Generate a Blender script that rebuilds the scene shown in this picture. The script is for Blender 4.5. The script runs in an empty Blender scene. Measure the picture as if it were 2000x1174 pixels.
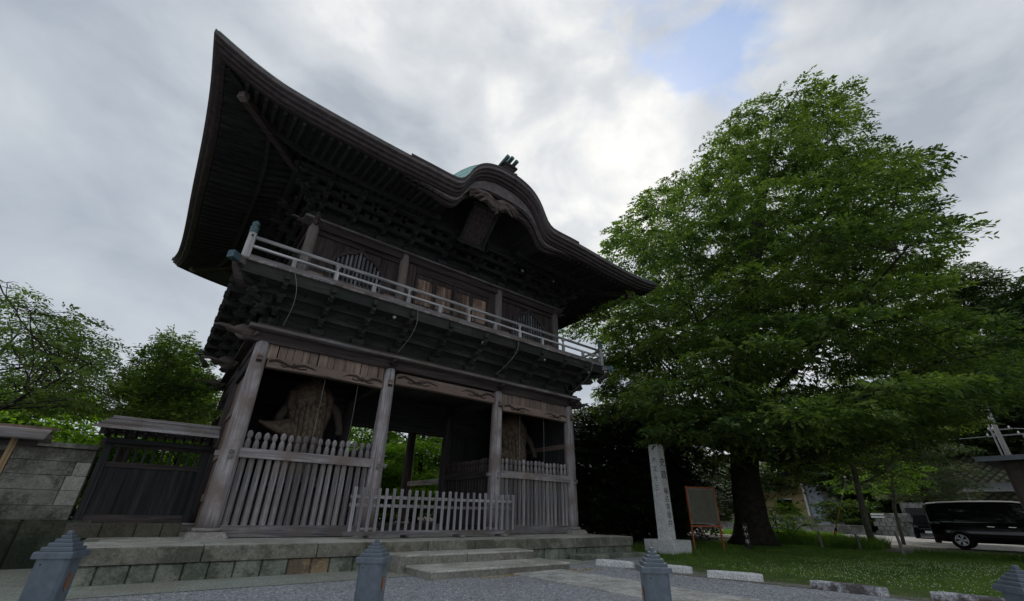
import bpy, math, random
import numpy as np
from mathutils import Vector, Matrix
R = math.radians
random.seed(7)
rng = np.random.default_rng(11)
scene = bpy.context.scene
C = scene.collection

# ------------------------------------------------------------------ camera
cam_d = bpy.data.cameras.new("camera")
cam = bpy.data.objects.new("camera", cam_d)
C.objects.link(cam)
scene.camera = cam
cam_d.sensor_fit = 'HORIZONTAL'
cam_d.sensor_width = 36.0
cam_d.lens = 36.0 * 828.1 / 2000.0
cam_d.clip_start = 0.05
cam_d.clip_end = 3000
_p, _y, _r = R(26.562), R(37.3), R(-1.242)
F = Vector((math.sin(_y) * math.cos(_p), math.cos(_y) * math.cos(_p), math.sin(_p)))
RT = Vector((math.cos(_y), -math.sin(_y), 0))
DN = F.cross(RT)
RR = RT * math.cos(_r) + DN * math.sin(_r)
DD = -RT * math.sin(_r) + DN * math.cos(_r)
M = Matrix.Identity(4)
for i in range(3):
    M[i][0] = RR[i]
    M[i][1] = -DD[i]
    M[i][2] = -F[i]
M[0][3], M[1][3], M[2][3] = 0, 0, 1.1
cam.matrix_world = M

# ------------------------------------------------------------------ world
SUN_DIR = Vector((0.575, 0.36, 0.735)).normalized()
SUN_EL = math.asin(SUN_DIR.z)
SUN_AZ = math.atan2(SUN_DIR.x, SUN_DIR.y)
scene.view_settings.view_transform = 'Standard'
scene.view_settings.look = 'None'
scene.view_settings.gamma = 1
scene.view_settings.use_curve_mapping = False
scene.view_settings.exposure = 0.82
world = bpy.data.worlds.new("World")
scene.world = world
world.use_nodes = True
nt = world.node_tree
nt.nodes.clear()


class NT:
    """small helper for wiring shader nodes"""
    def __init__(self, tree):
        self.t = tree

    def n(self, typ, **kw):
        nd = self.t.nodes.new(typ)
        for k, v in kw.items():
            if k.startswith('i_'):
                key = k[2:]
                key = int(key) if key.isdigit() else key.replace('_', ' ')
                if isinstance(v, bpy.types.NodeSocket):
                    self.t.links.new(v, nd.inputs[key])
                else:
                    nd.inputs[key].default_value = v
            else:
                setattr(nd, k, v)
        return nd

    def link(self, a, b):
        self.t.links.new(a, b)

    def math(self, op, a, b=0.0, clamp=False):
        m = self.n('ShaderNodeMath', operation=op, use_clamp=clamp)
        for i, v in enumerate((a, b)):
            if isinstance(v, bpy.types.NodeSocket):
                self.link(v, m.inputs[i])
            else:
                m.inputs[i].default_value = v
        return m.outputs[0]

    def mix(self, fac, a, b):
        m = self.n('ShaderNodeMix', data_type='RGBA')
        for i, v in ((0, fac), (6, a), (7, b)):
            if isinstance(v, bpy.types.NodeSocket):
                self.link(v, m.inputs[i])
            elif i == 0:
                m.inputs[i].default_value = v
            else:
                m.inputs[i].default_value = (*v, 1) if len(v) == 3 else v
        return m.outputs[2]

    def ramp(self, fac, stops, interp='LINEAR'):
        r = self.n('ShaderNodeValToRGB')
        r.color_ramp.interpolation = interp
        el = r.color_ramp.elements
        while len(el) < len(stops):
            el.new(0.5)
        for e, (p, c) in zip(el, stops):
            e.position = p
            e.color = (*c, 1) if len(c) == 3 else c
        self.link(fac, r.inputs[0])
        return r.outputs[0]


W = NT(nt)
sky = W.n('ShaderNodeTexSky', sky_type='NISHITA', sun_disc=False)
sky.sun_elevation = SUN_EL
sky.sun_rotation = SUN_AZ
tc = W.n('ShaderNodeTexCoord')
g = tc.outputs['Generated']


def sky_lobe(d, lo, hi):
    d = Vector(d).normalized()
    dt = W.n('ShaderNodeVectorMath', operation='DOT_PRODUCT')
    W.link(g, dt.inputs[0])
    dt.inputs[1].default_value = d
    mr = W.n('ShaderNodeMapRange', interpolation_type='SMOOTHSTEP')
    W.link(dt.outputs['Value'], mr.inputs[0])
    mr.inputs[1].default_value = lo
    mr.inputs[2].default_value = hi
    return mr.outputs[0]


mp = W.n('ShaderNodeMapping')
W.link(g, mp.inputs[0])
mp.inputs['Scale'].default_value = (1.0, 1.0, 1.7)
mp.inputs['Location'].default_value = (9.3, 0.6, 2.7)
nz1 = W.n('ShaderNodeTexNoise', i_Scale=1.7, i_Detail=6.0, i_Roughness=0.48, i_Distortion=0.3)
W.link(mp.outputs[0], nz1.inputs['Vector'])
nz2 = W.n('ShaderNodeTexNoise', i_Scale=4.6, i_Detail=7.0, i_Roughness=0.52, i_Distortion=0.25)
W.link(mp.outputs[0], nz2.inputs['Vector'])
glow_w = sky_lobe(SUN_DIR, 0.45, 0.97)
glow_n = sky_lobe(SUN_DIR, 0.93, 1.0)
cl = W.math('ADD', W.math('MULTIPLY', nz1.outputs[0], 0.62), W.math('MULTIPLY', nz2.outputs[0], 0.38))
base_cloud = W.ramp(cl, [(0.38, (0.258, 0.292, 0.338)), (0.47, (0.312, 0.347, 0.392)), (0.56, (0.37, 0.40, 0.435)), (0.64, (0.46, 0.483, 0.51))])
bright_cloud = W.ramp(W.math('ADD', cl, W.math('MULTIPLY', glow_n, 0.05)), [(0.40, (0.27, 0.30, 0.34)), (0.48, (0.40, 0.42, 0.45)), (0.55, (0.50, 0.515, 0.53)), (0.635, (0.72, 0.705, 0.675))])
c1 = W.mix(W.math('MULTIPLY', glow_w, 0.85), base_cloud, bright_cloud)
# brighter pale band towards the horizon
sep = W.n('ShaderNodeSeparateXYZ')
W.link(g, sep.inputs[0])
hz = W.n('ShaderNodeMapRange', i_1=0.0, i_2=0.42, i_3=0.55, i_4=0.0)
W.link(sep.outputs['Z'], hz.inputs[0])
c1 = W.mix(hz.outputs[0], c1, (0.44, 0.475, 0.51))
# torn gap with blue sky
gap = W.math('ADD', sky_lobe((0.53, 0.19, 0.828), 0.972, 0.999), W.math('MULTIPLY', sky_lobe((0.66, 0.13, 0.74), 0.991, 0.999), 0.4))
nz3 = W.n('ShaderNodeTexNoise', i_Scale=7.0, i_Detail=6.0, i_Roughness=0.5, i_Distortion=0.6)
W.link(mp.outputs[0], nz3.inputs['Vector'])
gapf = W.math('MULTIPLY', W.math('SUBTRACT', W.math('ADD', W.math('MULTIPLY', gap, 0.46), nz3.outputs[0]), 0.79), 4.5, clamp=True)
skyc = W.n('ShaderNodeVectorMath', operation='SCALE')
W.link(sky.outputs[0], skyc.inputs[0])
skyc.inputs['Scale'].default_value = 0.9
bg = W.n('ShaderNodeBackground')
bg.inputs['Strength'].default_value = 0.1
cs = W.n('ShaderNodeVectorMath', operation='SCALE')
W.link(c1, cs.inputs[0])
cs.inputs['Scale'].default_value = 8.9
# blue of the gap: the physical sky lightened by thin veil
veil = W.mix(0.2, (1.15, 2.2, 4.2), skyc.outputs[0])
fin = W.mix(W.math('MULTIPLY', gapf, 0.8), cs.outputs[0], veil)
W.link(fin, bg.inputs['Color'])
out = W.n('ShaderNodeOutputWorld')
W.link(bg.outputs[0], out.inputs[0])

sun_d = bpy.data.lights.new("sun", 'SUN')
sun_d.energy = 1.4
sun_d.angle = R(14)
sun_d.color = (1.0, 0.95, 0.87)
sun = bpy.data.objects.new("sun", sun_d)
C.objects.link(sun)
sun.rotation_euler = SUN_DIR.to_track_quat('Z', 'Y').to_euler()

# ------------------------------------------------------------------ helpers
WO = {}     # world origin of every object that parents others


def wo(o):
    return WO.get(o.name, Vector((0, 0, 0)))


class MB:
    def __init__(self):
        self.v = []
        self.f = []

    def add(self, vs, fs):
        n = len(self.v)
        self.v += [tuple(p) for p in vs]
        self.f += [tuple(i + n for i in f) for f in fs]
        return self

    def box(self, x0, x1, y0, y1, z0, z1):
        vs = [(x, y, z) for z in (z0, z1) for y in (y0, y1) for x in (x0, x1)]
        return self.add(vs, [(0, 2, 3, 1), (4, 5, 7, 6), (0, 1, 5, 4), (2, 6, 7, 3), (0, 4, 6, 2), (1, 3, 7, 5)])

    def cbox(self, x0, x1, y0, y1, z0, z1, c):
        """box with chamfered vertical and top edges"""
        p0 = [(x0, y0 + c), (x0 + c, y0), (x1 - c, y0), (x1, y0 + c), (x1, y1 - c), (x1 - c, y1), (x0 + c, y1), (x0, y1 - c)]
        p1 = [(x0 + c, y0 + c), (x0 + c, y0 + c), (x1 - c, y0 + c), (x1 - c, y0 + c), (x1 - c, y1 - c), (x1 - c, y1 - c), (x0 + c, y1 - c), (x0 + c, y1 - c)]
        vs = [(x, y, z0) for x, y in p0] + [(x, y, z1 - c) for x, y in p0]
        vs += [(x0 + c, y0 + c, z1), (x1 - c, y0 + c, z1), (x1 - c, y1 - c, z1), (x0 + c, y1 - c, z1)]
        fs = [(7, 6, 5, 4, 3, 2, 1, 0)] + [(i, (i + 1) % 8, 8 + (i + 1) % 8, 8 + i) for i in range(8)]
        fs += [(16, 17, 18, 19), (9, 10, 17, 16), (11, 12, 18, 17), (13, 14, 19, 18), (15, 8, 16, 19),
               (8, 9, 16), (10, 11, 17), (12, 13, 18), (14, 15, 19)]
        return self.add(vs, fs)

    def bar(self, a, b, w, h, up=(0, 0, 1)):
        """rectangular bar between two points; w sideways, h along up"""
        a, b = Vector(a), Vector(b)
        d = (b - a).normalized()
        s = d.cross(Vector(up))
        if s.length < 1e-4:
            s = Vector((1, 0, 0))
        s.normalize()
        u = s.cross(d)
        vs = []
        for p in (a, b):
            for i, j in ((-1, -1), (1, -1), (1, 1), (-1, 1)):
                vs.append(p + s * (i * w / 2) + u * (j * h / 2))
        return self.add(vs, [(0, 1, 2, 3), (7, 6, 5, 4), (0, 4, 5, 1), (1, 5, 6, 2), (2, 6, 7, 3), (3, 7, 4, 0)])

    def tube(self, pts, r, n=6, cap=True):
        pts = [Vector(p) for p in pts]
        rs = list(r) if hasattr(r, '__len__') else [r] * len(pts)
        base = len(self.v)
        prev = None
        for i, p in enumerate(pts):
            d = (pts[min(i + 1, len(pts) - 1)] - pts[max(i - 1, 0)]).normalized()
            if prev is None:
                a = Vector((0, 0, 1)) if abs(d.z) < 0.9 else Vector((1, 0, 0))
                s = d.cross(a).normalized()
            else:
                s = (prev - d * prev.dot(d)).normalized()
            prev = s
            t = d.cross(s)
            for k in range(n):
                an = 2 * math.pi * k / n
                self.v.append(tuple(p + (s * math.cos(an) + t * math.sin(an)) * rs[i]))
        for i in range(len(pts) - 1):
            for k in range(n):
                a0 = base + i * n + k
                a1 = base + i * n + (k + 1) % n
                self.f.append((a0, a1, a1 + n, a0 + n))
        if cap:
            self.f.append(tuple(base + k for k in reversed(range(n))))
            e = base + (len(pts) - 1) * n
            self.f.append(tuple(e + k for k in range(n)))
        return self

    def lathe(self, prof, n=16, c=(0, 0), ph=0.0, sx=1, sy=1):
        base = len(self.v)
        for r, z in prof:
            for k in range(n):
                an = 2 * math.pi * k / n + ph
                self.v.append((c[0] + r * math.cos(an) * sx, c[1] + r * math.sin(an) * sy, z))
        for i in range(len(prof) - 1):
            for k in range(n):
                a0 = base + i * n + k
                a1 = base + i * n + (k + 1) % n
                self.f.append((a0, a1, a1 + n, a0 + n))
        self.f.append(tuple(base + k for k in reversed(range(n))))
        e = base + (len(prof) - 1) * n
        self.f.append(tuple(e + k for k in range(n)))
        return self

    def prism(self, poly, a, b, axis='y'):
        """polygon (u,v) extruded from a to b along an axis; u,v are the other two in order"""
        n = len(poly)
        def P(u, v, w):
            return {'x': (w, u, v), 'y': (u, w, v), 'z': (u, v, w)}[axis]
        vs = [P(u, v, a) for u, v in poly] + [P(u, v, b) for u, v in poly]
        fs = [tuple(range(n)), tuple(reversed(range(n, 2 * n)))]
        fs += [(i, i + n, (i + 1) % n + n, (i + 1) % n) for i in range(n)]
        return self.add(vs, fs)

    def grid(self, rows, closed=False):
        base = len(self.v)
        m = len(rows[0])
        for r_ in rows:
            self.v += [tuple(p) for p in r_]
        for i in range(len(rows) - 1):
            for j in range(m - (0 if closed else 1)):
                j2 = (j + 1) % m
                self.f.append((base + i * m + j, base + i * m + j2, base + (i + 1) * m + j2, base + (i + 1) * m + j))
        return self

    def build(self, name, mat, parent=None, bevel=0, smooth=False, fix=False, local=False, loc=None, kind=None, label=None):
        me = bpy.data.meshes.new(name)
        off = Vector((0, 0, 0)) if (parent is None or local) else wo(parent)
        me.from_pydata([(p[0] - off.x, p[1] - off.y, p[2] - off.z) for p in self.v], [], self.f)
        if fix:
            import bmesh
            bm = bmesh.new()
            bm.from_mesh(me)
            bmesh.ops.recalc_face_normals(bm, faces=bm.faces)
            bm.to_mesh(me)
            bm.free()
        if isinstance(mat, (list, tuple)):
            for m_ in mat:
                me.materials.append(m_)
        else:
            me.materials.append(mat)
        if smooth:
            for p in me.polygons:
                p.use_smooth = True
        o = bpy.data.objects.new(name, me)
        C.objects.link(o)
        if parent is not None:
            o.parent = parent
        if loc is not None:
            o.location = loc
        WO[o.name] = wo(parent).copy() if parent is not None else Vector((0, 0, 0))
        if bevel:
            b = o.modifiers.new("bevel", 'BEVEL')
            b.width = bevel
            b.segments = 2
            b.limit_method = 'ANGLE'
        if kind:
            o['kind'] = kind
        if label:
            o['label'] = label
        return o


def thing(name, label, cat, loc=(0, 0, 0), group=None, rz=0.0):
    o = bpy.data.objects.new(name, None)
    o.empty_display_size = 0.2
    C.objects.link(o)
    o.location = loc
    o.rotation_euler = (0, 0, rz)
    WO[o.name] = Vector(loc)
    o['label'] = label
    o['category'] = cat
    if group:
        o['group'] = group
    return o


def tag(o, label, cat, group=None):
    o['label'] = label
    o['category'] = cat
    if group:
        o['group'] = group
    return o


def inst(me, name, parent, loc, rz=0.0, scale=None, rot=None):
    """one more object sharing mesh data; loc in world coordinates"""
    o = bpy.data.objects.new(name, me)
    C.objects.link(o)
    o.parent = parent
    o.location = Vector(loc) - (wo(parent) if parent else Vector((0, 0, 0)))
    o.rotation_euler = rot if rot else (0, 0, rz)
    if scale:
        o.scale = scale
    WO[o.name] = wo(parent).copy() if parent else Vector(loc)
    return o


def copy_tree(o, parent=None):
    c = o.copy()
    C.objects.link(c)
    if parent:
        c.parent = parent
    for ch in list(o.children):
        copy_tree(ch, c)
    return c


def mesh_of(mb, name, mat, bevel=0, fix=False, smooth=False):
    me = bpy.data.meshes.new(name)
    me.from_pydata(mb.v, [], mb.f)
    import bmesh
    bm = bmesh.new()
    bm.from_mesh(me)
    if fix:
        bmesh.ops.recalc_face_normals(bm, faces=bm.faces)
    if bevel:
        bmesh.ops.bevel(bm, geom=list(bm.edges), offset=bevel, segments=1, affect='EDGES')
    bm.to_mesh(me)
    bm.free()
    if smooth:
        for p in me.polygons:
            p.use_smooth = True
    me.materials.append(mat)
    return me


def big_mesh(name, V, Fc, mat, smooth=False, parent=None):
    """fast mesh from numpy; Fc is (n,k)"""
    V = np.asarray(V, np.float32)
    if parent is not None:
        V = V - np.array(wo(parent), np.float32)
    Fc = np.asarray(Fc, np.int32)
    me = bpy.data.meshes.new(name)
    me.vertices.add(len(V))
    me.vertices.foreach_set('co', V.ravel())
    n, k = Fc.shape
    me.loops.add(n * k)
    me.loops.foreach_set('vertex_index', Fc.ravel())
    me.polygons.add(n)
    me.polygons.foreach_set('loop_start', np.arange(0, n * k, k, dtype=np.int32))
    me.polygons.foreach_set('loop_total', np.full(n, k, np.int32))
    me.update(calc_edges=True)
    me.materials.append(mat)
    o = bpy.data.objects.new(name, me)
    C.objects.link(o)
    if parent is not None:
        o.parent = parent
    return o


# ------------------------------------------------------------------ materials
def new_mat(name, rough=0.85, spec=0.25):
    m = bpy.data.materials.new(name)
    m.use_nodes = True
    t = NT(m.node_tree)
    b = m.node_tree.nodes['Principled BSDF']
    b.inputs['Roughness'].default_value = rough
    b.inputs['Specular IOR Level'].default_value = spec
    return m, t, b


def coords(t, scale, kind='Object'):
    tc_ = t.n('ShaderNodeTexCoord')
    mp_ = t.n('ShaderNodeMapping')
    t.link(tc_.outputs[kind], mp_.inputs[0])
    mp_.inputs['Scale'].default_value = scale
    return mp_.outputs[0]


def bump(t, b, h, strength, dist):
    bp = t.n('ShaderNodeBump', i_Strength=strength, i_Distance=dist)
    t.link(h, bp.inputs['Height'])
    t.link(bp.outputs[0], b.inputs['Normal'])


def vary(t, col, amt=0.25):
    """random tone for every single object sharing the material"""
    oi = t.n('ShaderNodeObjectInfo')
    hsv = t.n('ShaderNodeHueSaturation')
    t.link(col, hsv.inputs['Color'])
    v = t.math('ADD', t.math('MULTIPLY', oi.outputs['Random'], 2 * amt), 1 - amt)
    t.link(v, hsv.inputs['Value'])
    return hsv.outputs[0]


def wood(name, dark, light, axis='z', blotch=None, rough=0.85, fine=1.0, va=0.2, bstr=0.5):
    m, t, b = new_mat(name, rough)
    k = {'x': (0.9, 14, 14), 'y': (14, 0.9, 14), 'z': (14, 14, 0.9)}[axis]
    k = tuple(q * fine for q in k)
    vec = coords(t, k)
    n1 = t.n('ShaderNodeTexNoise', i_Scale=1.0, i_Detail=8.0, i_Roughness=0.65, i_Distortion=0.6)
    t.link(vec, n1.inputs['Vector'])
    k2 = {'x': (0.5, 60, 60), 'y': (60, 0.5, 60), 'z': (60, 60, 0.5)}[axis]
    n2 = t.n('ShaderNodeTexNoise', i_Scale=1.0, i_Detail=3.0, i_Roughness=0.6)
    t.link(coords(t, k2), n2.inputs['Vector'])
    if max(light) > 0.12:
        dark, light = tuple(min(0.6, a * 1.6) for a in dark), tuple(min(0.62, a * 1.55) for a in light)
        if blotch and max(blotch) > 0.1:
            blotch = tuple(a * 1.6 for a in blotch)
    else:
        dark, light = tuple(a * 1.3 for a in dark), tuple(a * 1.35 for a in light)
        blotch = tuple(a * 1.3 for a in blotch) if blotch else None
    mid = tuple((a + c) / 2 for a, c in zip(dark, light))
    col = t.ramp(n1.outputs[0], [(0.32, dark), (0.5, mid), (0.66, light)])
    crack = t.ramp(n2.outputs[0], [(0.33, (0.22, 0.22, 0.22)), (0.43, (1, 1, 1))])
    mul = t.n('ShaderNodeMix', data_type='RGBA', blend_type='MULTIPLY')
    mul.inputs[0].default_value = 0.75
    t.link(col, mul.inputs[6])
    t.link(crack, mul.inputs[7])
    col = mul.outputs[2]
    n3 = t.n('ShaderNodeTexNoise', i_Scale=1.3, i_Detail=5.0, i_Roughness=0.6)
    t.link(coords(t, (1, 1, 1)), n3.inputs['Vector'])
    if blotch:
        col = t.mix(t.ramp(n3.outputs[0], [(0.42, (0, 0, 0)), (0.62, (1, 1, 1))]), col, blotch)
    b_in = vary(t, col, va)
    t.link(b_in, b.inputs['Base Color'])
    hgt = t.math('ADD', n1.outputs[0], t.math('MULTIPLY', n2.outputs[0], 0.8))
    bump(t, b, hgt, bstr, 0.02)
    return m


def stone(name, c1, c2, stain=None, scale=3.0, speck=None, va=0.12, bdist=0.015, rough=0.92):
    m, t, b = new_mat(name, rough, 0.2)
    vec = coords(t, (1, 1, 1))
    n1 = t.n('ShaderNodeTexNoise', i_Scale=scale, i_Detail=12.0, i_Roughness=0.74, i_Distortion=0.1)
    t.link(vec, n1.inputs['Vector'])
    if max(c2) > 0.14 and max(c2) < 0.43:
        c1, c2 = tuple(a * 1.5 for a in c1), tuple(a * 1.5 for a in c2)
        stain = tuple(a * 1.45 for a in stain) if stain else None
    col = t.ramp(n1.outputs[0], [(0.35, c1), (0.65, c2)])
    if stain:
        n3 = t.n('ShaderNodeTexNoise', i_Scale=scale * 0.7, i_Detail=12.0, i_Roughness=0.78, i_Distortion=0.15)
        t.link(vec, n3.inputs['Vector'])
        col = t.mix(t.ramp(n3.outputs[0], [(0.46, (0, 0, 0)), (0.56, (1, 1, 1))]), col, stain)
    n2 = t.n('ShaderNodeTexNoise', i_Scale=70.0, i_Detail=3.0, i_Roughness=0.7)
    t.link(vec, n2.inputs['Vector'])
    if speck:
        col = t.mix(t.ramp(n2.outputs[0], [(0.40, (1, 1, 1)), (0.47, (0, 0, 0))]), col, speck)
    n4 = t.n('ShaderNodeTexNoise', i_Scale=26.0, i_Detail=5.0, i_Roughness=0.8)
    t.link(vec, n4.inputs['Vector'])
    gm = t.n('ShaderNodeMix', data_type='RGBA', blend_type='MULTIPLY')
    gm.inputs[0].default_value = 1.0
    t.link(col, gm.inputs[6])
    t.link(t.ramp(n4.outputs[0], [(0.34, (0.62, 0.62, 0.62)), (0.5, (1, 1, 1)), (0.68, (1.3, 1.3, 1.3))]), gm.inputs[7])
    col = vary(t, gm.outputs[2], va)
    t.link(col, b.inputs['Base Color'])
    bump(t, b, t.math('ADD', n1.outputs[0], t.math('MULTIPLY', n4.outputs[0], 0.5)), 0.9, bdist * 1.5)
    return m


def plain(name, col, rough=0.6, metal=0.0, noise=0.15, scale=8.0, spec=0.4):
    m, t, b = new_mat(name, rough, spec)
    b.inputs['Metallic'].default_value = metal
    n1 = t.n('ShaderNodeTexNoise', i_Scale=scale, i_Detail=6.0, i_Roughness=0.6)
    t.link(coords(t, (1, 1, 1)), n1.inputs['Vector'])
    lo = tuple(c * (1 - noise) for c in col)
    hi = tuple(min(1, c * (1 + noise)) for c in col)
    t.link(t.ramp(n1.outputs[0], [(0.3, lo), (0.7, hi)]), b.inputs['Base Color'])
    return m


def leaf_mat(name, c_dark, c_mid, c_light, transl=0.35, scale=0.5):
    m, t, b = new_mat(name, 0.62, 0.22)
    vec = coords(t, (1, 1, 1))
    n1 = t.n('ShaderNodeTexNoise', i_Scale=scale, i_Detail=4.0, i_Roughness=0.6)
    t.link(vec, n1.inputs['Vector'])
    n2 = t.n('ShaderNodeTexWhiteNoise')
    sn = t.n('ShaderNodeVectorMath', operation='SNAP')
    t.link(vec, sn.inputs[0])
    sn.inputs[1].default_value = (0.22, 0.22, 0.22)
    t.link(sn.outputs[0], n2.inputs['Vector'])
    f = t.math('ADD', t.math('MULTIPLY', n1.outputs[0], 0.75), t.math('MULTIPLY', n2.outputs[0], 0.25))
    col = t.ramp(f, [(0.3, c_dark), (0.5, c_mid), (0.72, c_light)])
    t.link(col, b.inputs['Base Color'])
    tr = t.n('ShaderNodeBsdfTranslucent')
    br = t.n('ShaderNodeMix', data_type='RGBA', blend_type='MULTIPLY')
    br.inputs[0].default_value = 1.0
    t.link(col, br.inputs[6])
    br.inputs[7].default_value = (1.5, 1.7, 0.6, 1)
    t.link(br.outputs[2], tr.inputs['Color'])
    mx = t.n('ShaderNodeMixShader')
    mx.inputs[0].default_value = transl
    t.link(b.outputs[0], mx.inputs[1])
    t.link(tr.outputs[0], mx.inputs[2])
    t.link(mx.outputs[0], m.node_tree.nodes['Material Output'].inputs['Surface'])
    return m


MT = {}
GW_D, GW_L = (0.085, 0.075, 0.085), (0.30, 0.275, 0.30)
for ax in 'xyz':
    MT['barrier_' + ax] = wood('barrier_wood_' + ax, (0.09, 0.084, 0.09), (0.30, 0.285, 0.30), ax, va=0.25)
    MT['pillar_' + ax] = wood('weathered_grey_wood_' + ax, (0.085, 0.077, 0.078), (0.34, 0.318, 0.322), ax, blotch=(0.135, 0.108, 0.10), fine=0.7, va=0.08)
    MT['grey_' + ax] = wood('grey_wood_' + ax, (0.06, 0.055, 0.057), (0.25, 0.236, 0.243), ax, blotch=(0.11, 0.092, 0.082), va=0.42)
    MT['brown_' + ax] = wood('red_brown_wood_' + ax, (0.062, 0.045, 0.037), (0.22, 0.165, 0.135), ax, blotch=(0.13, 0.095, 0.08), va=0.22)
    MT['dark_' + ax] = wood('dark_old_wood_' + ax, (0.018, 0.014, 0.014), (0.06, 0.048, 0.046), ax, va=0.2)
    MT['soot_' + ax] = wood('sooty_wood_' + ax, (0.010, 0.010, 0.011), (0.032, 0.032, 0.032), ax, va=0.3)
    MT['moss_' + ax] = wood('green_stained_wood_' + ax, (0.014, 0.015, 0.014), (0.046, 0.044, 0.040), ax, blotch=(0.020, 0.024, 0.021), va=0.25)
    MT['rail_' + ax] = wood('pale_rail_wood_' + ax, (0.12, 0.115, 0.118), (0.36, 0.35, 0.355), ax, va=0.2)
    MT['panel_' + ax] = wood('orange_brown_plank_' + ax, (0.075, 0.05, 0.04), (0.27, 0.185, 0.14), ax, blotch=(0.07, 0.045, 0.04), va=0.35)
    MT['eavelight_' + ax] = plain('worn_eave_wood_' + ax, (0.115, 0.098, 0.10), 0.85, 0, 0.35, 7)
    MT['eave_' + ax] = plain('dark_eave_wood_' + ax, (0.062, 0.05, 0.052), 0.85, 0, 0.4, 5)
MT['bar'] = wood('pale_lattice_wood', (0.05, 0.05, 0.055), (0.17, 0.17, 0.18), 'z', blotch=(0.045, 0.042, 0.045), va=0.35)
MT['tan'] = wood('tan_new_wood', (0.16, 0.11, 0.06), (0.32, 0.23, 0.13), 'z', va=0.1)
MT['footing'] = stone('dark_footing_stone', (0.06, 0.055, 0.042), (0.12, 0.11, 0.088), scale=2.4)
MT['carve'] = wood('carved_wood', (0.04, 0.03, 0.028), (0.115, 0.09, 0.082), 'x', fine=0.6)
MT['groove'] = plain('dark_groove_wood', (0.035, 0.022, 0.018), 0.9)
MT['copper'] = plain('verdigris_copper', (0.085, 0.15, 0.155), 0.6, 0.3, 0.35, 14)
MT['copper_blue'] = plain('blue_grey_copper_cap', (0.07, 0.115, 0.14), 0.55, 0.4, 0.3, 20)
MT['copper_roof'] = plain('green_copper_roof', (0.27, 0.45, 0.42), 0.6, 0.2, 0.3, 6)
MT['slab'] = stone('podium_slab_stone', (0.11, 0.105, 0.082), (0.20, 0.19, 0.155), stain=(0.08, 0.078, 0.062), scale=1.7, va=0.06)
MT['step'] = stone('grey_step_stone', (0.15, 0.143, 0.122), (0.235, 0.225, 0.195), stain=(0.13, 0.124, 0.105), scale=1.3, va=0.05)
MT['slab_top'] = stone('podium_paving_stone', (0.435, 0.42, 0.37), (0.56, 0.545, 0.49), stain=(0.34, 0.325, 0.28), scale=1.6)  # paving stone; its paleness also paints sky light on treads and slab tops
MT['block'] = stone('podium_block_green', (0.11, 0.118, 0.094), (0.20, 0.205, 0.168), stain=(0.075, 0.085, 0.064), scale=3.0, va=0.1)
MT['block_tan'] = stone('podium_block_tan', (0.17, 0.125, 0.075), (0.27, 0.205, 0.125), stain=(0.13, 0.10, 0.07), scale=3.5, va=0.15)
MT['wallstone'] = stone('grey_wall_stone', (0.095, 0.092, 0.08), (0.17, 0.165, 0.145), stain=(0.058, 0.056, 0.046), scale=1.8, va=0.12)
MT['wallstone_pale'] = stone('pale_wall_stone', (0.16, 0.155, 0.135), (0.23, 0.225, 0.20), scale=2.5)
MT['mossy'] = stone('mossy_plinth', (0.035, 0.040, 0.026), (0.10, 0.108, 0.075), stain=(0.028, 0.034, 0.022), scale=1.5)
MT['basestone'] = stone('pillar_base_stone', (0.17, 0.155, 0.145), (0.32, 0.295, 0.28), scale=3, speck=(0.12, 0.11, 0.10))
MT['granite'] = stone('pale_granite', (0.62, 0.62, 0.61), (0.82, 0.82, 0.81), scale=4, speck=(0.30, 0.30, 0.31), va=0.03)
MT['granite_dirty'] = stone('stained_granite_kerb', (0.42, 0.42, 0.43), (0.64, 0.64, 0.66), stain=(0.10, 0.085, 0.08), scale=3.2, speck=(0.14, 0.14, 0.15), va=0.12)
MT['drain'] = stone('pale_concrete_strip', (0.34, 0.385, 0.335), (0.42, 0.445, 0.395), stain=(0.35, 0.34, 0.285), scale=1.2, speck=(0.15, 0.16, 0.14))
MT['path'] = stone('path_paving_stone', (0.43, 0.425, 0.40), (0.58, 0.57, 0.54), stain=(0.34, 0.33, 0.30), scale=2.0, va=0.12)
MT['inscription'] = plain('dark_inscription', (0.045, 0.045, 0.048), 0.9)
MT['white_paint'] = plain('white_paint', (0.75, 0.75, 0.73), 0.6, noise=0.06)
MT['bollard'] = plain('blue_grey_bollard_paint', (0.088, 0.115, 0.145), 0.36, 0.0, 0.30, 12, 0.7)
MT['reflector'] = plain('orange_brown_reflector', (0.20, 0.08, 0.03), 0.3, 0.0, 0.2, 30, 0.6)
MT['orange'] = plain('orange_paint', (0.42, 0.115, 0.045), 0.55, 0, 0.2, 12)
MT['board_face'] = plain('clouded_notice_panel', (0.12, 0.112, 0.075), 0.35, 0, 0.25, 3)
MT['metal'] = plain('grey_metal', (0.33, 0.34, 0.35), 0.4, 0.6, 0.15)
MT['dark_metal'] = plain('dark_metal', (0.04, 0.04, 0.045), 0.5, 0.3)
MT['cord'] = plain('pale_cord', (0.26, 0.26, 0.25), 0.7)
MT['statue'] = plain('old_painted_wood_figure', (0.115, 0.085, 0.058), 0.8, 0, 0.7, 9)
MT['statue_dark'] = plain('dark_painted_wood_figure', (0.06, 0.046, 0.035), 0.8, 0, 0.4, 6)
MT['bark'] = stone('tree_bark', (0.022, 0.018, 0.015), (0.07, 0.06, 0.05), scale=5.0, bdist=0.05)
MT['bark_grey'] = stone('grey_tree_bark', (0.07, 0.065, 0.055), (0.17, 0.16, 0.135), scale=6.0, bdist=0.04)
MT['leaf_z'] = leaf_mat('zelkova_leaf', (0.026, 0.048, 0.020), (0.094, 0.146, 0.046), (0.27, 0.345, 0.09), 0.40, 0.38)
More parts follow.
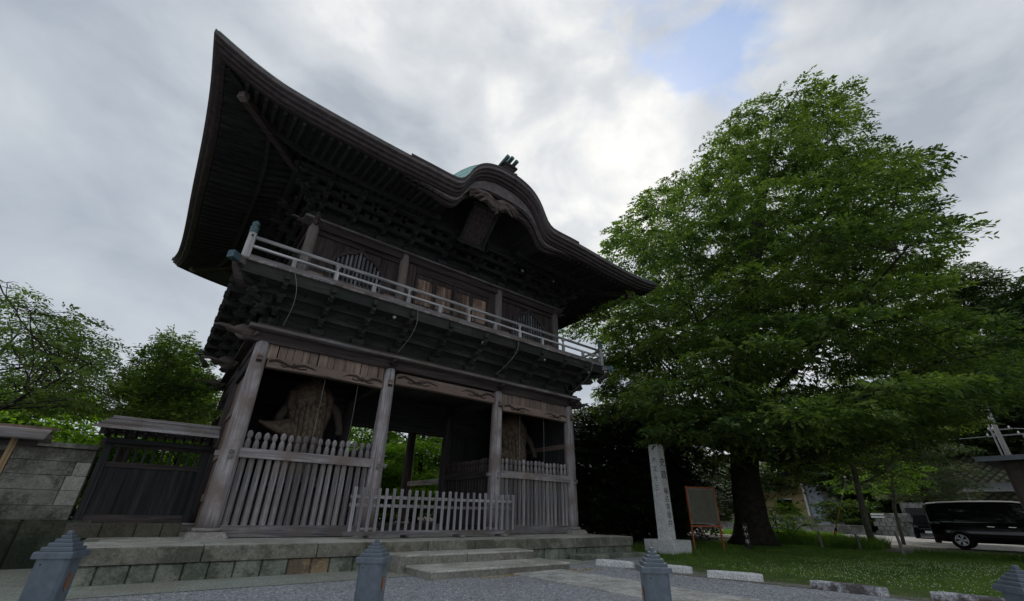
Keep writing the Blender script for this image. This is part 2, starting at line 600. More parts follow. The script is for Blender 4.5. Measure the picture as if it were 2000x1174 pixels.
MT['leaf_l'] = leaf_mat('cherry_leaf', (0.055, 0.09, 0.03), (0.11, 0.16, 0.048), (0.21, 0.28, 0.075), 0.4, 0.8)
MT['leaf_e'] = leaf_mat('evergreen_leaf', (0.045, 0.085, 0.022), (0.09, 0.15, 0.035), (0.27, 0.36, 0.07), 0.25, 0.9)
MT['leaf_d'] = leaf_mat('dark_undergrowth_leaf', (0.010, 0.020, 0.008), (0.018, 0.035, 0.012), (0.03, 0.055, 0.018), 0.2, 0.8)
MT['leaf_b'] = leaf_mat('bright_leaf', (0.09, 0.17, 0.02), (0.16, 0.28, 0.03), (0.28, 0.42, 0.05), 0.45, 0.8)
MT['leaf_h'] = leaf_mat('hill_leaf', (0.03, 0.05, 0.022), (0.055, 0.088, 0.034), (0.11, 0.15, 0.05), 0.25, 0.25)
MT['grass'] = leaf_mat('grass_blade', (0.075, 0.145, 0.028), (0.125, 0.225, 0.042), (0.20, 0.29, 0.065), 0.3, 0.7)
MT['flower'] = plain('clover_flower', (0.50, 0.60, 0.36), 0.8, 0, 0.1)
MT['car'] = plain('black_car_paint', (0.004, 0.004, 0.005), 0.12, 0, 0.1, 3, 0.6)
MT['glass'] = plain('dark_car_glass', (0.006, 0.008, 0.009), 0.06, 0, 0.1, 3, 0.7)
MT['tyre'] = plain('tyre_rubber', (0.012, 0.012, 0.012), 0.85)
MT['rim'] = plain('alloy_rim', (0.45, 0.45, 0.46), 0.3, 0.7, 0.05)
MT['van_glint'] = plain('pale_roof_glint', (0.62, 0.62, 0.64), 0.35, 0.0, 0.05)  # white tone paints the sky reflection along the van roof edge
MT['headlamp'] = plain('dark_headlamp', (0.04, 0.045, 0.05), 0.6, 0.0, spec=0.2)
MT['car_matte'] = plain('dull_black_car_paint', (0.006, 0.006, 0.007), 0.7, 0, 0.1, 3, 0.0)
MT['chrome'] = plain('chrome', (0.7, 0.7, 0.72), 0.12, 0.95, 0.03)
MT['plate'] = plain('number_plate', (0.7, 0.72, 0.75), 0.5, 0, 0.03)
MT['pole_yellow'] = plain('yellow_guard', (0.42, 0.28, 0.03), 0.6, 0, 0.2)
MT['yellow_wall'] = plain('yellow_house_wall', (0.42, 0.33, 0.17), 0.9, 0, 0.08, 3)
MT['shutter'] = plain('pale_blue_shutter', (0.36, 0.40, 0.47), 0.5, 0, 0.08)
MT['concrete'] = stone('low_concrete_wall', (0.14, 0.14, 0.135), (0.26, 0.255, 0.24), stain=(0.09, 0.09, 0.08), scale=1.0)
MT['ret'] = stone('retaining_wall_block', (0.085, 0.082, 0.06), (0.17, 0.16, 0.12), stain=(0.055, 0.06, 0.035), scale=1.4, va=0.25)
MT['house_dark'] = plain('dark_brown_siding', (0.085, 0.066, 0.055), 0.8, 0, 0.2)
MT['house_tan'] = plain('tan_siding', (0.20, 0.13, 0.085), 0.8, 0, 0.15)
MT['fascia'] = plain('pale_fascia', (0.42, 0.37, 0.33), 0.6, 0, 0.1)
MT['roof_metal'] = plain('grey_blue_sheet_roof', (0.15, 0.17, 0.19), 0.45, 0.2, 0.15)
MT['pole_conc'] = plain('grey_utility_pole', (0.24, 0.24, 0.23), 0.8, 0, 0.12)

# ------------------------------------------------------------------ ground
def sheet(name, poly, z, mat, kind='structure', th=None):
    mb = MB()
    if th:
        mb.prism(poly, z - th, z, 'z')
    else:
        mb.add([(x, y, z) for x, y in poly], [tuple(range(len(poly)))])
    o = mb.build(name, mat, kind=kind)
    return o


def gravel_mat():
    m, t, b = new_mat('grey_gravel', 0.95, 0.15)
    vec = coords(t, (1, 1, 1))
    v1 = t.n('ShaderNodeTexVoronoi', i_Scale=75.0)
    t.link(vec, v1.inputs['Vector'])
    v2 = t.n('ShaderNodeTexVoronoi', i_Scale=24.0)
    t.link(vec, v2.inputs['Vector'])
    sepc = t.n('ShaderNodeSeparateColor')
    t.link(v1.outputs['Color'], sepc.inputs[0])
    sepd = t.n('ShaderNodeSeparateColor')
    t.link(v2.outputs['Color'], sepd.inputs[0])
    mixv = t.math('ADD', t.math('MULTIPLY', sepc.outputs[0], 0.6), t.math('MULTIPLY', sepd.outputs[1], 0.4))
    col = t.ramp(mixv, [(0.08, (0.18, 0.185, 0.20)), (0.45, (0.42, 0.435, 0.46)), (0.75, (0.58, 0.595, 0.62)), (0.93, (0.78, 0.78, 0.79))])
    n1 = t.n('ShaderNodeTexNoise', i_Scale=0.8, i_Detail=6.0, i_Roughness=0.6)
    t.link(vec, n1.inputs['Vector'])
    col = t.mix(t.ramp(n1.outputs[0], [(0.45, (0, 0, 0)), (0.75, (0.6, 0.6, 0.6))]), col, (0.27, 0.25, 0.215))
    t.link(col, b.inputs['Base Color'])
    bump(t, b, t.math('ADD', v1.outputs['Distance'], t.math('MULTIPLY', v2.outputs['Distance'], 1.5)), 1.0, 0.02)
    return m


MT['gravel'] = gravel_mat()
m, t, b = new_mat('lawn_soil', 0.95, 0.1)
n1 = t.n('ShaderNodeTexNoise', i_Scale=2.5, i_Detail=8.0, i_Roughness=0.65)
t.link(coords(t, (1, 1, 1)), n1.inputs['Vector'])
t.link(t.ramp(n1.outputs[0], [(0.35, (0.08, 0.09, 0.04)), (0.55, (0.09, 0.13, 0.04)), (0.66, (0.18, 0.16, 0.10))]), b.inputs['Base Color'])
bump(t, b, n1.outputs[0], 0.8, 0.05)
MT['soil'] = m
MT['dirt'] = stone('worn_dirt', (0.10, 0.09, 0.065), (0.19, 0.175, 0.13), stain=(0.08, 0.085, 0.045), scale=3.0, speck=(0.30, 0.30, 0.30))
MT['lot'] = stone('worn_asphalt_lot', (0.15, 0.145, 0.145), (0.26, 0.255, 0.25), stain=(0.13, 0.12, 0.105), scale=0.9, speck=(0.09, 0.09, 0.09))
MT['earth'] = stone('packed_earth', (0.045, 0.04, 0.03), (0.10, 0.09, 0.065), scale=1.2)

sheet('ground', [(-900, -900), (900, -900), (900, 900), (-900, 900)], -0.012, MT['earth'])
sheet('gravel_forecourt', [(-30, -30), (9.9, -30), (9.9, 2), (9.75, 5.2), (10.3, 7.2), (12.2, 8.6), (12.2, 9.6), (-30, 9.6)], 0.0, MT['gravel'])
sheet('lawn', [(9.9, -30), (24.0, -30), (24.6, 3.2), (23.2, 5.6), (24.2, 7.6), (28.5, 9.5), (31, 11.5), (24, 13.2), (15, 12.5), (12.2, 9.6), (12.2, 8.6), (10.3, 7.2), (9.75, 5.2), (9.9, 2)], 0.004, MT['soil'])
sheet('parking_lot', [(24.6, 3.2), (23.2, 5.6), (24.2, 7.6), (28.5, 9.5), (31, 11.5), (33, 30), (60, 34), (80, -40), (24, -30)], 0.002, MT['lot'])
sheet('grass_verge_soil', [(31.5, 11.2), (40, 12.6), (44, 19), (34, 20)], 0.008, MT['soil'])
sheet('concrete_strip', [(-9, 8.15), (-0.4, 8.6), (3.3, 8.55), (8.2, 8.4), (9.4, 8.7), (9.4, 9.75), (-0.75, 9.75), (-0.75, 13.6), (-9, 13.6)], 0.006, MT['drain'])
sheet('worn_dirt_edge', [(9.35, 8.0), (10.3, 7.4), (9.95, 5.2), (10.15, 3.4), (10.35, 1.5), (10.4, -4), (10.05, -4), (9.9, 1.5), (9.7, 3.4), (9.35, 5.4), (9.0, 7.0)], 0.0075, MT['dirt'])
# painted line on the lot
ln = sheet('parking_line', [(37.5, 8.6), (37.7, 8.6), (40.3, 3.0), (40.1, 3.0)], 0.008, MT['white_paint'])

# loose pebbles so that the gravel has real relief
def pebbles(n, x0, x1, y0, y1, smin, smax, name, mat, seed=3, keep=None):
    rg = np.random.default_rng(seed)
    P = np.column_stack([rg.uniform(x0, x1, n), rg.uniform(y0, y1, n)])
    if keep is not None:
        P = P[keep(P)]
    n = len(P)
    base = np.array([(1, 0, 0), (-1, 0, 0), (0, 1, 0), (0, -1, 0), (0, 0, 1)], float)
    s = rg.uniform(smin, smax, (n, 1, 1)) * rg.uniform(0.6, 1.3, (n, 1, 3)) * np.array([1, 1, 0.6])
    V = base[None] * s
    a = rg.uniform(0, 6.283, n)
    ca, sa = np.cos(a), np.sin(a)
    X = V[:, :, 0] * ca[:, None] - V[:, :, 1] * sa[:, None] + P[:, 0:1]
    Y = V[:, :, 0] * sa[:, None] + V[:, :, 1] * ca[:, None] + P[:, 1:2]
    Z = V[:, :, 2] + 0.001
    V = np.stack([X, Y, Z], 2).reshape(-1, 3)
    f = np.array([(4, 0, 2), (4, 2, 1), (4, 1, 3), (4, 3, 0)])
    Fc = (f[None] + (np.arange(n) * 5)[:, None, None]).reshape(-1, 3)
    o = big_mesh(name, V, Fc, mat)
    o['kind'] = 'stuff'
    return o


def pmat():
    m, t, b = new_mat('loose_pebble', 0.9, 0.2)
    vec = coords(t, (1, 1, 1))
    sn = t.n('ShaderNodeVectorMath', operation='SNAP')
    t.link(vec, sn.inputs[0])
    sn.inputs[1].default_value = (0.03, 0.03, 5)
    w = t.n('ShaderNodeTexWhiteNoise')
    t.link(sn.outputs[0], w.inputs['Vector'])
    t.link(t.ramp(w.outputs[0], [(0.1, (0.17, 0.175, 0.19)), (0.6, (0.37, 0.38, 0.41)), (0.93, (0.54, 0.54, 0.57)), (0.99, (0.8, 0.8, 0.82))]), b.inputs['Base Color'])
    return m


MT['pebble'] = pmat()
on_gravel = lambda P: ~((P[:, 0] > 6.05) & (P[:, 0] < 7.65) & (P[:, 1] < 8.0)) & ~((P[:, 0] > 4.3) & (P[:, 0] < 7.9) & (P[:, 1] > 7.85))
tag(pebbles(100000, 0.0, 9.9, 1.6, 8.5, 0.005, 0.012, 'loose_gravel', MT['pebble'], keep=on_gravel), 'loose grey gravel spread over the forecourt', 'gravel')
lit = pebbles(700, 5.2, 8.4, 7.45, 7.95, 0.012, 0.03, 'leaf_litter', plain('dry_leaf', (0.30, 0.22, 0.10), 0.9, 0, 0.4, 20), 5, lambda P: np.abs(P[:, 1] - (7.85 - 0.02 * P[:, 0])) < 0.18)
tag(lit, 'dry yellow leaves gathered in front of the lowest stone step', 'leaf litter')
lit2 = pebbles(500, -0.6, 9.2, 8.45, 9.6, 0.006, 0.014, 'scattered_debris', MT['groove'], 8, lambda P: P[:, 1] > 8.5)
tag(lit2, 'dark specks of debris scattered on the pale concrete strip', 'debris')

# stone slab path
path = thing('stone_path', 'pale stone slab path crossing the gravel towards the lowest step', 'path', (6.85, 4, 0))
rg = random.Random(4)
y = -2.2
row = 0
while y < 7.75:
    h = rg.uniform(0.38, 0.55)
    x = 6.15
    while x < 7.5:
        w = rg.uniform(0.35, 0.7)
        if x + w > 7.3:
            w = 7.5 - x
        MB().cbox(x + 0.011, x + w - 0.011, y + 0.011, min(y + h, 7.85) - 0.011, -0.03, 0.022 + rg.uniform(0, 0.008), 0.008).build('slab', MT['path'], path)
        x += w
    y += h
    row += 1

# ------------------------------------------------------------------ podium
PZ = 0.5
PY = 9.7
pod = thing('stone_podium', 'low stone podium of squared slabs and green-stained blocks carrying the wooden gate', 'podium', (6, 12, 0))
rg = random.Random(12)
xs = [-0.72, 0.98, 2.84, 3.78, 5.2, 6.45, 8.05, 9.75, 11.2, 12.36]
for a, b_ in zip(xs[:-1], xs[1:]):
    d = rg.uniform(-0.012, 0.012)
    o = MB().cbox(a + 0.006, b_ - 0.006, PY + d, PY + 0.85, 0.265, PZ - rg.uniform(0, 0.008), 0.014).build('slab', MT['slab'], pod)
x = -0.66
tan_lo, tan_hi = 2.25, 3.3
while x < 12.3:
    w = rg.uniform(0.34, 0.46) if x < 4 else rg.uniform(0.22, 0.5)
    x2 = min(x + w, 12.3)
    mt_ = MT['block_tan'] if tan_lo < x + w / 2 < tan_hi else MT['block']
    h = 0.258 - rg.uniform(0, 0.01)
    MB().cbox(x + 0.007, x2 - 0.007, PY + 0.035 + rg.uniform(-0.012, 0.012), PY + 0.5, 0, h, 0.02).build('block', mt_, pod)
    x = x2
for a, b_ in zip(xs[:-1], xs[1:]):
    MB().box(a + 0.01, b_ - 0.01, PY + 0.035, PY + 0.86, PZ - 0.012, PZ + 0.003).build('skylit_top', MT['slab_top'], pod)  # thin pale sheet, sky light on the slab tops put into its colour
# core and paved top, joints recessed
MB().box(-0.64, 12.28, PY + 0.12, 20.4, 0, 0.47).build('core', MT['slab'], pod)
rg = random.Random(31)
for j, (ya, yb) in enumerate([(10.57, 11.3), (11.3, 12.1), (12.1, 12.9), (12.9, 14.0), (14.0, 15.4), (15.4, 17), (17, 18.7), (18.7, 20.4)]):
    x = -0.7 - rg.uniform(0, 0.4)
    while x < 12.35:
        x2 = min(x + rg.uniform(1.0, 1.7), 12.36)
        xa = max(x, -0.72)
        if x2 - xa > 0.15:
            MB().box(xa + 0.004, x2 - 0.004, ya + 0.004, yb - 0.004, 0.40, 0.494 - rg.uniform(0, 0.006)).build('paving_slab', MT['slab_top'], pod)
        x = x2
for k, (za, zb) in enumerate([(0, 0.26), (0.265, 0.495)]):
    y = PY + 0.9
    while y < 20.3:
        y2 = y + rg.uniform(0.7, 1.1)
        MB().box(-0.72 + 0.03 * (1 - k), -0.5, y + 0.006, y2 - 0.006, za, zb - 0.004).build('block', MT['block'], pod)
        MB().box(12.2, 12.36 - 0.03 * (1 - k), y + 0.006, y2 - 0.006, za, zb - 0.004).build('block', MT['block'], pod)
        y = y2

st1 = thing('stone_step', 'lowest and widest stone step lying out on the gravel in front of the podium', 'step', (6.05, 8.4, 0), 'stone steps of the podium')
MB().box(4.34, 7.77, 7.89, 8.91, 0.0, 0.105).build('riser_block', MT['step'], st1)
MB().cbox(4.33, 7.78, 7.88, 8.92, 0.106, 0.14, 0.012).build('skylit_tread', MT['slab_top'], st1)  # paler than the riser: light from the sky painted into the tread
st2 = thing('stone_step', 'second stone step tucked against the podium above the lowest step', 'step', (5.9, 9, 0), 'stone steps of the podium')
for a, b_ in ((4.2, 5.75), (5.757, 7.62)):
    MB().box(a + 0.006, b_ - 0.006, 8.938, 9.69, 0.0, 0.275).build('slab', MT['step'], st2)
    MB().cbox(a, b_, 8.93, 9.69, 0.276, 0.31, 0.010).build('skylit_tread', MT['slab_top'], st2)  # same pale tread, sky light put into the colour

# ------------------------------------------------------------------ the gate
CX = 6.57
PX = [1.165, 4.585, 8.555, 11.975]
PYS = [11.95, 15.2, 18.45]
gate = thing('temple_gate', 'tall two-storey dark wooden temple gate with a sweeping roof, grey pillars and curved front gable', 'temple gate', (CX, 11.95, PZ))

# stone bases and pillars
for j, yy in enumerate(PYS):
    for i, xx in enumerate(PX):
        b0 = MB().lathe([(0.43, PZ - 0.02), (0.41, PZ + 0.04), (0.36, PZ + 0.10), (0.33, PZ + 0.115)], 4, (xx, yy), math.pi / 4, 1.25, 1.25)
        b0.build('base_stone', MT['basestone'], gate, bevel=0.015)
        b1 = MB().lathe([(0.25, PZ + 0.11), (0.285, PZ + 0.135), (0.29, PZ + 0.16), (0.26, PZ + 0.19)], 24, (xx, yy))
        b1.build('base_disc', MT['basestone'], gate, smooth=True)
        mb = MB()
        prof = [(0.215, PZ + 0.19), (0.212, PZ + 0.5), (0.205, 2.0), (0.195, 3.2), (0.178, 4.1), (0.165, 4.6), (0.15, 4.85)]
        mb.lathe(prof, 28, (xx, yy))
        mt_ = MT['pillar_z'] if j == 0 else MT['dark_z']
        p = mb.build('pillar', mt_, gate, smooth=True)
        if j == 0:
            # mortise pegs beside the rail and the lintel
            for zz, sd in ((2.16, -1), (2.16, 1), (4.42, -1)):
                if abs(sd) and not (zz > 4 and i > 1):
                    w_ = 0.05
                    MB().box(xx + sd * 0.0 - 0.05, xx + 0.05, yy - 0.245, yy - 0.16, zz - 0.10, zz - 0.03).build('peg', MT['grey_y'], p)
                    MB().box(xx - 0.05, xx + 0.05, yy - 0.24, yy - 0.16, zz + 0.01, zz + 0.08).build('peg', MT['grey_y'], p)
                    break
            MB().box(xx - 0.06, xx + 0.06, yy - 0.222, yy - 0.10, 4.36, 4.42).build('peg', MT['brown_y'], p)
            MB().box(xx - 0.06, xx + 0.06, yy - 0.215, yy - 0.10, 4.45, 4.51).build('peg', MT['brown_y'], p)
            MB().box(xx - 0.065, xx + 0.065, yy - 0.185, yy - 0.175, 4.30, 4.36).build('peg_socket', MT['groove'], p)
            MB().box(xx - 0.30, xx - 0.17, yy - 0.05, yy + 0.05, 2.12, 2.22).build('tenon', MT['grey_x'], p)
            MB().box(xx + 0.17, xx + 0.30, yy - 0.05, yy + 0.05, 2.12, 2.22).build('tenon', MT['grey_x'], p)

def wave(x0, x1, z, y, amp, n, flip=1, r=0.014):
    pts = []
    for k in range(n):
        s_ = k / (n - 1)
        a = s_ * math.pi * 3.2
        pts.append((x0 + (x1 - x0) * s_ + 0.03 * math.sin(a * 2), y, z + flip * amp * math.sin(a) * (1 - 0.45 * s_)))
    return pts


def carving(parent, x0, x1, z0, z1, y):
    """scroll carving running in from both ends of a lintel"""
    L = (x1 - x0)
    h = z1 - z0
    for e, s_ in ((x0, 1), (x1, -1)):
        mb = MB()
        xa = e + s_ * 0.02
        mb.tube(wave(xa, e + s_ * L * 0.38, z0 + h * 0.55, y, h * 0.20, 44), [0.028 - 0.0004 * k for k in range(44)], 5)
        mb.tube(wave(e + s_ * L * 0.10, e + s_ * L * 0.30, z0 + h * 0.40, y, h * 0.16, 34, -1), 0.016, 5)
        # small spiral
        sp = []
        for k in range(16):
            a = k * 0.55
            rr = 0.012 + 0.004 * k
            sp.append((e + s_ * L * 0.2 + rr * math.cos(a), y, z0 + h * 0.45 + rr * math.sin(a)))
        mb.tube(sp, 0.012, 5)
        mb.build('carved_scroll', MT['groove'], parent)
        mb = MB()
        mb.tube(wave(xa + s_ * 0.03, e + s_ * L * 0.36, z0 + h * 0.66, y - 0.006, h * 0.20, 44), [0.024 - 0.00035 * k for k in range(44)], 5)
        mb.build('carved_scroll', MT['carve'], parent)


bays = [(PX[0] + 0.19, PX[1] - 0.19, 4.23, 4.50), (PX[1] + 0.19, PX[2] - 0.19, 4.42, 4.76), (PX[2] + 0.19, PX[3] - 0.19, 4.23, 4.50)]
for bi, (xa, xb, za, zb) in enumerate(bays):
    n = 10
    mb = MB()
    poly = []
    for k in range(n + 1):
        s_ = k / n
        poly.append((xa + (xb - xa) * s_, za + 0.02 * math.sin(math.pi * s_)))
    top = [(xb, zb - 0.05), (xb - 0.12, zb), (xa + 0.12, zb), (xa, zb - 0.05)]
    mb.prism(poly + top, 11.84, 12.03, 'y')
    ln_ = mb.build('lintel', MT['brown_x'], gate, bevel=0.012, fix=True)
    carving(ln_, xa + 0.02, xb - 0.02, za, zb, 11.838)
    if bi != 1:
        x = xa - 0.03
        rg = random.Random(bi + 40)
        while x < xb:
            w = rg.uniform(0.15, 0.30)
            MB().box(x + 0.006, min(x + w, xb) - 0.006, 11.90 + rg.uniform(0, 0.02), 11.96, zb - 0.03, 4.86).build('transom_plank', MT['brown_z'], gate)
            x += w
            if rg.random() < 0.35:
                x += 0.02

def rect(off, base=(PX[0], PX[3], PYS[0], PYS[2])):
    return base[0] - off, base[1] + off, base[2] - off, base[3] + off


def ring(name, off_in, off_out, z0, z1, mats, parent=gate, base=(PX[0], PX[3], PYS[0], PYS[2]), ext=0.0, bevel=0.0):
    """four beams around the building, side beams butted between front and back"""
    a0, a1, b0, b1 = rect(off_out, base)
    i0, i1, j0, j1 = rect(off_in, base)
    e = ext
    MB().box(a0 - e, a1 + e, b0, j0, z0, z1).build(name, mats[0], parent, bevel=bevel)
    MB().box(a0 - e, a1 + e, j1, b1, z0, z1).build(name, mats[0], parent, bevel=bevel)
    MB().box(a0, i0, j0 - e * 0, j1, z0, z1).build(name, mats[1], parent, bevel=bevel)
    MB().box(i1, a1, j0, j1, z0, z1).build(name, mats[1], parent, bevel=bevel)


ring('head_beam', -0.12, 0.12, 4.84, 5.12, (MT['dark_x'], MT['dark_y']), ext=0.35)
ring('plate_board', -0.15, 0.33, 5.12, 5.20, (MT['grey_x'], MT['dark_y']), ext=0.1)
ring('plate_board', -0.13, 0.27, 5.20, 5.27, (MT['dark_x'], MT['dark_y']))

# inner beams and the ceiling over the passage
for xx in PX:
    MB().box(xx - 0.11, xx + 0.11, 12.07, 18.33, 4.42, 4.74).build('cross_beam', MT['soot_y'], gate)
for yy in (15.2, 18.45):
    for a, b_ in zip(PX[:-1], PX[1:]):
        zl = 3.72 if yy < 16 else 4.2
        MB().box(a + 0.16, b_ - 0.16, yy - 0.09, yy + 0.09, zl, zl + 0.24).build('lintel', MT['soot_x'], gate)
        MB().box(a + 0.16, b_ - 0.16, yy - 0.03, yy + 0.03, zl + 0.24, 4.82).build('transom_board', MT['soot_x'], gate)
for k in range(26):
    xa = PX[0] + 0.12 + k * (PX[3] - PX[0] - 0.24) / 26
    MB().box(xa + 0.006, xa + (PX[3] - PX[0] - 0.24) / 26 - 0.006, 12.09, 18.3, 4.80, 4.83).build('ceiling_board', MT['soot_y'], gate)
# middle row: boarded walls behind the two figures, open doorway in the centre
for a, b_ in ((PX[0], PX[1]), (PX[2], PX[3])):
    MB().box(a + 0.1, b_ - 0.1, 15.212, 15.24, PZ, 3.72).build('back_board', MT['soot_x'], gate)
    x = a + 0.2
    while x < b_ - 0.2:
        x2 = min(x + 0.26, b_ - 0.2)
        MB().box(x + 0.004, x2 - 0.004, 15.17, 15.21, PZ, 3.71).build('wall_plank', MT['soot_z'], gate)
        x = x2
# outer side walls of the front bays
for xx, sgn in ((PX[0], 1), (PX[3], -1)):
    for ya, yb in ((12.14, 15.02),):
        y = ya
        while y < yb:
            y2 = min(y + 0.29, yb)
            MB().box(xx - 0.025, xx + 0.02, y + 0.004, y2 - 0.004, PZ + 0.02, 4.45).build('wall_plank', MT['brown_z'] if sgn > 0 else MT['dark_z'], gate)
            y = y2
        MB().box(xx + 0.022 if sgn > 0 else xx - 0.05, xx + 0.05 if sgn > 0 else xx - 0.028, ya - 0.12, yb + 0.16, PZ, 4.8).build('inner_lining', MT['soot_z'], gate)
        for z in (1.2, 2.2, 3.3):
            MB().box(xx - 0.06, xx - 0.028, ya, yb, z, z + 0.17).build('wall_rail', MT['brown_y'], gate)
# side rails of the open rear bays
for xx in PX:
    MB().box(xx - 0.05, xx + 0.05, 15.38, 18.28, 2.02, 2.2).build('side_rail', MT['grey_y'], gate)

# guard fences of pointed stakes
def stake_mesh(name, mat, zt=2.72, seed=0):
    mb = MB()
    prof = [(0.066, 0.0), (0.063, 1.5), (0.060, 1.78), (0.060, 1.90), (0.050, 1.99), (0.034, 2.015), (0.034, 2.035), (0.050, 2.055), (0.061, 2.09), (0.062, 2.13), (0.050, 2.175), (0.030, 2.205), (0.004, 2.215)]
    k = (zt - 0.5) / 2.215
    mb.lathe([(r, z * k) for r, z in prof], 8, ph=0.39)
    return mesh_of(mb, name, mat)


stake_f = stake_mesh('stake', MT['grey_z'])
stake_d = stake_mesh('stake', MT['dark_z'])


def niche_fence(x0, x1, y, along='x', front=True):
    f = MB()
    mt_ = MT['grey_x'] if along == 'x' else MT['dark_y']
    # the sill is the part mesh; rail and stakes hang on it
    if along == 'x':
        f.box(x0, x1, y - 0.10, y + 0.08, PZ + 0.005, 0.735)
    else:
        f.box(y - 0.08, y + 0.08, x0, x1, PZ + 0.005, 0.735)
    fo = f.build('guard_fence', mt_, gate, bevel=0.012)
    r_ = MB()
    if along == 'x':
        r_.box(x0 - 0.04, x1 + 0.04, y - 0.115, y - 0.052, 2.10, 2.31)
    else:
        r_.box(y - 0.115, y - 0.052, x0, x1, 2.10, 2.31)
    r_.build('rail', MT['pillar_x'] if (along == 'x' and front) else mt_, fo, bevel=0.008)
    rg_ = random.Random(int(x0 * 10))
    n = int(round((x1 - x0) / 0.182))
    for k in range(n):
        c = x0 + (k + 0.5) * (x1 - x0) / n + rg_.uniform(-0.012, 0.012)
        p = (c, y, PZ) if along == 'x' else (y, c, PZ)
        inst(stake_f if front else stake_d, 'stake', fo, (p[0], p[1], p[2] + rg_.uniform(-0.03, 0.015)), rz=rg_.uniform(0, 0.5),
             scale=(rg_.uniform(0.9, 1.15), rg_.uniform(0.9, 1.1), 1))
    # low backing boards between the stakes
    k = MB()
    if along == 'x':
        k.box(x0, x1, y + 0.062, y + 0.085, 0.74, 1.45)
        k.build('back_rail', MT['soot_x'], fo)
    return fo


niche_fence(PX[0] + 0.2, PX[1] - 0.2, 11.93)
niche_fence(PX[2] + 0.2, PX[3] - 0.2, 11.93)
niche_fence(12.17, 15.0, PX[1], 'y', False)
niche_fence(12.17, 15.0, PX[2], 'y', False)
# lattice of the passage doorway threshold
MB().box(PX[1] + 0.19, PX[2] - 0.19, 15.08, 15.3, PZ + 0.004, 0.70).build('threshold', MT['dark_x'], gate)

# ---- bracket complexes carrying the balcony
block_me = None
def block_mesh(w, h, mat):
    mb = MB()
    mb.lathe([(0.30 * w, 0.0), (0.36 * w, 0.15 * h), (0.5 * w * 1.0, 0.45 * h), (0.5 * w, h)], 4, ph=math.pi / 4, sx=1.41, sy=1.41)
    return mesh_of(mb, 'bearing_block', mat)


blk = {k: block_mesh(0.2, 0.12, MT[k + '_x']) for k in ('moss', 'soot')}
blk_big = {k: block_mesh(0.36, 0.22, MT[k + '_x']) for k in ('moss', 'soot')}


def bracket(px, py, ang, z0, kind, steps=3, reach=0.31, rise=0.27, wide=1.0):
    """stepped bracket set: outward arms, crossing arms, bearing blocks as sub-parts"""
    mat = MT[kind + '_x']
    ca, sa = math.cos(ang), math.sin(ang)

    def P(u, v, z):     # u outward, v sideways
        return (px + u * ca - v * sa, py + u * sa + v * ca, z)
    mb = MB()
    blocks = [((0, 0), z0, True)]
    z = z0 + 0.22
    for s_ in range(steps):
        u1 = reach * (s_ + 1)
        mb.bar(P(-0.2, 0, z + 0.07), P(u1 + 0.10, 0, z + 0.07), 0.11, 0.14)
        # upcurled end of the arm
        mb.bar(P(u1 + 0.06, 0, z + 0.06), P(u1 + 0.17, 0, z + 0.12), 0.10, 0.10)
        L = (0.34 + 0.10 * s_) * wide
        mb.bar(P(reach * s_, -L, z + 0.07), P(reach * s_, L, z + 0.07), 0.11, 0.14)
        for v in (-L + 0.08, 0, L - 0.08):
            blocks.append(((reach * s_, v), z + 0.14, False))
        blocks.append(((u1, 0), z + 0.14, False))
        z += rise
    # nose at the top
    mb.bar(P(-0.1, 0, z + 0.05), P(reach * steps + 0.22, 0, z + 0.05), 0.12, 0.15)
    mb.bar(P(reach * steps - 0.1, -0.42 * wide, z + 0.03), P(reach * steps - 0.1, 0.42 * wide, z + 0.03), 0.10, 0.12)
    o = mb.build('bracket_set', mat, gate)
    for (u, v), zz, big in blocks:
        inst((blk_big if big else blk)[kind], 'bearing_block', o, P(u, v, zz), rz=ang)
    return o


def bracket_row(base, z0, kind, xs_f, ys_s, steps, reach, rise, back=False, wide=1.0):
    x0, x1, y0, y1 = base
    for xx in xs_f:
        bracket(xx, y0, -math.pi / 2, z0, kind, steps, reach, rise, wide)
    for yy in ys_s:
        bracket(x0, yy, math.pi, z0, kind, steps, reach, rise, wide)
        bracket(x1, yy, 0, z0, kind, steps, reach, rise, wide)
    for xx, ang in ((x0, -2.356), (x1, -0.785)):
        bracket(xx, y0, ang, z0, kind, steps, reach * 1.38, rise, 0.6)


LB = (PX[0], PX[3], PYS[0], PYS[2])
xs_b = [PX[0], PX[0] + 1.14, PX[0] + 2.28, PX[1], PX[1] + 1.323, PX[1] + 2.647, PX[2], PX[2] + 1.14, PX[2] + 2.28, PX[3]]
bracket_row(LB, 5.27, 'moss', xs_b, [PYS[0], 13.0, 14.1, 15.2, 16.3, 17.4, PYS[2]], 3, 0.31, 0.25)


def frustum(name, o1, z1, o2, z2, mat, base=LB, n=1):
    a = rect(o1, base)
    b_ = rect(o2, base)
    mb = MB()
    A = [(a[0], a[2], z1), (a[1], a[2], z1), (a[1], a[3], z1), (a[0], a[3], z1)]
    B = [(b_[0], b_[2], z2), (b_[1], b_[2], z2), (b_[1], b_[3], z2), (b_[0], b_[3], z2)]
    for k in range(4):
        k2 = (k + 1) % 4
        mb.add([A[k], A[k2], B[k2], B[k]], [(0, 1, 2, 3)])
    return mb.build(name, mat, gate)


# stepped backing: wall, then ceilings rising outward between longitudinal beams
ring('bracket_beam', -0.03, 0.05, 5.27, 5.62, (MT['moss_x'], MT['moss_y']))
for s_ in range(3):
    z = 5.49 + 0.25 * (s_ + 1) - 0.05
    ring('bracket_beam', 0.31 * (s_ + 1) - 0.06, 0.31 * (s_ + 1) + 0.05, z, z + 0.13, (MT['moss_x'], MT['moss_y']))
frustum('soffit_board', 0.03, 5.60, 0.62, 6.12, MT['moss_x'])
frustum('soffit_board', 0.60, 6.11, 1.05, 6.30, MT['moss_x'])
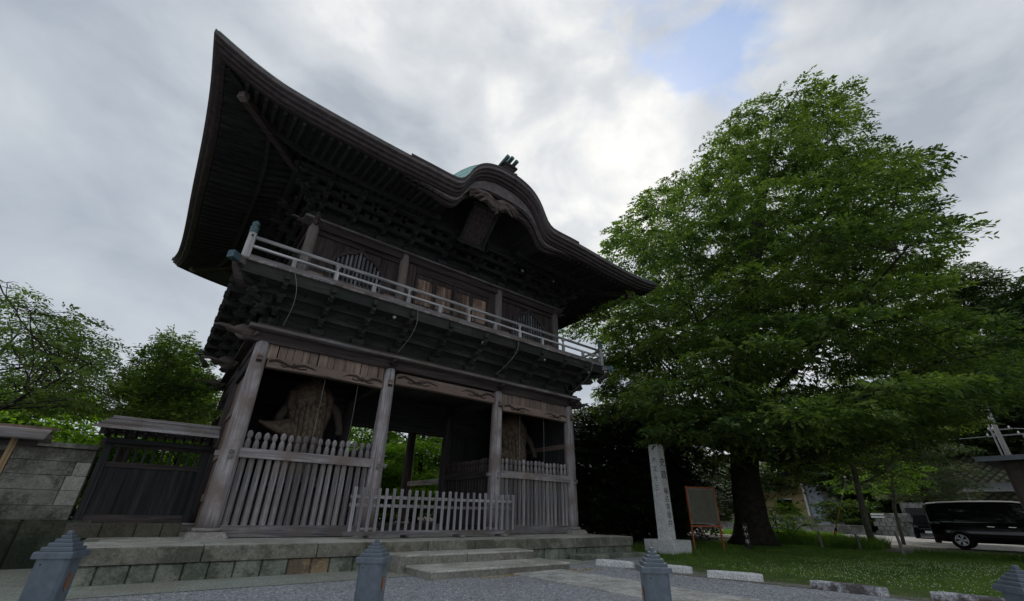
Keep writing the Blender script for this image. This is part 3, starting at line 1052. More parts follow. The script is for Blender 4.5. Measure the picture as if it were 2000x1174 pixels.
# wide front board below the balcony edge, in lengths
rg = random.Random(9)
BAL = rect(1.13)
def lengths(a, b_, lo, hi, rg_):
    out_ = []
    while a < b_ - 0.01:
        c = min(a + rg_.uniform(lo, hi), b_)
        if b_ - c < lo * 0.5:
            c = b_
        out_.append((a, c))
        a = c
    return out_
for xa, xb in lengths(BAL[0] + 0.08, BAL[1] - 0.08, 1.8, 3.0, rg):
    MB().box(xa + 0.003, xb - 0.003, BAL[2] + 0.07, BAL[2] + 0.115, 6.14, 6.44).build('fascia_board', MT['moss_x'], gate)
for ya, yb in lengths(BAL[2] + 0.12, BAL[3] - 0.12, 1.8, 3.0, rg):
    MB().box(BAL[0] + 0.07, BAL[0] + 0.115, ya, yb, 6.14, 6.44).build('fascia_board', MT['moss_y'], gate)
    MB().box(BAL[1] - 0.115, BAL[1] - 0.07, ya, yb, 6.14, 6.44).build('fascia_board', MT['moss_y'], gate)
# balcony floor planks, laid outward
n = 64
for k in range(n):
    xa = BAL[0] + k * (BAL[1] - BAL[0]) / n
    xb = BAL[0] + (k + 1) * (BAL[1] - BAL[0]) / n
    MB().box(xa + 0.004, xb - 0.004, BAL[2] + random.uniform(0, 0.012), 12.2, 6.445, 6.50).build('floor_plank', MT['grey_y'], gate)
n = 34
for k in range(n):
    ya = 12.21 + k * (BAL[3] - 12.21) / n
    yb = 12.21 + (k + 1) * (BAL[3] - 12.21) / n
    MB().box(BAL[0], PX[0] + 0.5, ya + 0.004, yb - 0.004, 6.445, 6.50).build('floor_plank', MT['grey_x'], gate)
    MB().box(PX[3] - 0.5, BAL[1], ya + 0.004, yb - 0.004, 6.445, 6.50).build('floor_plank', MT['grey_x'], gate)

# ---- balustrade
rb = (BAL[0] + 0.12, BAL[1] - 0.12, BAL[2] + 0.12, BAL[3] - 0.12)
for (xx, yy) in ((rb[0], rb[2]), (rb[1], rb[2]), (rb[0], rb[3]), (rb[1], rb[3])):
    p = MB().lathe([(0.095, 6.50), (0.092, 6.9), (0.085, 7.22)], 12, (xx, yy)).build('corner_post', MT['rail_z'], gate)
    MB().box(xx - 0.02, xx + 0.02, yy - 0.094, yy - 0.06, 7.08, 7.15).build('slot', MT['groove'], p)
    MB().lathe([(0.092, 7.22), (0.10, 7.235), (0.10, 7.26), (0.092, 7.27), (0.092, 7.36), (0.10, 7.37), (0.10, 7.39), (0.07, 7.40), (0.045, 7.42), (0.05, 7.435), (0.085, 7.47), (0.09, 7.50), (0.07, 7.54), (0.03, 7.575), (0.004, 7.61)], 16, (xx, yy)).build('finial', MT['copper'], p, smooth=True)
for a, b_, hx in (((rb[0], rb[2]), (rb[1], rb[2]), 'x'), ((rb[0], rb[3]), (rb[1], rb[3]), 'x'), ((rb[0], rb[2]), (rb[0], rb[3]), 'y'), ((rb[1], rb[2]), (rb[1], rb[3]), 'y')):
    d = Vector((b_[0] - a[0], b_[1] - a[1], 0))
    L = d.length
    d.normalize()
    A = Vector((*a, 0)) + d * 0.08
    B = Vector((*b_, 0)) - d * 0.08
    mt_ = MT['rail_' + hx]
    MB().tube([A + Vector((0, 0, 7.13)), B + Vector((0, 0, 7.13))], 0.048, 10).build('top_rail', mt_, gate, smooth=True)
    MB().bar(A + Vector((0, 0, 6.87)), B + Vector((0, 0, 6.87)), 0.075, 0.055).build('middle_rail', mt_, gate)
    MB().bar(A + Vector((0, 0, 6.575)), B + Vector((0, 0, 6.575)), 0.085, 0.11).build('bottom_rail', MT['grey_' + hx], gate)
    nn = int(round(L / 1.115))
    for k in range(1, nn):
        p = Vector((*a, 0)) + d * (L * k / nn)
        MB().box(p.x - 0.05, p.x + 0.05, p.y - 0.04, p.y + 0.04, 6.63, 6.84).build('baluster', MT['rail_z'], gate)
        if k % 2 == 0:
            q = MB().lathe([(0.035, 6.90), (0.032, 7.0), (0.06, 7.03), (0.07, 7.06), (0.066, 7.085)], 8, (p.x, p.y)).build('saucer_strut', MT['rail_z'], gate)
# corner beam ends with copper caps
for sx, cx_ in ((-1, BAL[0]), (1, BAL[1])):
    for sy, cy_ in ((-1, BAL[2]), (1, BAL[3])):
        c = Vector((cx_, cy_, 6.37))
        dd = Vector((sx, sy, 0)).normalized()
        p = MB().bar(c - dd * 0.5, c + dd * 0.02, 0.15, 0.16).build('corner_beam', MT['grey_x'], gate)
        MB().bar(c + dd * 0.02, c + dd * 0.24, 0.17, 0.18).build('beam_cap', MT['copper_blue'], p)
        # curled carved nose below
        pts = [c - dd * 0.35 + Vector((0, 0, -0.55)), c - dd * 0.15 + Vector((0, 0, -0.36)), c + dd * 0.02 + Vector((0, 0, -0.2)), c + dd * 0.10 + Vector((0, 0, -0.12))]
        MB().tube(pts, [0.10, 0.09, 0.065, 0.03], 7).build('carved_nose', MT['dark_x'], gate, smooth=True)

# elephant-trunk beam noses at the head beam, corner and side pillars
def beast_nose(p, d, parent=gate, s=1.0, mat='carve'):
    d = Vector(d).normalized()
    u = Vector((0, 0, 1))
    mb = MB()
    P0 = Vector(p)
    mb.tube([P0, P0 + d * 0.18 * s + u * 0.03, P0 + d * 0.36 * s + u * 0.05, P0 + d * 0.48 * s + u * 0.02], [0.13 * s, 0.16 * s, 0.13 * s, 0.06 * s], 9)
    mb.tube([P0 + d * 0.34 * s, P0 + d * 0.5 * s - u * 0.02, P0 + d * 0.66 * s + u * 0.03, P0 + d * 0.82 * s + u * 0.02, P0 + d * 0.93 * s - u * 0.02], [0.10 * s, 0.075 * s, 0.05 * s, 0.038 * s, 0.02 * s], 7)
    side = d.cross(u)
    for sg in (-1, 1):
        mb.tube([P0 + d * 0.05 * s + side * 0.10 * s * sg + u * 0.08 * s, P0 + d * 0.0 + side * 0.2 * s * sg + u * 0.02, P0 + d * 0.1 * s + side * 0.18 * s * sg - u * 0.10 * s], [0.03 * s, 0.05 * s, 0.02 * s], 5)
        mb.tube([P0 + d * 0.40 * s + side * 0.07 * s * sg - u * 0.05 * s, P0 + d * 0.58 * s + side * 0.09 * s * sg - u * 0.05 * s, P0 + d * 0.68 * s + side * 0.10 * s * sg + u * 0.03 * s], [0.022 * s, 0.018 * s, 0.006], 5)
    mb.tube([P0 + d * 0.1 * s - u * 0.1 * s, P0 + d * 0.3 * s - u * 0.15 * s, P0 + d * 0.45 * s - u * 0.10 * s], [0.07 * s, 0.06 * s, 0.02 * s], 6)
    return mb.build('beast_nose', MT[mat], parent, smooth=True)


for yy in PYS:
    beast_nose((PX[0] - 0.22, yy, 5.0), (-1, -0.12, 0.05))
    beast_nose((PX[3] + 0.22, yy, 5.0), (1, -0.12, 0.05))
for xx in PX[1:]:
    beast_nose((xx, PYS[0] - 0.14, 4.98), (0.0, -1, 0.02), s=0.55, mat='dark_x')

# ---- upper storey
UX = [1.60, 4.58, 8.56, 11.54]
UY0, UY1 = 12.12, 18.28
for yy in (UY0, UY1):
    for xx in UX:
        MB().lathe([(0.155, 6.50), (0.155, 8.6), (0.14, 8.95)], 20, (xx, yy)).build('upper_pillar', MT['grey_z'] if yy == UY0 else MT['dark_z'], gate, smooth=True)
for xx in (UX[0], UX[3]):
    for yy in (14.17, 16.22):
        MB().lathe([(0.155, 6.50), (0.155, 8.6), (0.14, 8.95)], 16, (xx, yy)).build('upper_pillar', MT['dark_z'], gate, smooth=True)
UB = (UX[0], UX[3], UY0, UY1)
ring('upper_head_beam', -0.10, 0.10, 8.72, 8.93, (MT['dark_x'], MT['dark_y']), base=UB, ext=0.22)
ring('upper_plate_board', -0.15, 0.22, 8.93, 9.0, (MT['grey_x'], MT['dark_y']), base=UB, ext=0.12)
ring('upper_sill', -0.08, 0.10, 6.505, 6.66, (MT['brown_x'], MT['dark_y']), base=UB)
# side bays: plank wall with bell-shaped window
def bell(cx_, z0, w, h, grow=0.0, n=18):
    """outline of a cusped bell window"""
    pts = []
    w2 = w / 2
    right = [(1.0, 0.0), (0.98, 0.10), (0.94, 0.28), (0.90, 0.45), (0.86, 0.58), (0.74, 0.66), (0.62, 0.72), (0.50, 0.80), (0.36, 0.83), (0.22, 0.86), (0.10, 0.93), (0.0, 1.0)]
    right = [(a * (w2 + grow), b_ * (h + grow) - (grow if b_ < 0.01 else 0)) for a, b_ in right]
    pts = [(cx_ + a, z0 + b_) for a, b_ in right] + [(cx_ - a, z0 + b_) for a, b_ in reversed(right[:-1])]
    return pts


def bell_half(u):
    """height fraction of the opening at relative half-width u"""
    tab = [(0.0, 1.0), (0.10, 0.93), (0.22, 0.86), (0.36, 0.83), (0.50, 0.80), (0.62, 0.72), (0.74, 0.66), (0.86, 0.58), (0.90, 0.45), (0.94, 0.28), (1.0, 0.0)]
    for (a, b_), (c, d) in zip(tab[:-1], tab[1:]):
        if a <= u <= c:
            return b_ + (d - b_) * (u - a) / (c - a)
    return 0.0


rg = random.Random(77)
for a, b_ in ((UX[0] + 0.14, UX[1] - 0.14), (UX[2] + 0.14, UX[3] - 0.14)):
    x = a
    while x < b_ - 0.01:
        x2 = min(x + rg.uniform(0.2, 0.3), b_)
        MB().box(x + 0.004, x2 - 0.004, 12.17 + rg.uniform(0, 0.008), 12.22, 7.30, 8.73).build('wall_plank', MT['dark_z'], gate)
        MB().box(x + 0.004, x2 - 0.004, 12.16 + rg.uniform(0, 0.008), 12.22, 6.65, 7.21).build('wall_plank', MT['panel_z'], gate)
        x = x2
    MB().box(a, b_, 12.11, 12.21, 7.21, 7.30).build('wall_rail', MT['brown_x'], gate)
    MB().box(a, b_, 12.12, 12.17, 8.56, 8.72).build('wall_rail', MT['dark_x'], gate)
    c = (a + b_) / 2 + 0.02
    W_, H_, Z0 = 1.66, 1.30, 7.16
    outer = bell(c, Z0, W_, H_, 0.10)
    inner = bell(c, Z0, W_, H_, 0.0)
    mb = MB()
    n = len(outer)
    vs = [(u, 12.03, v) for u, v in outer] + [(u, 12.03, v) for u, v in inner] + [(u, 12.15, v) for u, v in outer] + [(u, 12.15, v) for u, v in inner]
    fs = []
    for k in range(n):
        k2 = (k + 1) % n
        fs += [(k, k2, n + k2, n + k), (k, 2 * n + k, 2 * n + k2, k2), (n + k, n + k2, 3 * n + k2, 3 * n + k)]
    mb.add(vs, fs)
    wf = mb.build('bell_window', MT['dark_x'], gate, fix=True)
    mb = MB()
    mb.prism(bell(c, Z0, W_, H_, -0.005), 12.13, 12.145, 'y')
    mb.build('window_back', MT['soot_z'], wf)
    nb = 13
    for k in range(nb):
        u = -1 + 2 * (k + 0.5) / nb
        hh = bell_half(abs(u)) * H_
        xx = c + u * W_ / 2
        MB().bar((xx, 12.085, Z0 + 0.02), (xx, 12.085, Z0 + hh - 0.01), 0.062, 0.05, (0, 1, 0)).build('lattice_bar', MT['bar'], wf)
    # scroll feet of the window
    for sg in (-1, 1):
        MB().tube([(c + sg * (W_ / 2 + 0.06), 12.08, Z0 + 0.05), (c + sg * (W_ / 2 - 0.02), 12.07, Z0 - 0.10), (c + sg * (W_ / 2 - 0.22), 12.07, Z0 - 0.08), (c + sg * 0.35, 12.07, Z0 - 0.16), (c + sg * 0.02, 12.07, Z0 - 0.20)], [0.035, 0.05, 0.04, 0.045, 0.03], 6).build('window_scroll', MT['carve'], wf)
# centre bay: folding board doors
da, db = UX[1] + 0.14, UX[2] - 0.14
MB().box(da, da + 0.32, 12.12, 12.2, 6.66, 8.72).build('door_jamb', MT['dark_z'], gate)
MB().box(db - 0.32, db, 12.12, 12.2, 6.66, 8.72).build('door_jamb', MT['dark_z'], gate)
MB().box(da + 0.32, db - 0.32, 12.08, 12.2, 8.42, 8.72).build('door_head', MT['dark_x'], gate)
xa, xb = da + 0.34, db - 0.34
for k in range(4):
    p0 = xa + (xb - xa) * k / 4
    p1 = xa + (xb - xa) * (k + 1) / 4
    dr = MB()
    dr.box(p0 + 0.005, p0 + 0.075, 12.10, 12.17, 6.67, 8.41)
    dr.box(p1 - 0.075, p1 - 0.005, 12.10, 12.17, 6.67, 8.41)
    dr.box(p0 + 0.075, p1 - 0.075, 12.105, 12.165, 8.26, 8.41)
    dr.box(p0 + 0.075, p1 - 0.075, 12.105, 12.165, 7.22, 7.30)
    do = dr.build('door_leaf', MT['dark_z'], gate)
    x = p0 + 0.075
    while x < p1 - 0.08:
        x2 = min(x + rg.uniform(0.08, 0.15), p1 - 0.075)
        MB().box(x + 0.003, x2 - 0.003, 12.125 + rg.uniform(0, 0.012), 12.16, 6.67, 8.26).build('plank', MT['panel_z'], do)
        x = x2
    if k == 2:
        MB().box(p0 - 0.03, p0 + 0.03, 12.05, 12.1, 7.5, 8.6).build('lock_bar', MT['dark_z'], do)
# side and rear walls of the upper storey
for xx in (UX[0], UX[3]):
    y = UY0 + 0.14
    while y < UY1 - 0.15:
        y2 = min(y + 0.3, UY1 - 0.14)
        MB().box(xx - 0.03, xx + 0.02, y + 0.004, y2 - 0.004, 6.66, 8.73).build('wall_plank', MT['dark_z'], gate)
        y = y2
MB().box(UX[0] + 0.14, UX[3] - 0.14, UY1 - 0.02, UY1 + 0.03, 6.66, 8.73).build('rear_wall', MT['dark_x'], gate)
# beast noses at the upper corners
for xx, dx in ((UX[0], -1), (UX[3], 1)):
    beast_nose((xx + dx * 0.10, UY0 + 0.02, 8.83), (dx, -0.1, 0.1), s=0.62)
    beast_nose((xx, UY0 - 0.10, 8.83), (dx * 0.1, -1, 0.1), s=0.62)

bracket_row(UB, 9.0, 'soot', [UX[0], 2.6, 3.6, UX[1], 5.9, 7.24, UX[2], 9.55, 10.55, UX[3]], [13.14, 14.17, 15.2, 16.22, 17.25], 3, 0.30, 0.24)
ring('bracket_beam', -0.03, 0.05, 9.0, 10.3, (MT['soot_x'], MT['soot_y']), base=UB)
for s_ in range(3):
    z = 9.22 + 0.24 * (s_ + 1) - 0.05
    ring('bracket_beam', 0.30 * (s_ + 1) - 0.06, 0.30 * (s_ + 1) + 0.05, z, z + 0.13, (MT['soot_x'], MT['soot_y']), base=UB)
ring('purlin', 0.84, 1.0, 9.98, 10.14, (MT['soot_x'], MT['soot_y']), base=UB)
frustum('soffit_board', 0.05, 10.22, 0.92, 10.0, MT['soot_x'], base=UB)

# ------------------------------------------------------------------ great roof
def crom(tab, q):
    """smooth interpolation through a table of (q, value)"""
    xs_ = [a for a, _ in tab]
    ys_ = [b_ for _, b_ in tab]
    if q <= xs_[0]:
        return ys_[0]
    if q >= xs_[-1]:
        return ys_[-1]
    i = max(k for k in range(len(xs_)) if xs_[k] <= q)
    i = min(i, len(xs_) - 2)
    h = xs_[i + 1] - xs_[i]
    t_ = (q - xs_[i]) / h

    def sl(k):
        if k <= 0:
            return (ys_[1] - ys_[0]) / (xs_[1] - xs_[0])
        if k >= len(xs_) - 1:
            return (ys_[-1] - ys_[-2]) / (xs_[-1] - xs_[-2])
        return (ys_[k + 1] - ys_[k - 1]) / (xs_[k + 1] - xs_[k - 1])
    m0, m1 = sl(i) * h, sl(i + 1) * h
    return ((2 * t_**3 - 3 * t_**2 + 1) * ys_[i] + (t_**3 - 2 * t_**2 + t_) * m0 + (-2 * t_**3 + 3 * t_**2) * ys_[i + 1] + (t_**3 - t_**2) * m1)


KX = 6.78
KT = [(0, 1.47), (0.4, 1.45), (0.9, 1.30), (1.25, 1.05), (1.5, 0.70), (1.68, 0.32), (1.82, 0.12), (2.05, 0.0), (3, 0)]


def K(x):
    return crom(KT, abs(x - KX))


ZB = 10.33
XL, XR, YF, YR = -1.93, 15.07, 9.15, 21.7
FZ = [(XL, 11.12), (-1.5, 10.93), (-0.9, 10.70), (-0.2, 10.53), (1.6, 10.41), (3.1, 10.36), (4.8, 10.36), (9, 10.30), (10.4, 10.26), (12.3, 10.16), (14.0, 10.16), (XR, 10.30)]
SX = [(9.15, -1.93), (10.5, -1.79), (12.0, -1.73), (14.6, -1.76), (18.0, -1.83), (20.0, -1.96), (21.2, -2.12), (21.7, -2.22)]
SZ = [(9.15, 11.12), (10.5, 10.78), (12.0, 10.48), (14.6, 10.31), (18.0, 10.31), (20.0, 10.47), (21.2, 10.66), (21.7, 10.80)]
SZR = [(9.15, 10.30), (10.5, 10.26), (12.0, 10.25), (14.6, 10.24), (18.0, 10.28), (20.0, 10.45), (21.2, 10.64), (21.7, 10.80)]


def E_(side, u):
    if side == 'f':
        x = XL + u * (XR - XL)
        return x, YF, crom(FZ, x)
    if side == 'b':
        x = -2.22 + u * (15.36 + 2.22)
        s_ = abs(2 * u - 1)
        return x, YR, 10.31 + 0.49 * max(0, (s_ - 0.55) / 0.45) ** 2
    y = YF + u * (YR - YF)
    if side == 'l':
        return crom(SX, y), y, crom(SZ, y)
    return 2 * CX - crom(SX, y), y, crom(SZR, y)


NRM = {'f': (0, 1), 'b': (0, -1), 'l': (1, 0), 'r': (-1, 0)}
TAN = {'f': (1, 0), 'b': (1, 0), 'l': (0, 1), 'r': (0, 1)}


def RP(side, u, d, dz, kk=True):
    x, y, z = E_(side, u)
    n_, t_ = NRM[side], TAN[side]
    sh = d * (1 - 2 * u)
    z2 = ZB + (z - ZB) * max(0.0, 1 - d / 4.2) + dz
    px, py = x + n_[0] * d + t_[0] * sh, y + n_[1] * d + t_[1] * sh
    if side == 'f' and kk:
        z2 += K(x)
    return px, py, z2


def krise(d):
    return crom([(0.0, 0.0), (0.25, 0.17), (0.8, 0.52), (1.8, 0.95), (3.4, 1.15), (7, 1.15)], d)


US = {'f': [k / 130 for k in range(131)], 'b': [k / 40 for k in range(41)], 'l': [k / 60 for k in range(61)], 'r': [k / 60 for k in range(61)]}


def sweep(name, prof, mat, sides='flbr', kk=True, kmax=99):
    mb = MB()
    for s_ in sides:
        rows = []
        for d, dz in prof:
            rows.append([RP(s_, u, d, dz, kk) for u in US[s_]])
        mb.grid(rows)
    return mb.build(name, mat, gate, smooth=False)


sweep('roofing_edge', [(0.10, 0.03), (0.0, 0.0), (0.0, -0.13), (0.10, -0.135)], MT['eavelight_x'])
sweep('eave_layer', [(0.09, -0.13), (0.085, -0.25), (0.20, -0.26)], MT['eave_x'])
sweep('eave_layer', [(0.18, -0.25), (0.17, -0.27), (0.19, -0.34), (0.30, -0.345)], MT['eave_x'])
sweep('eave_layer', [(0.27, -0.33), (0.27, -0.43), (0.37, -0.44)], MT['dark_x'])
# second raised strip along the middle of the front edge
mb = MB()
us = [u for u in US['f'] if 3.05 < E_('f', u)[0] < 10.15]
rows = [[RP('f', u, d, dz) for u in us] for d, dz in [(0.22, 0.10), (-0.02, 0.075), (-0.02, 0.0), (0.01, -0.012)]]
mb.grid(rows)
for e in (0, -1):
    mb.add([r_[e] for r_ in rows], [(0, 1, 2, 3)])
mb.build('raised_edge_strip', MT['eave_x'], gate)
# soffits (the front one is open under the curved gable)
def soffit(name, prof, mat):
    mb = MB()
    for s_ in 'lbr':
        mb.grid([[RP(s_, u, d, dz, False) for u in US[s_]] for d, dz in prof])
    ul = [u for u in US['f'] if E_('f', u)[0] <= KX - 2.0]
    ur = [u for u in US['f'] if E_('f', u)[0] >= KX + 2.0]
    for uu in (ul, ur):
        mb.grid([[RP('f', u, d, dz, False) for u in uu] for d, dz in prof])
    return mb.build(name, mat, gate)


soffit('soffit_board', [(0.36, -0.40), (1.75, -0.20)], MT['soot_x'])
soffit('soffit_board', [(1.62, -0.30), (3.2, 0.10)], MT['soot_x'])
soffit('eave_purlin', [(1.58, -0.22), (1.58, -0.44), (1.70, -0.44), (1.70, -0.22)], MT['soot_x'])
# vault under the curved gable
mb = MB()
xs_v = [KX - 2.1 + 4.2 * k / 40 for k in range(41)]
rows = [[(x, YF + d, crom(FZ, x) + K(x) - 0.44 + 0.02 * d) for x in xs_v] for d in (0.36, 1.2, 2.1)]
mb.grid(rows)
mb.build('gable_vault', MT['soot_y'], gate)
mb = MB()
rows = [[(x, YF + 2.08, 10.0) for x in xs_v], [(x, YF + 2.08, max(10.0, crom(FZ, x) + K(x) - 0.42)) for x in xs_v]]
mb.grid(rows)
mb.build('gable_back_wall', MT['soot_z'], gate)
# bargeboard following the curve
mb = MB()

def wk(x):
    q_ = max(0.0, 1 - abs(x - KX) / 3.6)
    return q_ * q_ * (3 - 2 * q_)


rows = [[(x, YF + d, crom(FZ, x) + K(x) * (1 - kz * wk(x)) - 0.42 - dz * wk(x)) for x in [KX - 3.6 + 7.2 * k / 80 for k in range(81)]] for d, dz, kz in ((0.33, -0.03, 0), (0.33, 0.34, 0.09), (0.45, 0.36, 0.09), (0.45, -0.03, 0))]
mb.grid(rows)
mb.build('curved_bargeboard', MT['eavelight_x'], gate)
mb = MB()
rows = [[(x, YF + d, crom(FZ, x) + K(x) * (1 - kz * wk(x)) - 0.44 - dz * wk(x)) for x in [KX - 3.6 + 7.2 * k / 80 for k in range(81)]] for d, dz, kz in ((0.52, -0.03, 0), (0.52, 0.56, 0.13), (0.64, 0.58, 0.13), (0.64, -0.03, 0))]
mb.grid(rows)
mb.build('curved_bargeboard', MT['dark_x'], gate)

# rafters in two tiers
def rafter(side, c, d1, z1, d2, z2, w, h, kk):
    """one rafter standing at coordinate c along the eave"""
    if side in 'f':
        lo, hi = XL, XR
    else:
        lo, hi = YF, YR
    room = min(c - lo, hi - c)
    dd2 = min(d2, room - 0.05)
    if dd2 - d1 < 0.25:
        return
    zz2 = z1 + (z2 - z1) * (dd2 - d1) / (d2 - d1)
    P = []
    for d, z in ((d1, z1), (dd2, zz2)):
        u = (c - d - lo) / (hi - lo - 2 * d)
        u = min(max(u, 0), 1)
        p = RP(side, u, d, z, False)
        zz = p[2]
        if kk and side == 'f':
            zz += K(c)
        if side in 'fb':
            P.append((c, p[1], zz))
        else:
            P.append((p[0], c, zz))
    mb_ = MB().bar(P[0], P[1], w, h)
    return mb_


def near_k(x, r_):
    return abs(x - KX) < r_


def add_rafters(side, lo, hi, step, mat):
    c = lo + 0.45
    while c < hi - 0.4:
        if not (side == 'f' and near_k(c, 2.0)):
            q = rafter(side, c, 0.40, -0.455, 1.74, -0.26, 0.085, 0.11, False)
            if q:
                q.build('rafter', mat, gate)
            q = rafter(side, c, 1.60, -0.36, 3.15, 0.03, 0.10, 0.12, False)
            if q:
                q.build('rafter', mat, gate)
        c += step


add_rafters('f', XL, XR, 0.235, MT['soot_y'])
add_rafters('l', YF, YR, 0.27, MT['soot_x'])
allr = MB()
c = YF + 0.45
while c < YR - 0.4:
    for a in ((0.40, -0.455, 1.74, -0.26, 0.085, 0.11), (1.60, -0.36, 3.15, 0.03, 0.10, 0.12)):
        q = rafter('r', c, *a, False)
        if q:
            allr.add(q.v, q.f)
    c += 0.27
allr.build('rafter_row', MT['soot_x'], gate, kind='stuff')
# hip rafters with pale-tipped ends
for s_, u, dx, dy in (('f', 0.0, 1, 1), ('f', 1.0, -1, 1), ('b', 0.0, 1, -1), ('b', 1.0, -1, -1)):
    x, y, z = E_(s_, u)
    a = Vector((x + dx * 0.95, y + dy * 0.95, ZB + (z - ZB) * 0.78 - 0.55))
    b_ = Vector((x + dx * 3.1, y + dy * 3.1, 10.2))
    MB().bar(a, b_, 0.17, 0.2).build('hip_rafter', MT['dark_x'], gate)
    dn = (a - b_).normalized()
    MB().bar(a, a + dn * 0.16, 0.19, 0.22).build('hip_rafter_cap', MT['grey_x'], gate)
    a2 = Vector((x + dx * 0.45, y + dy * 0.45, ZB + (z - ZB) * 0.9 - 0.44))
    MB().bar(a2, a + Vector((0, 0, 0.16)), 0.14, 0.15).build('hip_rafter', MT['soot_x'], gate)

# top surface of the roof (courses of copper), ridge and gable
mb = MB()
for s_ in 'flbr':
    rows = []
    nd = 22
    for k in range(nd + 1):
        d = 0.06 + (6.2 - 0.06) * k / nd
        for st in (0, 1):
            dz = 0.03 + 0.34 * d + 0.046 * d * d + (0.02 if st else 0)
            rw_ = []
            for u in US[s_]:
                p = RP(s_, u, d, dz, False)
                if s_ == 'f':
                    kz = crom(FZ, E_('f', u)[0]) + K(p[0]) - 0.05 + krise(d) * math.sqrt(max(0, K(p[0])) / 1.47)
                    if K(p[0]) > 0.002 and kz > p[2]:
                        p = (p[0], p[1], kz)
                rw_.append(p)
            rows.append(rw_)
    mb.grid(rows)
rf = mb.build('roof_surface', MT['copper_roof'], gate)
MB().box(CX - 2.6, CX + 2.6, 15.3, 15.7, 13.9, 14.75).build('main_ridge', MT['copper'], gate, bevel=0.04)
# curved gable roof: stepped copper sheets running back to the main roof
ns = 34
hw = 2.02
xk = [KX - hw + 2 * hw * k / ns for k in range(ns + 1)]
for k in range(ns):
    xa, xb = xk[k], xk[k + 1]
    lift_a = 0.035 if xa < KX else 0.06
    lift_b = 0.06 if xa < KX else 0.035
    mb = MB()
    za, zb = crom(FZ, xa) + K(xa), crom(FZ, xb) + K(xb)
    za, zb = za + (0.075 if xa < KX else 0.03), zb + (0.03 if xa < KX else 0.075)
    fa, fb = math.sqrt(max(0, K(xa)) / 1.47), math.sqrt(max(0, K(xb)) / 1.47)
    rows = []
    for d in (0.03, 0.25, 0.5, 0.8, 1.3, 1.8, 2.6, 3.4):
        ws_ = 1 + 0.03 * d
        xa2, xb2 = KX + (xa - KX) * ws_, KX + (xb - KX) * ws_
        A_, B_ = za + krise(d) * fa, zb + krise(d) * fb
        rows.append([(xa2, YF + d, A_ - 0.08), (xa2, YF + d, A_), (xb2, YF + d, B_), (xb2, YF + d, B_ - 0.08)])
    mb.grid(rows)
    mb.f.append((0, 1, 2, 3))
    mb.build('gable_roof_sheet', MT['copper_roof'], gate)
# ridge-end ornament on top of the curved gable
ox, oy, oz = 6.86, YF + 0.12, crom(FZ, KX) + 1.47 + 0.03
orn = MB()
orn.prism([(ox - 0.42, oz - 0.05), (ox + 0.42, oz - 0.05), (ox + 0.36, oz + 0.12), (ox - 0.36, oz + 0.12)], oy, oy + 0.34, 'y')
orn.prism([(ox - 0.26, oz + 0.12), (ox + 0.26, oz + 0.12), (ox + 0.21, oz + 0.46), (ox - 0.21, oz + 0.46)], oy + 0.04, oy + 0.3, 'y')
orn.prism([(ox - 0.33, oz + 0.46), (ox + 0.33, oz + 0.46), (ox + 0.30, oz + 0.53), (ox - 0.30, oz + 0.53)], oy - 0.02, oy + 0.36, 'y')
orn.prism([(ox - 0.25, oz + 0.53), (ox + 0.25, oz + 0.53), (ox + 0.22, oz + 0.58), (ox - 0.22, oz + 0.58)], oy, oy + 0.34, 'y')
oo = orn.build('ridge_end_ornament', MT['dark_x'], gate, bevel=0.012, fix=True)
for k, dx in enumerate((-0.2, 0.0, 0.2)):
    zc = oz + 0.66 + (0.05 if k == 1 else 0.0)
    p = MB().tube([(ox + dx, oy + 0.42, zc - 0.05), (ox + dx, oy - 0.14, zc + 0.05)], 0.075, 12).build('ridge_tube', MT['copper'], oo)
for sg in (-1, 1):
    MB().lathe([(0.10, -0.03), (0.12, 0.0), (0.10, 0.03), (0.03, 0.05)], 12).build('ornament_scroll', MT['dark_x'], oo, local=True).matrix_local = Matrix.Translation(Vector((ox + sg * 0.46, oy + 0.05, oz + 0.06)) - wo(gate)) @ Matrix.Rotation(R(90), 4, 'X')
    MB().box(ox + sg * 0.30 - 0.05, ox + sg * 0.30 + 0.05, oy + 0.02, oy + 0.2, oz + 0.12, oz + 0.30).build('ornament_shoulder', MT['dark_x'], oo, bevel=0.02)
MB().prism([(ox - 0.12, oz + 0.26), (ox + 0.12, oz + 0.26), (ox + 0.08, oz + 0.32), (ox - 0.08, oz + 0.32)], oy + 0.015, oy + 0.05, 'y').build('ornament_crest', MT['dark_x'], oo)
# carved pendant under the arch: two wings and a body with feather grooves
gx, gy, gz = 6.42, YF + 0.34, 10.62
def blob(cx_, cy_, cz_, rx, ry, rz_, n=10, m_=8):
    q = MB()
    rows = []
    for i in range(m_ + 1):
        th = math.pi * i / m_
        rows.append([(cx_ + rx * math.sin(th) * math.cos(2 * math.pi * k / n), cy_ + ry * math.sin(th) * math.sin(2 * math.pi * k / n), cz_ + rz_ * math.cos(th)) for k in range(n)])
    q.grid(rows, closed=True)
    return q


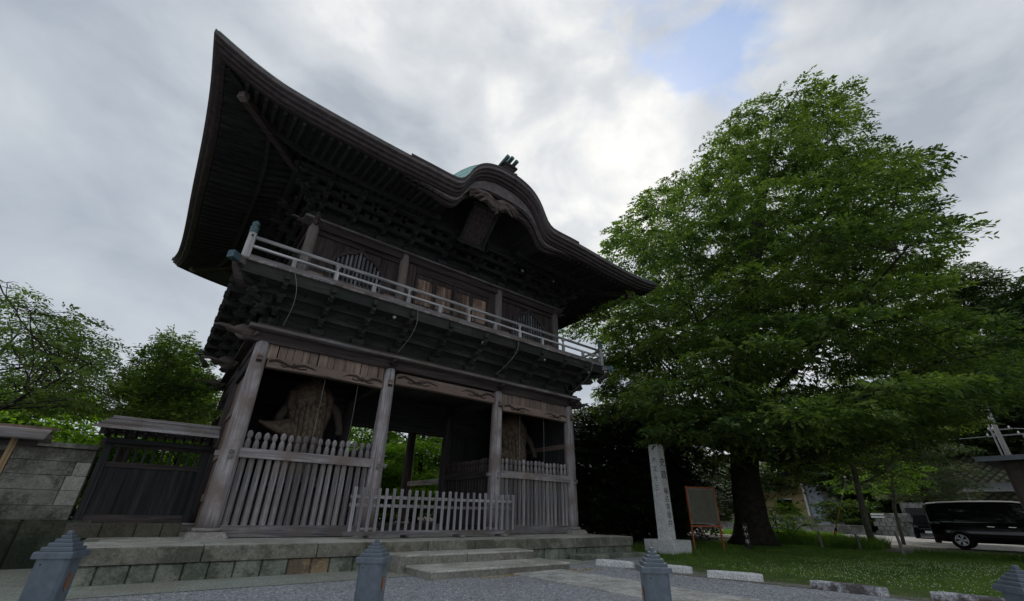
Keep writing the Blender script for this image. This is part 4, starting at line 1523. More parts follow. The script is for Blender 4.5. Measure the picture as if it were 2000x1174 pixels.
pd = blob(gx, gy, gz - 0.28, 0.2, 0.12, 0.2)
for sg in (-1, 1):
    for j, (dz, L) in enumerate(((0.10, 0.98), (0.0, 0.9), (-0.11, 0.78), (-0.22, 0.6))):
        pts = []
        for k in range(9):
            s_ = k / 8
            pts.append((gx + sg * (0.08 + L * s_), gy - 0.03 * j, gz - 0.16 + dz + 0.28 * math.sin(math.pi * s_ * 0.62) - 0.30 * s_ * s_ + 0.025 * math.sin(9 * s_ + j)))
        pd.tube(pts, [0.075, 0.085, 0.085, 0.08, 0.075, 0.065, 0.055, 0.04, 0.015], 6)
pl2 = []
for k in range(25):
    s_ = -1 + k / 12
    pl2.append((gx + 1.0 * s_, gz - 0.02 + 0.24 * math.sin(math.pi * abs(s_) * 0.62) - 0.30 * s_ * s_ + 0.05))
for k in range(25):
    s_ = 1 - k / 12
    pl2.append((gx + 1.0 * s_, gz - 0.30 + 0.20 * math.sin(math.pi * abs(s_) * 0.62) - 0.16 * s_ * s_ - 0.12 * (1 - abs(s_)) + 0.03 * math.sin(14 * s_)))
pd.prism(pl2, gy + 0.02, gy + 0.07, 'y')
pendant = pd.build('carved_pendant', MT['carve'], gate, smooth=True)
for sg in (-1, 1):
    sp = []
    for k in range(18):
        a = k * 0.5
        rr = 0.02 + 0.008 * k
        sp.append((gx + sg * (0.45 + rr * math.cos(a)), gy - 0.12, gz - 0.12 + rr * 0.7 * math.sin(a)))
    MB().tube(sp, 0.022, 5).build('carved_scroll', MT['carve'], pendant)
MB().tube([(gx, gy - 0.02, gz - 0.42), (gx + 0.06, gy - 0.06, gz - 0.52), (gx - 0.03, gy - 0.05, gz - 0.62)], [0.1, 0.06, 0.02], 7).build('pendant_tip', MT['carve'], pendant, smooth=True)
# framed name board hanging tilted under the arch
T0, T1 = Vector((6.42, 10.0, 10.6)), Vector((6.42, 10.95, 9.62))
pl = MB().bar(T0, T1, 0.86, 0.05, (0, -1, 0)).build('name_board', MT['dark_z'], gate)
dT = (T1 - T0).normalized()
nT = Vector((1, 0, 0)).cross(dT)
if nT.y > 0:
    nT = -nT
for sg in (-1, 1):
    a = T0 + Vector((sg * 0.46, 0, 0)) + nT * 0.05
    MB().bar(a, a + (T1 - T0), 0.10, 0.12, (0, -1, 0)).build('board_frame', MT['soot_z'], pl)
for q in (T0, T1):
    MB().bar(q + nT * 0.05 - Vector((0.56, 0, 0)), q + nT * 0.05 + Vector((0.56, 0, 0)), 0.12, 0.12, tuple(nT)).build('board_frame', MT['soot_x'], pl)
# small fittings
for xx, zz in ((10.75, 9.75), (9.1, 9.62), (2.4, 9.9)):
    MB().lathe([(0.03, zz), (0.06, zz + 0.03), (0.05, zz + 0.10), (0.02, zz + 0.12)], 10, (xx, 11.3)).build('eave_lamp', MT['metal'], gate, smooth=True)
for xx in (2.3, 4.1, 7.2, 9.9, 12.2):
    MB().lathe([(0.03, 0), (0.055, 0.02), (0.06, 0.07), (0.03, 0.10)], 10).build('small_lamp', MT['metal'], gate, smooth=True, local=True, loc=Vector((xx, BAL[2] + 0.16, 6.03)) - wo(gate))

# grounding cables hanging in curves below the balcony
cab = [((1.28, 10.80, 6.42), (1.45, 11.6, 5.3)), ((4.70, 10.80, 6.42), (4.6, 11.6, 5.3)), ((8.55, 10.80, 6.42), (8.2, 11.6, 5.35)), ((12.25, 10.80, 6.42), (11.85, 11.6, 5.35))]
clab = ['thin pale cable hanging below the balcony nearest its left corner post', 'thin pale cable hanging below the balcony above the second pillar from the left', 'thin pale cable hanging below the balcony above the third pillar from the left', 'thin pale cable hanging below the balcony nearest its right corner']
for (a, b_), lb_ in zip(cab, clab):
    a, b_ = Vector(a), Vector(b_)
    pts = []
    for k in range(13):
        s_ = k / 12
        p = a.lerp(b_, s_) + Vector((0.10 * math.sin(math.pi * s_), 0, 0))
        p.y = 10.80 - 0.02 + (b_.y - 10.78) * s_ ** 2.2
        pts.append(p)
    tag(MB().tube(pts, 0.007, 5).build('hanging_cable', MT['cord']), lb_, 'cable', 'cables hanging below the balcony')
# cords in front of the niches
for xx, lb_ in ((2.85, 'thin pale cord hanging in front of the figure in the left niche'), (3.75, 'thin pale cord hanging right of the figure in the left niche'),
                (9.62, 'thin pale cord hanging in front of the figure in the right niche'), (10.75, 'thin pale cord hanging right of the figure in the right niche')):
    MB().tube([(xx, 12.02, 4.22), (xx + 0.01, 12.02, 3.4), (xx, 12.03, 2.35)], 0.0045, 5).build('cord', MT['cord'], gate)

# ------------------------------------------------------------------ guardian figures
def skin_body(name, verts, edges, radii, mat, parent, root=0):
    me = bpy.data.meshes.new(name)
    off = wo(parent)
    me.from_pydata([tuple(Vector(v) - off) for v in verts], edges, [])
    me.materials.append(mat)
    o = bpy.data.objects.new(name, me)
    C.objects.link(o)
    o.parent = parent
    md = o.modifiers.new('skin', 'SKIN')
    if not me.skin_vertices:
        bpy.context.view_layer.objects.active = o
    for i, r_ in enumerate(radii):
        me.skin_vertices[0].data[i].radius = (r_, r_)
    me.skin_vertices[0].data[root].use_root = True
    md.use_smooth_shade = True
    s_ = o.modifiers.new('sub', 'SUBSURF')
    s_.levels = 2
    s_.render_levels = 2
    return o


def guardian(cx_, cy_, flip, label):
    t_ = thing('guardian_statue', label, 'statue', (cx_, cy_, PZ), 'guardian figures in the gate niches')
    f = flip
    z = PZ
    V = [(0, 0, 1.95), (0, 0, 2.35), (0.02 * f, -0.03, 2.75), (0, -0.02, 3.1), (0, -0.05, 3.28), (0, -0.10, 3.48),      # pelvis..head
         (0.32 * f, 0, 1.75), (0.42 * f, -0.18, 1.2), (0.36 * f, 0, 0.62), (0.38 * f, -0.3, 0.58),                         # leg
         (-0.32 * f, 0, 1.75), (-0.36 * f, -0.05, 1.2), (-0.34 * f, 0.05, 0.62), (-0.36 * f, -0.25, 0.58),
         (0.42 * f, 0, 3.05), (0.78 * f, -0.1, 2.85), (0.88 * f, -0.3, 2.4), (0.86 * f, -0.35, 2.2),                        # raised arm
         (-0.42 * f, 0, 3.05), (-0.72 * f, 0.0, 2.6), (-0.8 * f, -0.15, 2.1), (-0.82 * f, -0.18, 1.92)]
    V = [(cx_ + a, cy_ + b_, z + c * 1.12) for a, b_, c in V]
    Ed = [(0, 1), (1, 2), (2, 3), (3, 4), (4, 5), (0, 6), (6, 7), (7, 8), (8, 9), (0, 10), (10, 11), (11, 12), (12, 13), (3, 14), (14, 15), (15, 16), (16, 17), (3, 18), (18, 19), (19, 20), (20, 21)]
    Rd = [0.42, 0.40, 0.46, 0.38, 0.17, 0.21, 0.26, 0.19, 0.11, 0.10, 0.26, 0.19, 0.11, 0.10, 0.18, 0.14, 0.10, 0.12, 0.18, 0.14, 0.10, 0.11]
    skin_body('body', V, Ed, Rd, MT['statue_dark'], t_)
    # face and topknot
    q = MB()
    q.tube([(cx_, cy_ - 0.26, z + 3.92), (cx_, cy_ - 0.31, z + 3.86)], [0.03, 0.04], 6)
    for s2 in (-1, 1):
        q.tube([(cx_ + s2 * 0.03, cy_ - 0.27, z + 3.98), (cx_ + s2 * 0.12, cy_ - 0.24, z + 4.02)], [0.025, 0.02], 5)
        q.tube([(cx_ + s2 * 0.19, cy_ - 0.10, z + 3.84), (cx_ + s2 * 0.2, cy_ - 0.08, z + 3.98)], [0.04, 0.035], 6)
    q.tube([(cx_ - 0.07, cy_ - 0.275, z + 3.79), (cx_ + 0.07, cy_ - 0.275, z + 3.79)], 0.022, 5)
    q.build('face', MT['statue_dark'], t_, smooth=True)
    MB().lathe([(0.10, z + 4.0), (0.13, z + 4.06), (0.07, z + 4.12), (0.08, z + 4.17), (0.02, z + 4.21)], 12, (cx_, cy_ - 0.04)).build('topknot', MT['statue_dark'], t_, smooth=True)
    # skirt with folds, belt cloth and one side blown out like a wing
    q = MB()
    n = 40
    rows = []
    for zz, r_, fl in ((2.25, 0.36, 0.02), (2.0, 0.42, 0.04), (1.7, 0.50, 0.06), (1.4, 0.58, 0.08), (1.15, 0.66, 0.10)):
        rows.append([(cx_ + (r_ + fl * math.sin(9 * 2 * math.pi * k / n)) * math.cos(2 * math.pi * k / n), cy_ + (r_ + fl * math.sin(9 * 2 * math.pi * k / n)) * 0.8 * math.sin(2 * math.pi * k / n), z + zz + 0.05 * math.sin(6 * math.pi * k / n)) for k in range(n)])
    q.grid(rows, closed=True)
    q.build('skirt', MT['statue'], t_, smooth=True)
    rows = []
    for k in range(9):
        s_ = k / 8
        xx = cx_ - f * (0.25 + 1.0 * s_)
        top = z + 2.72 + 0.05 * math.sin(s_ * 5) + 0.02 * s_
        bot = z + 2.15 + 0.42 * s_ ** 1.5
        rows.append([(xx, cy_ - 0.33 - 0.08 * math.sin(6 * s_), top), (xx, cy_ - 0.42, (top * 2 + bot) / 3), (xx, cy_ - 0.46, (top + 2 * bot) / 3), (xx + f * 0.05, cy_ - 0.34, bot), (xx, cy_ - 0.26, (top + bot) / 2)])
    q = MB().grid(rows, closed=True)
    q.build('blown_sash', MT['statue'], t_, smooth=True)
    q = MB()
    n = 44
    rows = []
    for zz, r_, fl in ((4.02, 0.15, 0.01), (3.85, 0.42, 0.03), (3.6, 0.62, 0.05), (3.2, 0.60, 0.07), (2.8, 0.50, 0.06), (2.45, 0.44, 0.04), (2.2, 0.52, 0.06)):
        rows.append([(cx_ + 0.03 * math.sin(5 * zz) + (r_ + fl * math.sin(11 * 2 * math.pi * k / n + 4 * zz)) * math.cos(2 * math.pi * k / n), cy_ - 0.02 + (r_ + fl * math.sin(11 * 2 * math.pi * k / n + 4 * zz)) * 0.72 * math.sin(2 * math.pi * k / n), z + zz + 0.05 * math.sin(6 * math.pi * k / n)) for k in range(n)])
    q.grid(rows, closed=True)
    q.build('robe', MT['statue'], t_, smooth=True)
    q = MB()
    for k in range(7):
        a = -0.9 + 0.3 * k
        q.tube([(cx_ + 0.36 * math.sin(a) + 0.05 * math.sin(3 * k), cy_ - 0.42 * math.cos(a), z + 3.5 - 0.1 * (k % 3)), (cx_ + 0.42 * math.sin(a), cy_ - 0.5 * math.cos(a), z + 3.0), (cx_ + 0.42 * math.sin(a) + 0.04, cy_ - 0.5 * math.cos(a), z + 2.5), (cx_ + 0.5 * math.sin(a), cy_ - 0.56 * math.cos(a), z + 2.0)], [0.03, 0.08, 0.09, 0.04], 7)
    q.build('robe_fold', MT['statue'], t_, smooth=True)
    MB().box(cx_ - 0.8, cx_ + 0.8, cy_ - 0.5, cy_ + 0.5, PZ, PZ + 0.52).build('plinth', MT['soot_x'], t_, bevel=0.04)
    # ribbon of cloth swirling over the shoulders
    return t_


guardian(2.95, 13.55, 1, 'ochre robed guardian figure with a blown sash standing in the left niche of the gate')
guardian(10.45, 13.55, 1, 'dark guardian figure standing in the right niche of the gate behind the stake fence')

# ------------------------------------------------------------------ barrier in front of the passage
bar_ = thing('wooden_barrier', 'low grey wooden picket barrier standing across the gate passage on the podium', 'barrier', (6.1, 10.95, PZ))
bx0, bx1, by = 3.78, 8.55, 10.95
pk = MB()
pk.cbox(-0.038, 0.038, -0.022, 0.022, 0, 0.94, 0.012)
pk_me = mesh_of(pk, 'picket', MT['barrier_z'])
n = 25
for k in range(n):
    xx = bx0 + 0.03 + (bx1 - bx0 - 0.06) * k / (n - 1)
    inst(pk_me, 'picket', bar_, (xx, by - 0.03, PZ + 0.13), rot=(random.uniform(-0.01, 0.01), random.uniform(-0.012, 0.012), 0), scale=(random.uniform(0.9, 1.1), 1, random.uniform(0.985, 1.01)))
for zz in (0.69, 0.875):
    for a, b_ in ((bx0 - 0.05, 6.15), (6.155, bx1 + 0.02)):
        MB().box(a, b_, by - 0.006, by + 0.028, PZ + zz - 0.035, PZ + zz + 0.035).build('rail', MT['grey_x'], bar_)
MB().box(bx0 - 0.12, 5.0, by - 0.08, by + 0.03, PZ + 0.055, PZ + 0.14).build('bottom_beam', MT['grey_x'], bar_, bevel=0.006)
MB().box(4.99, bx1 + 0.05, by - 0.085, by + 0.035, PZ + 0.06, PZ + 0.16).build('bottom_beam', MT['grey_x'], bar_, bevel=0.006)
for xx in (4.3, 5.25, 6.75, 8.15):
    MB().box(xx - 0.06, xx + 0.06, by - 0.22, by + 0.25, PZ + 0.003, PZ + 0.06).build('foot', MT['grey_y'], bar_, bevel=0.008)
for k in range(6):
    inst(pk_me, 'picket', bar_, (bx1 + 0.03, by + 0.10 + 0.15 * k, PZ + 0.13), rz=R(90))
for xx in (bx1 - 0.02,):
    for zz in (0.69, 0.875):
        MB().box(xx, xx + 0.03, by + 0.03, by + 0.9, PZ + zz - 0.035, PZ + zz + 0.035).build('rail', MT['grey_y'], bar_)
    MB().box(xx - 0.02, xx + 0.06, by + 0.04, by + 0.9, PZ + 0.06, PZ + 0.14).build('bottom_beam', MT['grey_y'], bar_)

# ------------------------------------------------------------------ left: roofed wooden screen and stone wall
wing = thing('roofed_wooden_screen', 'dark wooden screen wall with open slats under a small board roof left of the gate', 'screen wall', (0, 12.8, PZ))
WY = 12.8
for xx in (-1.0, 0.78):
    MB().box(xx - 0.07, xx + 0.07, WY - 0.07, WY + 0.07, 0.76, 2.36).build('post', MT['soot_z'], wing, bevel=0.01)
MB().box(-0.93, 0.71, WY - 0.05, WY + 0.05, 0.76, 0.90).build('sill_beam', MT['dark_x'], wing)
MB().box(-1.06, 0.84, WY - 0.22, WY - 0.06, 2.26, 2.36).build('eave_beam', MT['soot_x'], wing)
MB().box(-0.93, 0.71, WY - 0.05, WY + 0.05, 1.80, 1.90).build('middle_beam', MT['dark_x'], wing)
MB().box(-1.15, 0.95, WY - 0.055, WY + 0.055, 2.20, 2.36).build('top_beam', MT['dark_x'], wing)
x = -0.93
rg = random.Random(55)
while x < 0.70:
    x2 = min(x + 0.2, 0.71)
    MB().box(x + 0.003, x2 - 0.003, WY - 0.02, WY + 0.012, 0.90, 1.80).build('plank', MT['soot_z'], wing)
    x = x2
MB().box(-0.93, 0.71, WY + 0.014, WY + 0.03, 0.88, 1.82).build('back_board', MT['soot_x'], wing)
for k in range(10):
    xx = -0.82 + k * 0.158
    MB().bar((xx, WY, 1.90), (xx, WY, 2.20), 0.05, 0.035, (0, 1, 0)).build('slat', MT['soot_z'], wing)
# roof of lapped boards, both slopes
RX0, RX1 = -1.32, 0.88
for sgn in (-1, 1):
    for k in range(7):
        ya, yb = 0.62 - 0.092 * k, 0.62 - 0.092 * (k + 1) - 0.012
        za, zb = 2.50 + 0.040 * k, 2.50 + 0.040 * (k + 1) - 0.018
        q = MB()
        sh = 0.20 * (k / 7)
        y1, y2 = WY + sgn * ya, WY + sgn * yb
        q.add([(RX0 + 0.0 + sh * 0.9, y1, za), (RX1, y1, za), (RX1, y2, zb), (RX0 + sh * 0.9 + 0.03, y2, zb),
               (RX0 + sh * 0.9, y1, za + 0.03), (RX1, y1, za + 0.03), (RX1, y2, zb + 0.03), (RX0 + sh * 0.9 + 0.03, y2, zb + 0.03)],
              [(0, 1, 2, 3), (4, 7, 6, 5), (0, 4, 5, 1), (1, 5, 6, 2), (2, 6, 7, 3), (3, 7, 4, 0)])
        q.build('roof_board', MT['grey_x'], wing, fix=True)
MB().box(RX0 + 0.2, RX1 + 0.01, WY - 0.06, WY + 0.06, 2.775, 2.83).build('ridge_board', MT['grey_x'], wing)
for xx in (RX0 + 0.2, RX1 - 0.08):
    MB().box(xx, xx + 0.05, WY - 0.5, WY + 0.5, 2.40, 2.49).build('gable_beam', MT['soot_y'], wing)
q = MB()
for sgn in (-1, 1):
    for k in range(12):
        xx = RX0 + 0.15 + k * 0.18
        q.bar((xx, WY + sgn * 0.56, 2.465), (xx, WY + sgn * 0.03, 2.68), 0.04, 0.045)
q.build('rafter_row', MT['soot_y'], wing, kind='stuff')
x = -1.12
rg = random.Random(6)
ws = thing('screen_footing', 'row of brown stones under the dark wooden screen wall on the podium', 'stone footing', (0, 12.8, PZ))
MB().box(-1.1, 0.72, WY - 0.10, WY + 0.10, PZ - 0.2, 0.745).build('core', MT['footing'], ws)
while x < 0.72:
    x2 = min(x + rg.uniform(0.3, 0.6), 0.74)
    MB().cbox(x + 0.006, x2 - 0.006, WY - 0.16, WY + 0.14, PZ - 0.01, 0.752, 0.012).build('block', MT['footing'], ws)
    x = x2

wall = thing('stone_wall', 'grey stone block wall on a mossy plinth running left from the wooden screen', 'wall', (-3, 12.9, 0))
z = 0.80
rg = random.Random(17)
heights = [0.255, 0.27, 0.27, 0.26, 0.25]
xR = -1.14
for k, h in enumerate(heights):
    x = xR
    first = True
    while x > -7.5:
        w = rg.uniform(0.22, 0.34) if (first and k in (1, 2, 3)) else rg.uniform(0.95, 1.6)
        xa = max(x - w, -7.5)
        mt_ = MT['wallstone_pale'] if (first and k in (1, 2, 3)) else MT['wallstone']
        MB().cbox(xa + 0.004, x - 0.004, 12.80 + rg.uniform(0, 0.01), 13.15, z, z + h - 0.008, 0.008).build('block', mt_, wall)
        x = xa
        first = False
    z += h
x = xR + 0.02
while x > -7.5:
    xa = max(x - rg.uniform(0.9, 1.4), -7.5)
    MB().cbox(xa + 0.003, x - 0.003, 12.72, 13.23, z, z + 0.09, 0.02).build('coping', MT['wallstone'], wall)
    x = xa
x = -0.74
while x > -7.5:
    xa = max(x - rg.uniform(1.0, 1.9), -7.5)
    MB().cbox(xa + 0.004, x - 0.004, 12.66, 13.3, 0, 0.795, 0.03).build('plinth_block', MT['mossy'], wall)
    x = xa

# small roofed notice stand at the left edge
kx, ky = -2.05, 10.1
ks = thing('roofed_notice_stand', 'small notice stand with a brown board roof and tan post before the stone wall', 'notice stand', (kx, ky, 0))
for xx in (kx - 0.95, kx + 0.16):
    MB().box(xx - 0.04, xx + 0.04, ky - 0.04, ky + 0.04, 0, 2.02).build('post', MT['tan'], ks, bevel=0.006)
MB().box(kx - 1.1, kx + 0.42, ky - 0.035, ky + 0.035, 1.88, 1.97).build('cross_beam', MT['dark_x'], ks)
MB().box(kx - 0.9, kx + 0.2, ky - 0.02, ky + 0.02, 0.9, 1.8).build('notice_panel', MT['dark_x'], ks)
for sgn in (-1, 1):
    for k in range(3):
        ya, yb = 0.33 - 0.10 * k, 0.33 - 0.10 * (k + 1) - 0.02
        za, zb = 1.96 + 0.055 * k, 1.96 + 0.055 * (k + 1) + 0.008
        q = MB()
        y1, y2 = ky + sgn * ya, ky + sgn * yb
        xa, xb = kx - 1.25, kx + 0.52
        q.add([(xa, y1, za), (xb, y1, za), (xb, y2, zb), (xa, y2, zb), (xa, y1, za + 0.02), (xb, y1, za + 0.02), (xb, y2, zb + 0.02), (xa, y2, zb + 0.02)],
              [(0, 1, 2, 3), (4, 7, 6, 5), (0, 4, 5, 1), (1, 5, 6, 2), (2, 6, 7, 3), (3, 7, 4, 0)])
        q.build('roof_board', MT['grey_x'], ks, fix=True)
MB().box(kx - 1.28, kx + 0.6, ky - 0.035, ky + 0.035, 2.14, 2.175).build('ridge_board', MT['panel_x'], ks)

# ------------------------------------------------------------------ bollards
def bollard(loc, rz, label):
    t_ = thing('bollard', label, 'bollard', loc, 'blue-grey bollards along the forecourt edge', rz)
    w = 0.114
    q = MB()
    c = 0.028
    prof = [(-w + c, -w), (w - c, -w), (w, -w + c), (w, w - c), (w - c, w), (-w + c, w), (-w, w - c), (-w, -w + c)]
    q.prism(prof, -0.12, 0.645, 'z')
    q.build('body', MT['bollard'], t_, local=True, fix=True, bevel=0.004)
    q = MB()
    z = 0.64
    for hw_, h in ((0.135, 0.05), (0.108, 0.032), (0.084, 0.030), (0.060, 0.028), (0.038, 0.025)):
        q.lathe([(hw_ * 1.414, z), (hw_ * 1.414, z + h * 0.75), (hw_ * 1.36, z + h), (hw_ * 1.1, z + h)], 4, ph=math.pi / 4)
        z += h
    q.lathe([(0.026, z), (0.026, z + 0.03), (0.022, z + 0.034)], 4, ph=math.pi / 4)
    q.build('stepped_cap', MT['bollard'], t_, local=True, bevel=0.004)
    for sg in (1, -1):
        rfl = MB().lathe([(0.030, 0), (0.034, 0.003), (0.030, 0.006), (0.005, 0.008)], 20, sy=2.0).build('reflector', MT['reflector'], t_, local=True)
        rfl.matrix_local = Matrix.Translation(Vector((sg * (w + 0.001), 0, 0.47))) @ Matrix.Rotation(R(90 * sg), 4, 'Y') @ Matrix.Rotation(R(90), 4, 'Z')
        for dz in (-0.055, 0.055):
            MB().lathe([(0.006, 0), (0.006, 0.004), (0.002, 0.006)], 8).build('screw', MT['chrome'], t_, local=True).matrix_local = Matrix.Translation(Vector((sg * (w + 0.009), 0, 0.47 + dz))) @ Matrix.Rotation(R(90 * sg), 4, 'Y')
    for xx in (-0.06,):
        MB().lathe([(0.006, 0), (0.006, 0.003)], 8).build('screw', MT['groove'], t_, local=True).matrix_local = Matrix.Translation(Vector((xx, -w - 0.001, 0.60))) @ Matrix.Rotation(R(90), 4, 'X')
    return t_


bz = R(-42)
bollard((-0.44, 5.58, 0.05), R(-20), 'blue-grey bollard in the bottom left corner with its orange oval reflector showing')
bollard((1.926, 4.668, 0), bz, 'blue-grey stepped-cap bollard in front of the stone podium, left of the steps')
bollard((3.92, 2.87, -0.01), bz, 'blue-grey stepped-cap bollard in front of the white kerb stones and monument')
bollard((5.957, 0.715, -0.055), bz, 'blue-grey bollard cut off in the bottom right corner with only its cap in view')

# ------------------------------------------------------------------ kerb stones
kb = [((9.03, 8.23), (9.33, 7.38), 'white speckled kerb stone lying nearest the podium and steps', 'granite'),
      ((9.42, 6.95), (9.66, 6.10), 'white speckled kerb stone half hidden behind the bollard cap', 'granite'),
      ((9.42, 5.60), (9.80, 4.68), 'long clean white kerb stone right of the bollard, below the notice board', 'granite'),
      ((9.74, 3.83), (9.86, 2.76), 'kerb stone with a dark brown stained face beside the lawn', 'granite_dirty'),
      ((10.08, 2.27), (10.2, 1.05), 'kerb stone with stains at the bottom right edge of the lawn', 'granite_dirty')]
for (a, b_, lb_, mt_) in kb:
    a, b_ = Vector((*a, 0)), Vector((*b_, 0))
    L = (b_ - a).length
    q = MB()
    n = 7
    rows = []
    rg = random.Random(int(a.y * 10))
    for k in range(n + 1):
        xx = L * k / n
        j = lambda: rg.uniform(-0.006, 0.006)
        e = 0.012 if k in (0, n) else 0
        rows.append([(xx, -0.085 + e + j(), 0), (xx, -0.08 + e + j(), 0.105 - e + j()), (xx, -0.055 + j(), 0.135 - e), (xx, 0.055 + j(), 0.135 - e), (xx, 0.08 - e + j(), 0.105 - e + j()), (xx, 0.085 - e, 0)])
    q.grid(rows, closed=True)
    q.f.append(tuple(range(6)))
    q.f.append(tuple(reversed(range(len(q.v) - 6, len(q.v)))))
    o = q.build('kerb_stone', MT[mt_], fix=True, bevel=0.006)
    o.location = a
    o.rotation_euler = (0, 0, math.atan2(b_.y - a.y, b_.x - a.x))
    tag(o, lb_, 'kerb stone', 'kerb stones between gravel and lawn')
o = MB().cbox(9.5, 12.2, 9.15, 9.66, 0, 0.11, 0.02).build('low_edging_stone', MT['block'])
tag(o, 'low flat green edging stone between the podium end and the monument base', 'edging stone')

# ------------------------------------------------------------------ inscribed stone marker
mx_, my_ = 13.95, 9.55
mon = thing('stone_monument', 'tall pale granite pillar carved with vertical characters on a square base', 'monument', (mx_, my_, 0))
MB().cbox(-0.47, 0.47, 0.10, 0.58, 0, 0.40, 0.012).build('base_block', MT['granite'], mon, local=True)
MB().cbox(-0.47, 0.55, -0.52, 0.092, 0, 0.40, 0.012).build('base_block', MT['granite'], mon, local=True)
shaft = MB()
s0, s1 = 0.205, 0.185
shaft.lathe([(s0 * 1.414, 0.395), (s1 * 1.414, 3.33), (s1 * 1.2, 3.40), (0.02, 3.43)], 4, ph=math.pi / 4)
sh_o = shaft.build('shaft', MT['granite'], mon, local=True, bevel=0.008)


def text_mesh(s, size, name, mat, parent, mtx, extrude=0.004):
    cu = bpy.data.curves.new(name, 'FONT')
    cu.body = s
    cu.size = size
    cu.extrude = extrude
    cu.align_x = 'CENTER'
    cu.align_y = 'CENTER'
    to = bpy.data.objects.new(name + '_tmp', cu)
    C.objects.link(to)
    dg = bpy.context.evaluated_depsgraph_get()
    dg.update()
    me = bpy.data.meshes.new_from_object(to.evaluated_get(dg))
    bpy.data.objects.remove(to)
    me.name = name
    me.materials.clear()
    me.materials.append(mat)
    o = bpy.data.objects.new(name, me)
    C.objects.link(o)
    o.parent = parent
    o.matrix_local = mtx
    return o


def face_mtx(side, z, off=0.002):
    # 'a' faces local -x, 'b' faces local -y
    w_ = s0 + (s1 - s0) * (z - 0.395) / 2.935
    if side == 'b':
        return Matrix.Translation((0, -w_ - off, z)) @ Matrix.Rotation(R(90), 4, 'X')
    return Matrix.Translation((-w_ - off, 0, z)) @ Matrix.Rotation(R(-90), 4, 'Z') @ Matrix.Rotation(R(90), 4, 'X')


for k, ch in enumerate('大正十三'):
    text_mesh(ch, 0.19, 'inscription', MT['inscription'], sh_o, face_mtx('a', 2.86 - 0.30 * k), 0.002)
for k, ch in enumerate('史蹟'):
    text_mesh(ch, 0.30, 'inscription', MT['inscription'], sh_o, face_mtx('b', 2.78 - 0.42 * k), 0.002)
for k, ch in enumerate('稱名寺境内'):
    text_mesh(ch, 0.23, 'inscription', MT['inscription'], sh_o, face_mtx('b', 1.85 - 0.245 * k), 0.002)

# ------------------------------------------------------------------ orange-framed notice board
na, nb_ = Vector((15.95, 9.75, 0)), Vector((16.95, 9.35, 0))
# direction of the board
nd_ = (nb_ - na)
ang = math.atan2(nd_.y, nd_.x)
nbd = thing('notice_board', 'faded notice board in an orange metal frame on two legs beside the stone monument', 'notice board', tuple((na + nb_) / 2), None, ang)
hwid = 0.62
for sx in (-1, 1):
    MB().box(sx * hwid - 0.025, sx * hwid + 0.025, -0.025, 0.025, 0, 2.12).build('leg', MT['orange'], nbd, local=True)
MB().box(-hwid + 0.026, hwid - 0.026, -0.024, 0.024, 2.06, 2.11).build('top_bar', MT['orange'], nbd, local=True)
MB().box(-hwid + 0.026, hwid - 0.026, -0.024, 0.024, 0.76, 0.82).build('bottom_bar', MT['orange'], nbd, local=True)
MB().box(-hwid + 0.06, hwid - 0.06, -0.012, 0.012, 0.90, 2.02).build('panel', MT['board_face'], nbd, local=True)
q = MB()
for a in ((-hwid + 0.03, -hwid + 0.06, 0.86, 2.05), (hwid - 0.06, hwid - 0.03, 0.86, 2.05), (-hwid + 0.06, hwid - 0.06, 0.86, 0.90), (-hwid + 0.06, hwid - 0.06, 2.02, 2.05)):
    q.box(a[0], a[1], -0.02, 0.02, a[2], a[3])
q.build('panel_frame', MT['concrete'], nbd, local=True)

# tree name post
tp = thing('tree_name_post', 'short dark wooden post with white katakana letters at the foot of the big tree', 'sign post', (18.8, 9.3, 0), None, R(-50))
MB().box(-0.10, 0.10, -0.06, 0.06, 0, 0.92).build('post', MT['dark_z'], tp, local=True, bevel=0.01)
for k, ch in enumerate('ケヤキ'):
    text_mesh(ch, 0.17, 'letter', MT['white_paint'], tp, Matrix.Translation((0, -0.064, 0.72 - 0.23 * k)) @ Matrix.Rotation(R(90), 4, 'X') @ Matrix.Scale(1.1, 4), 0.002)

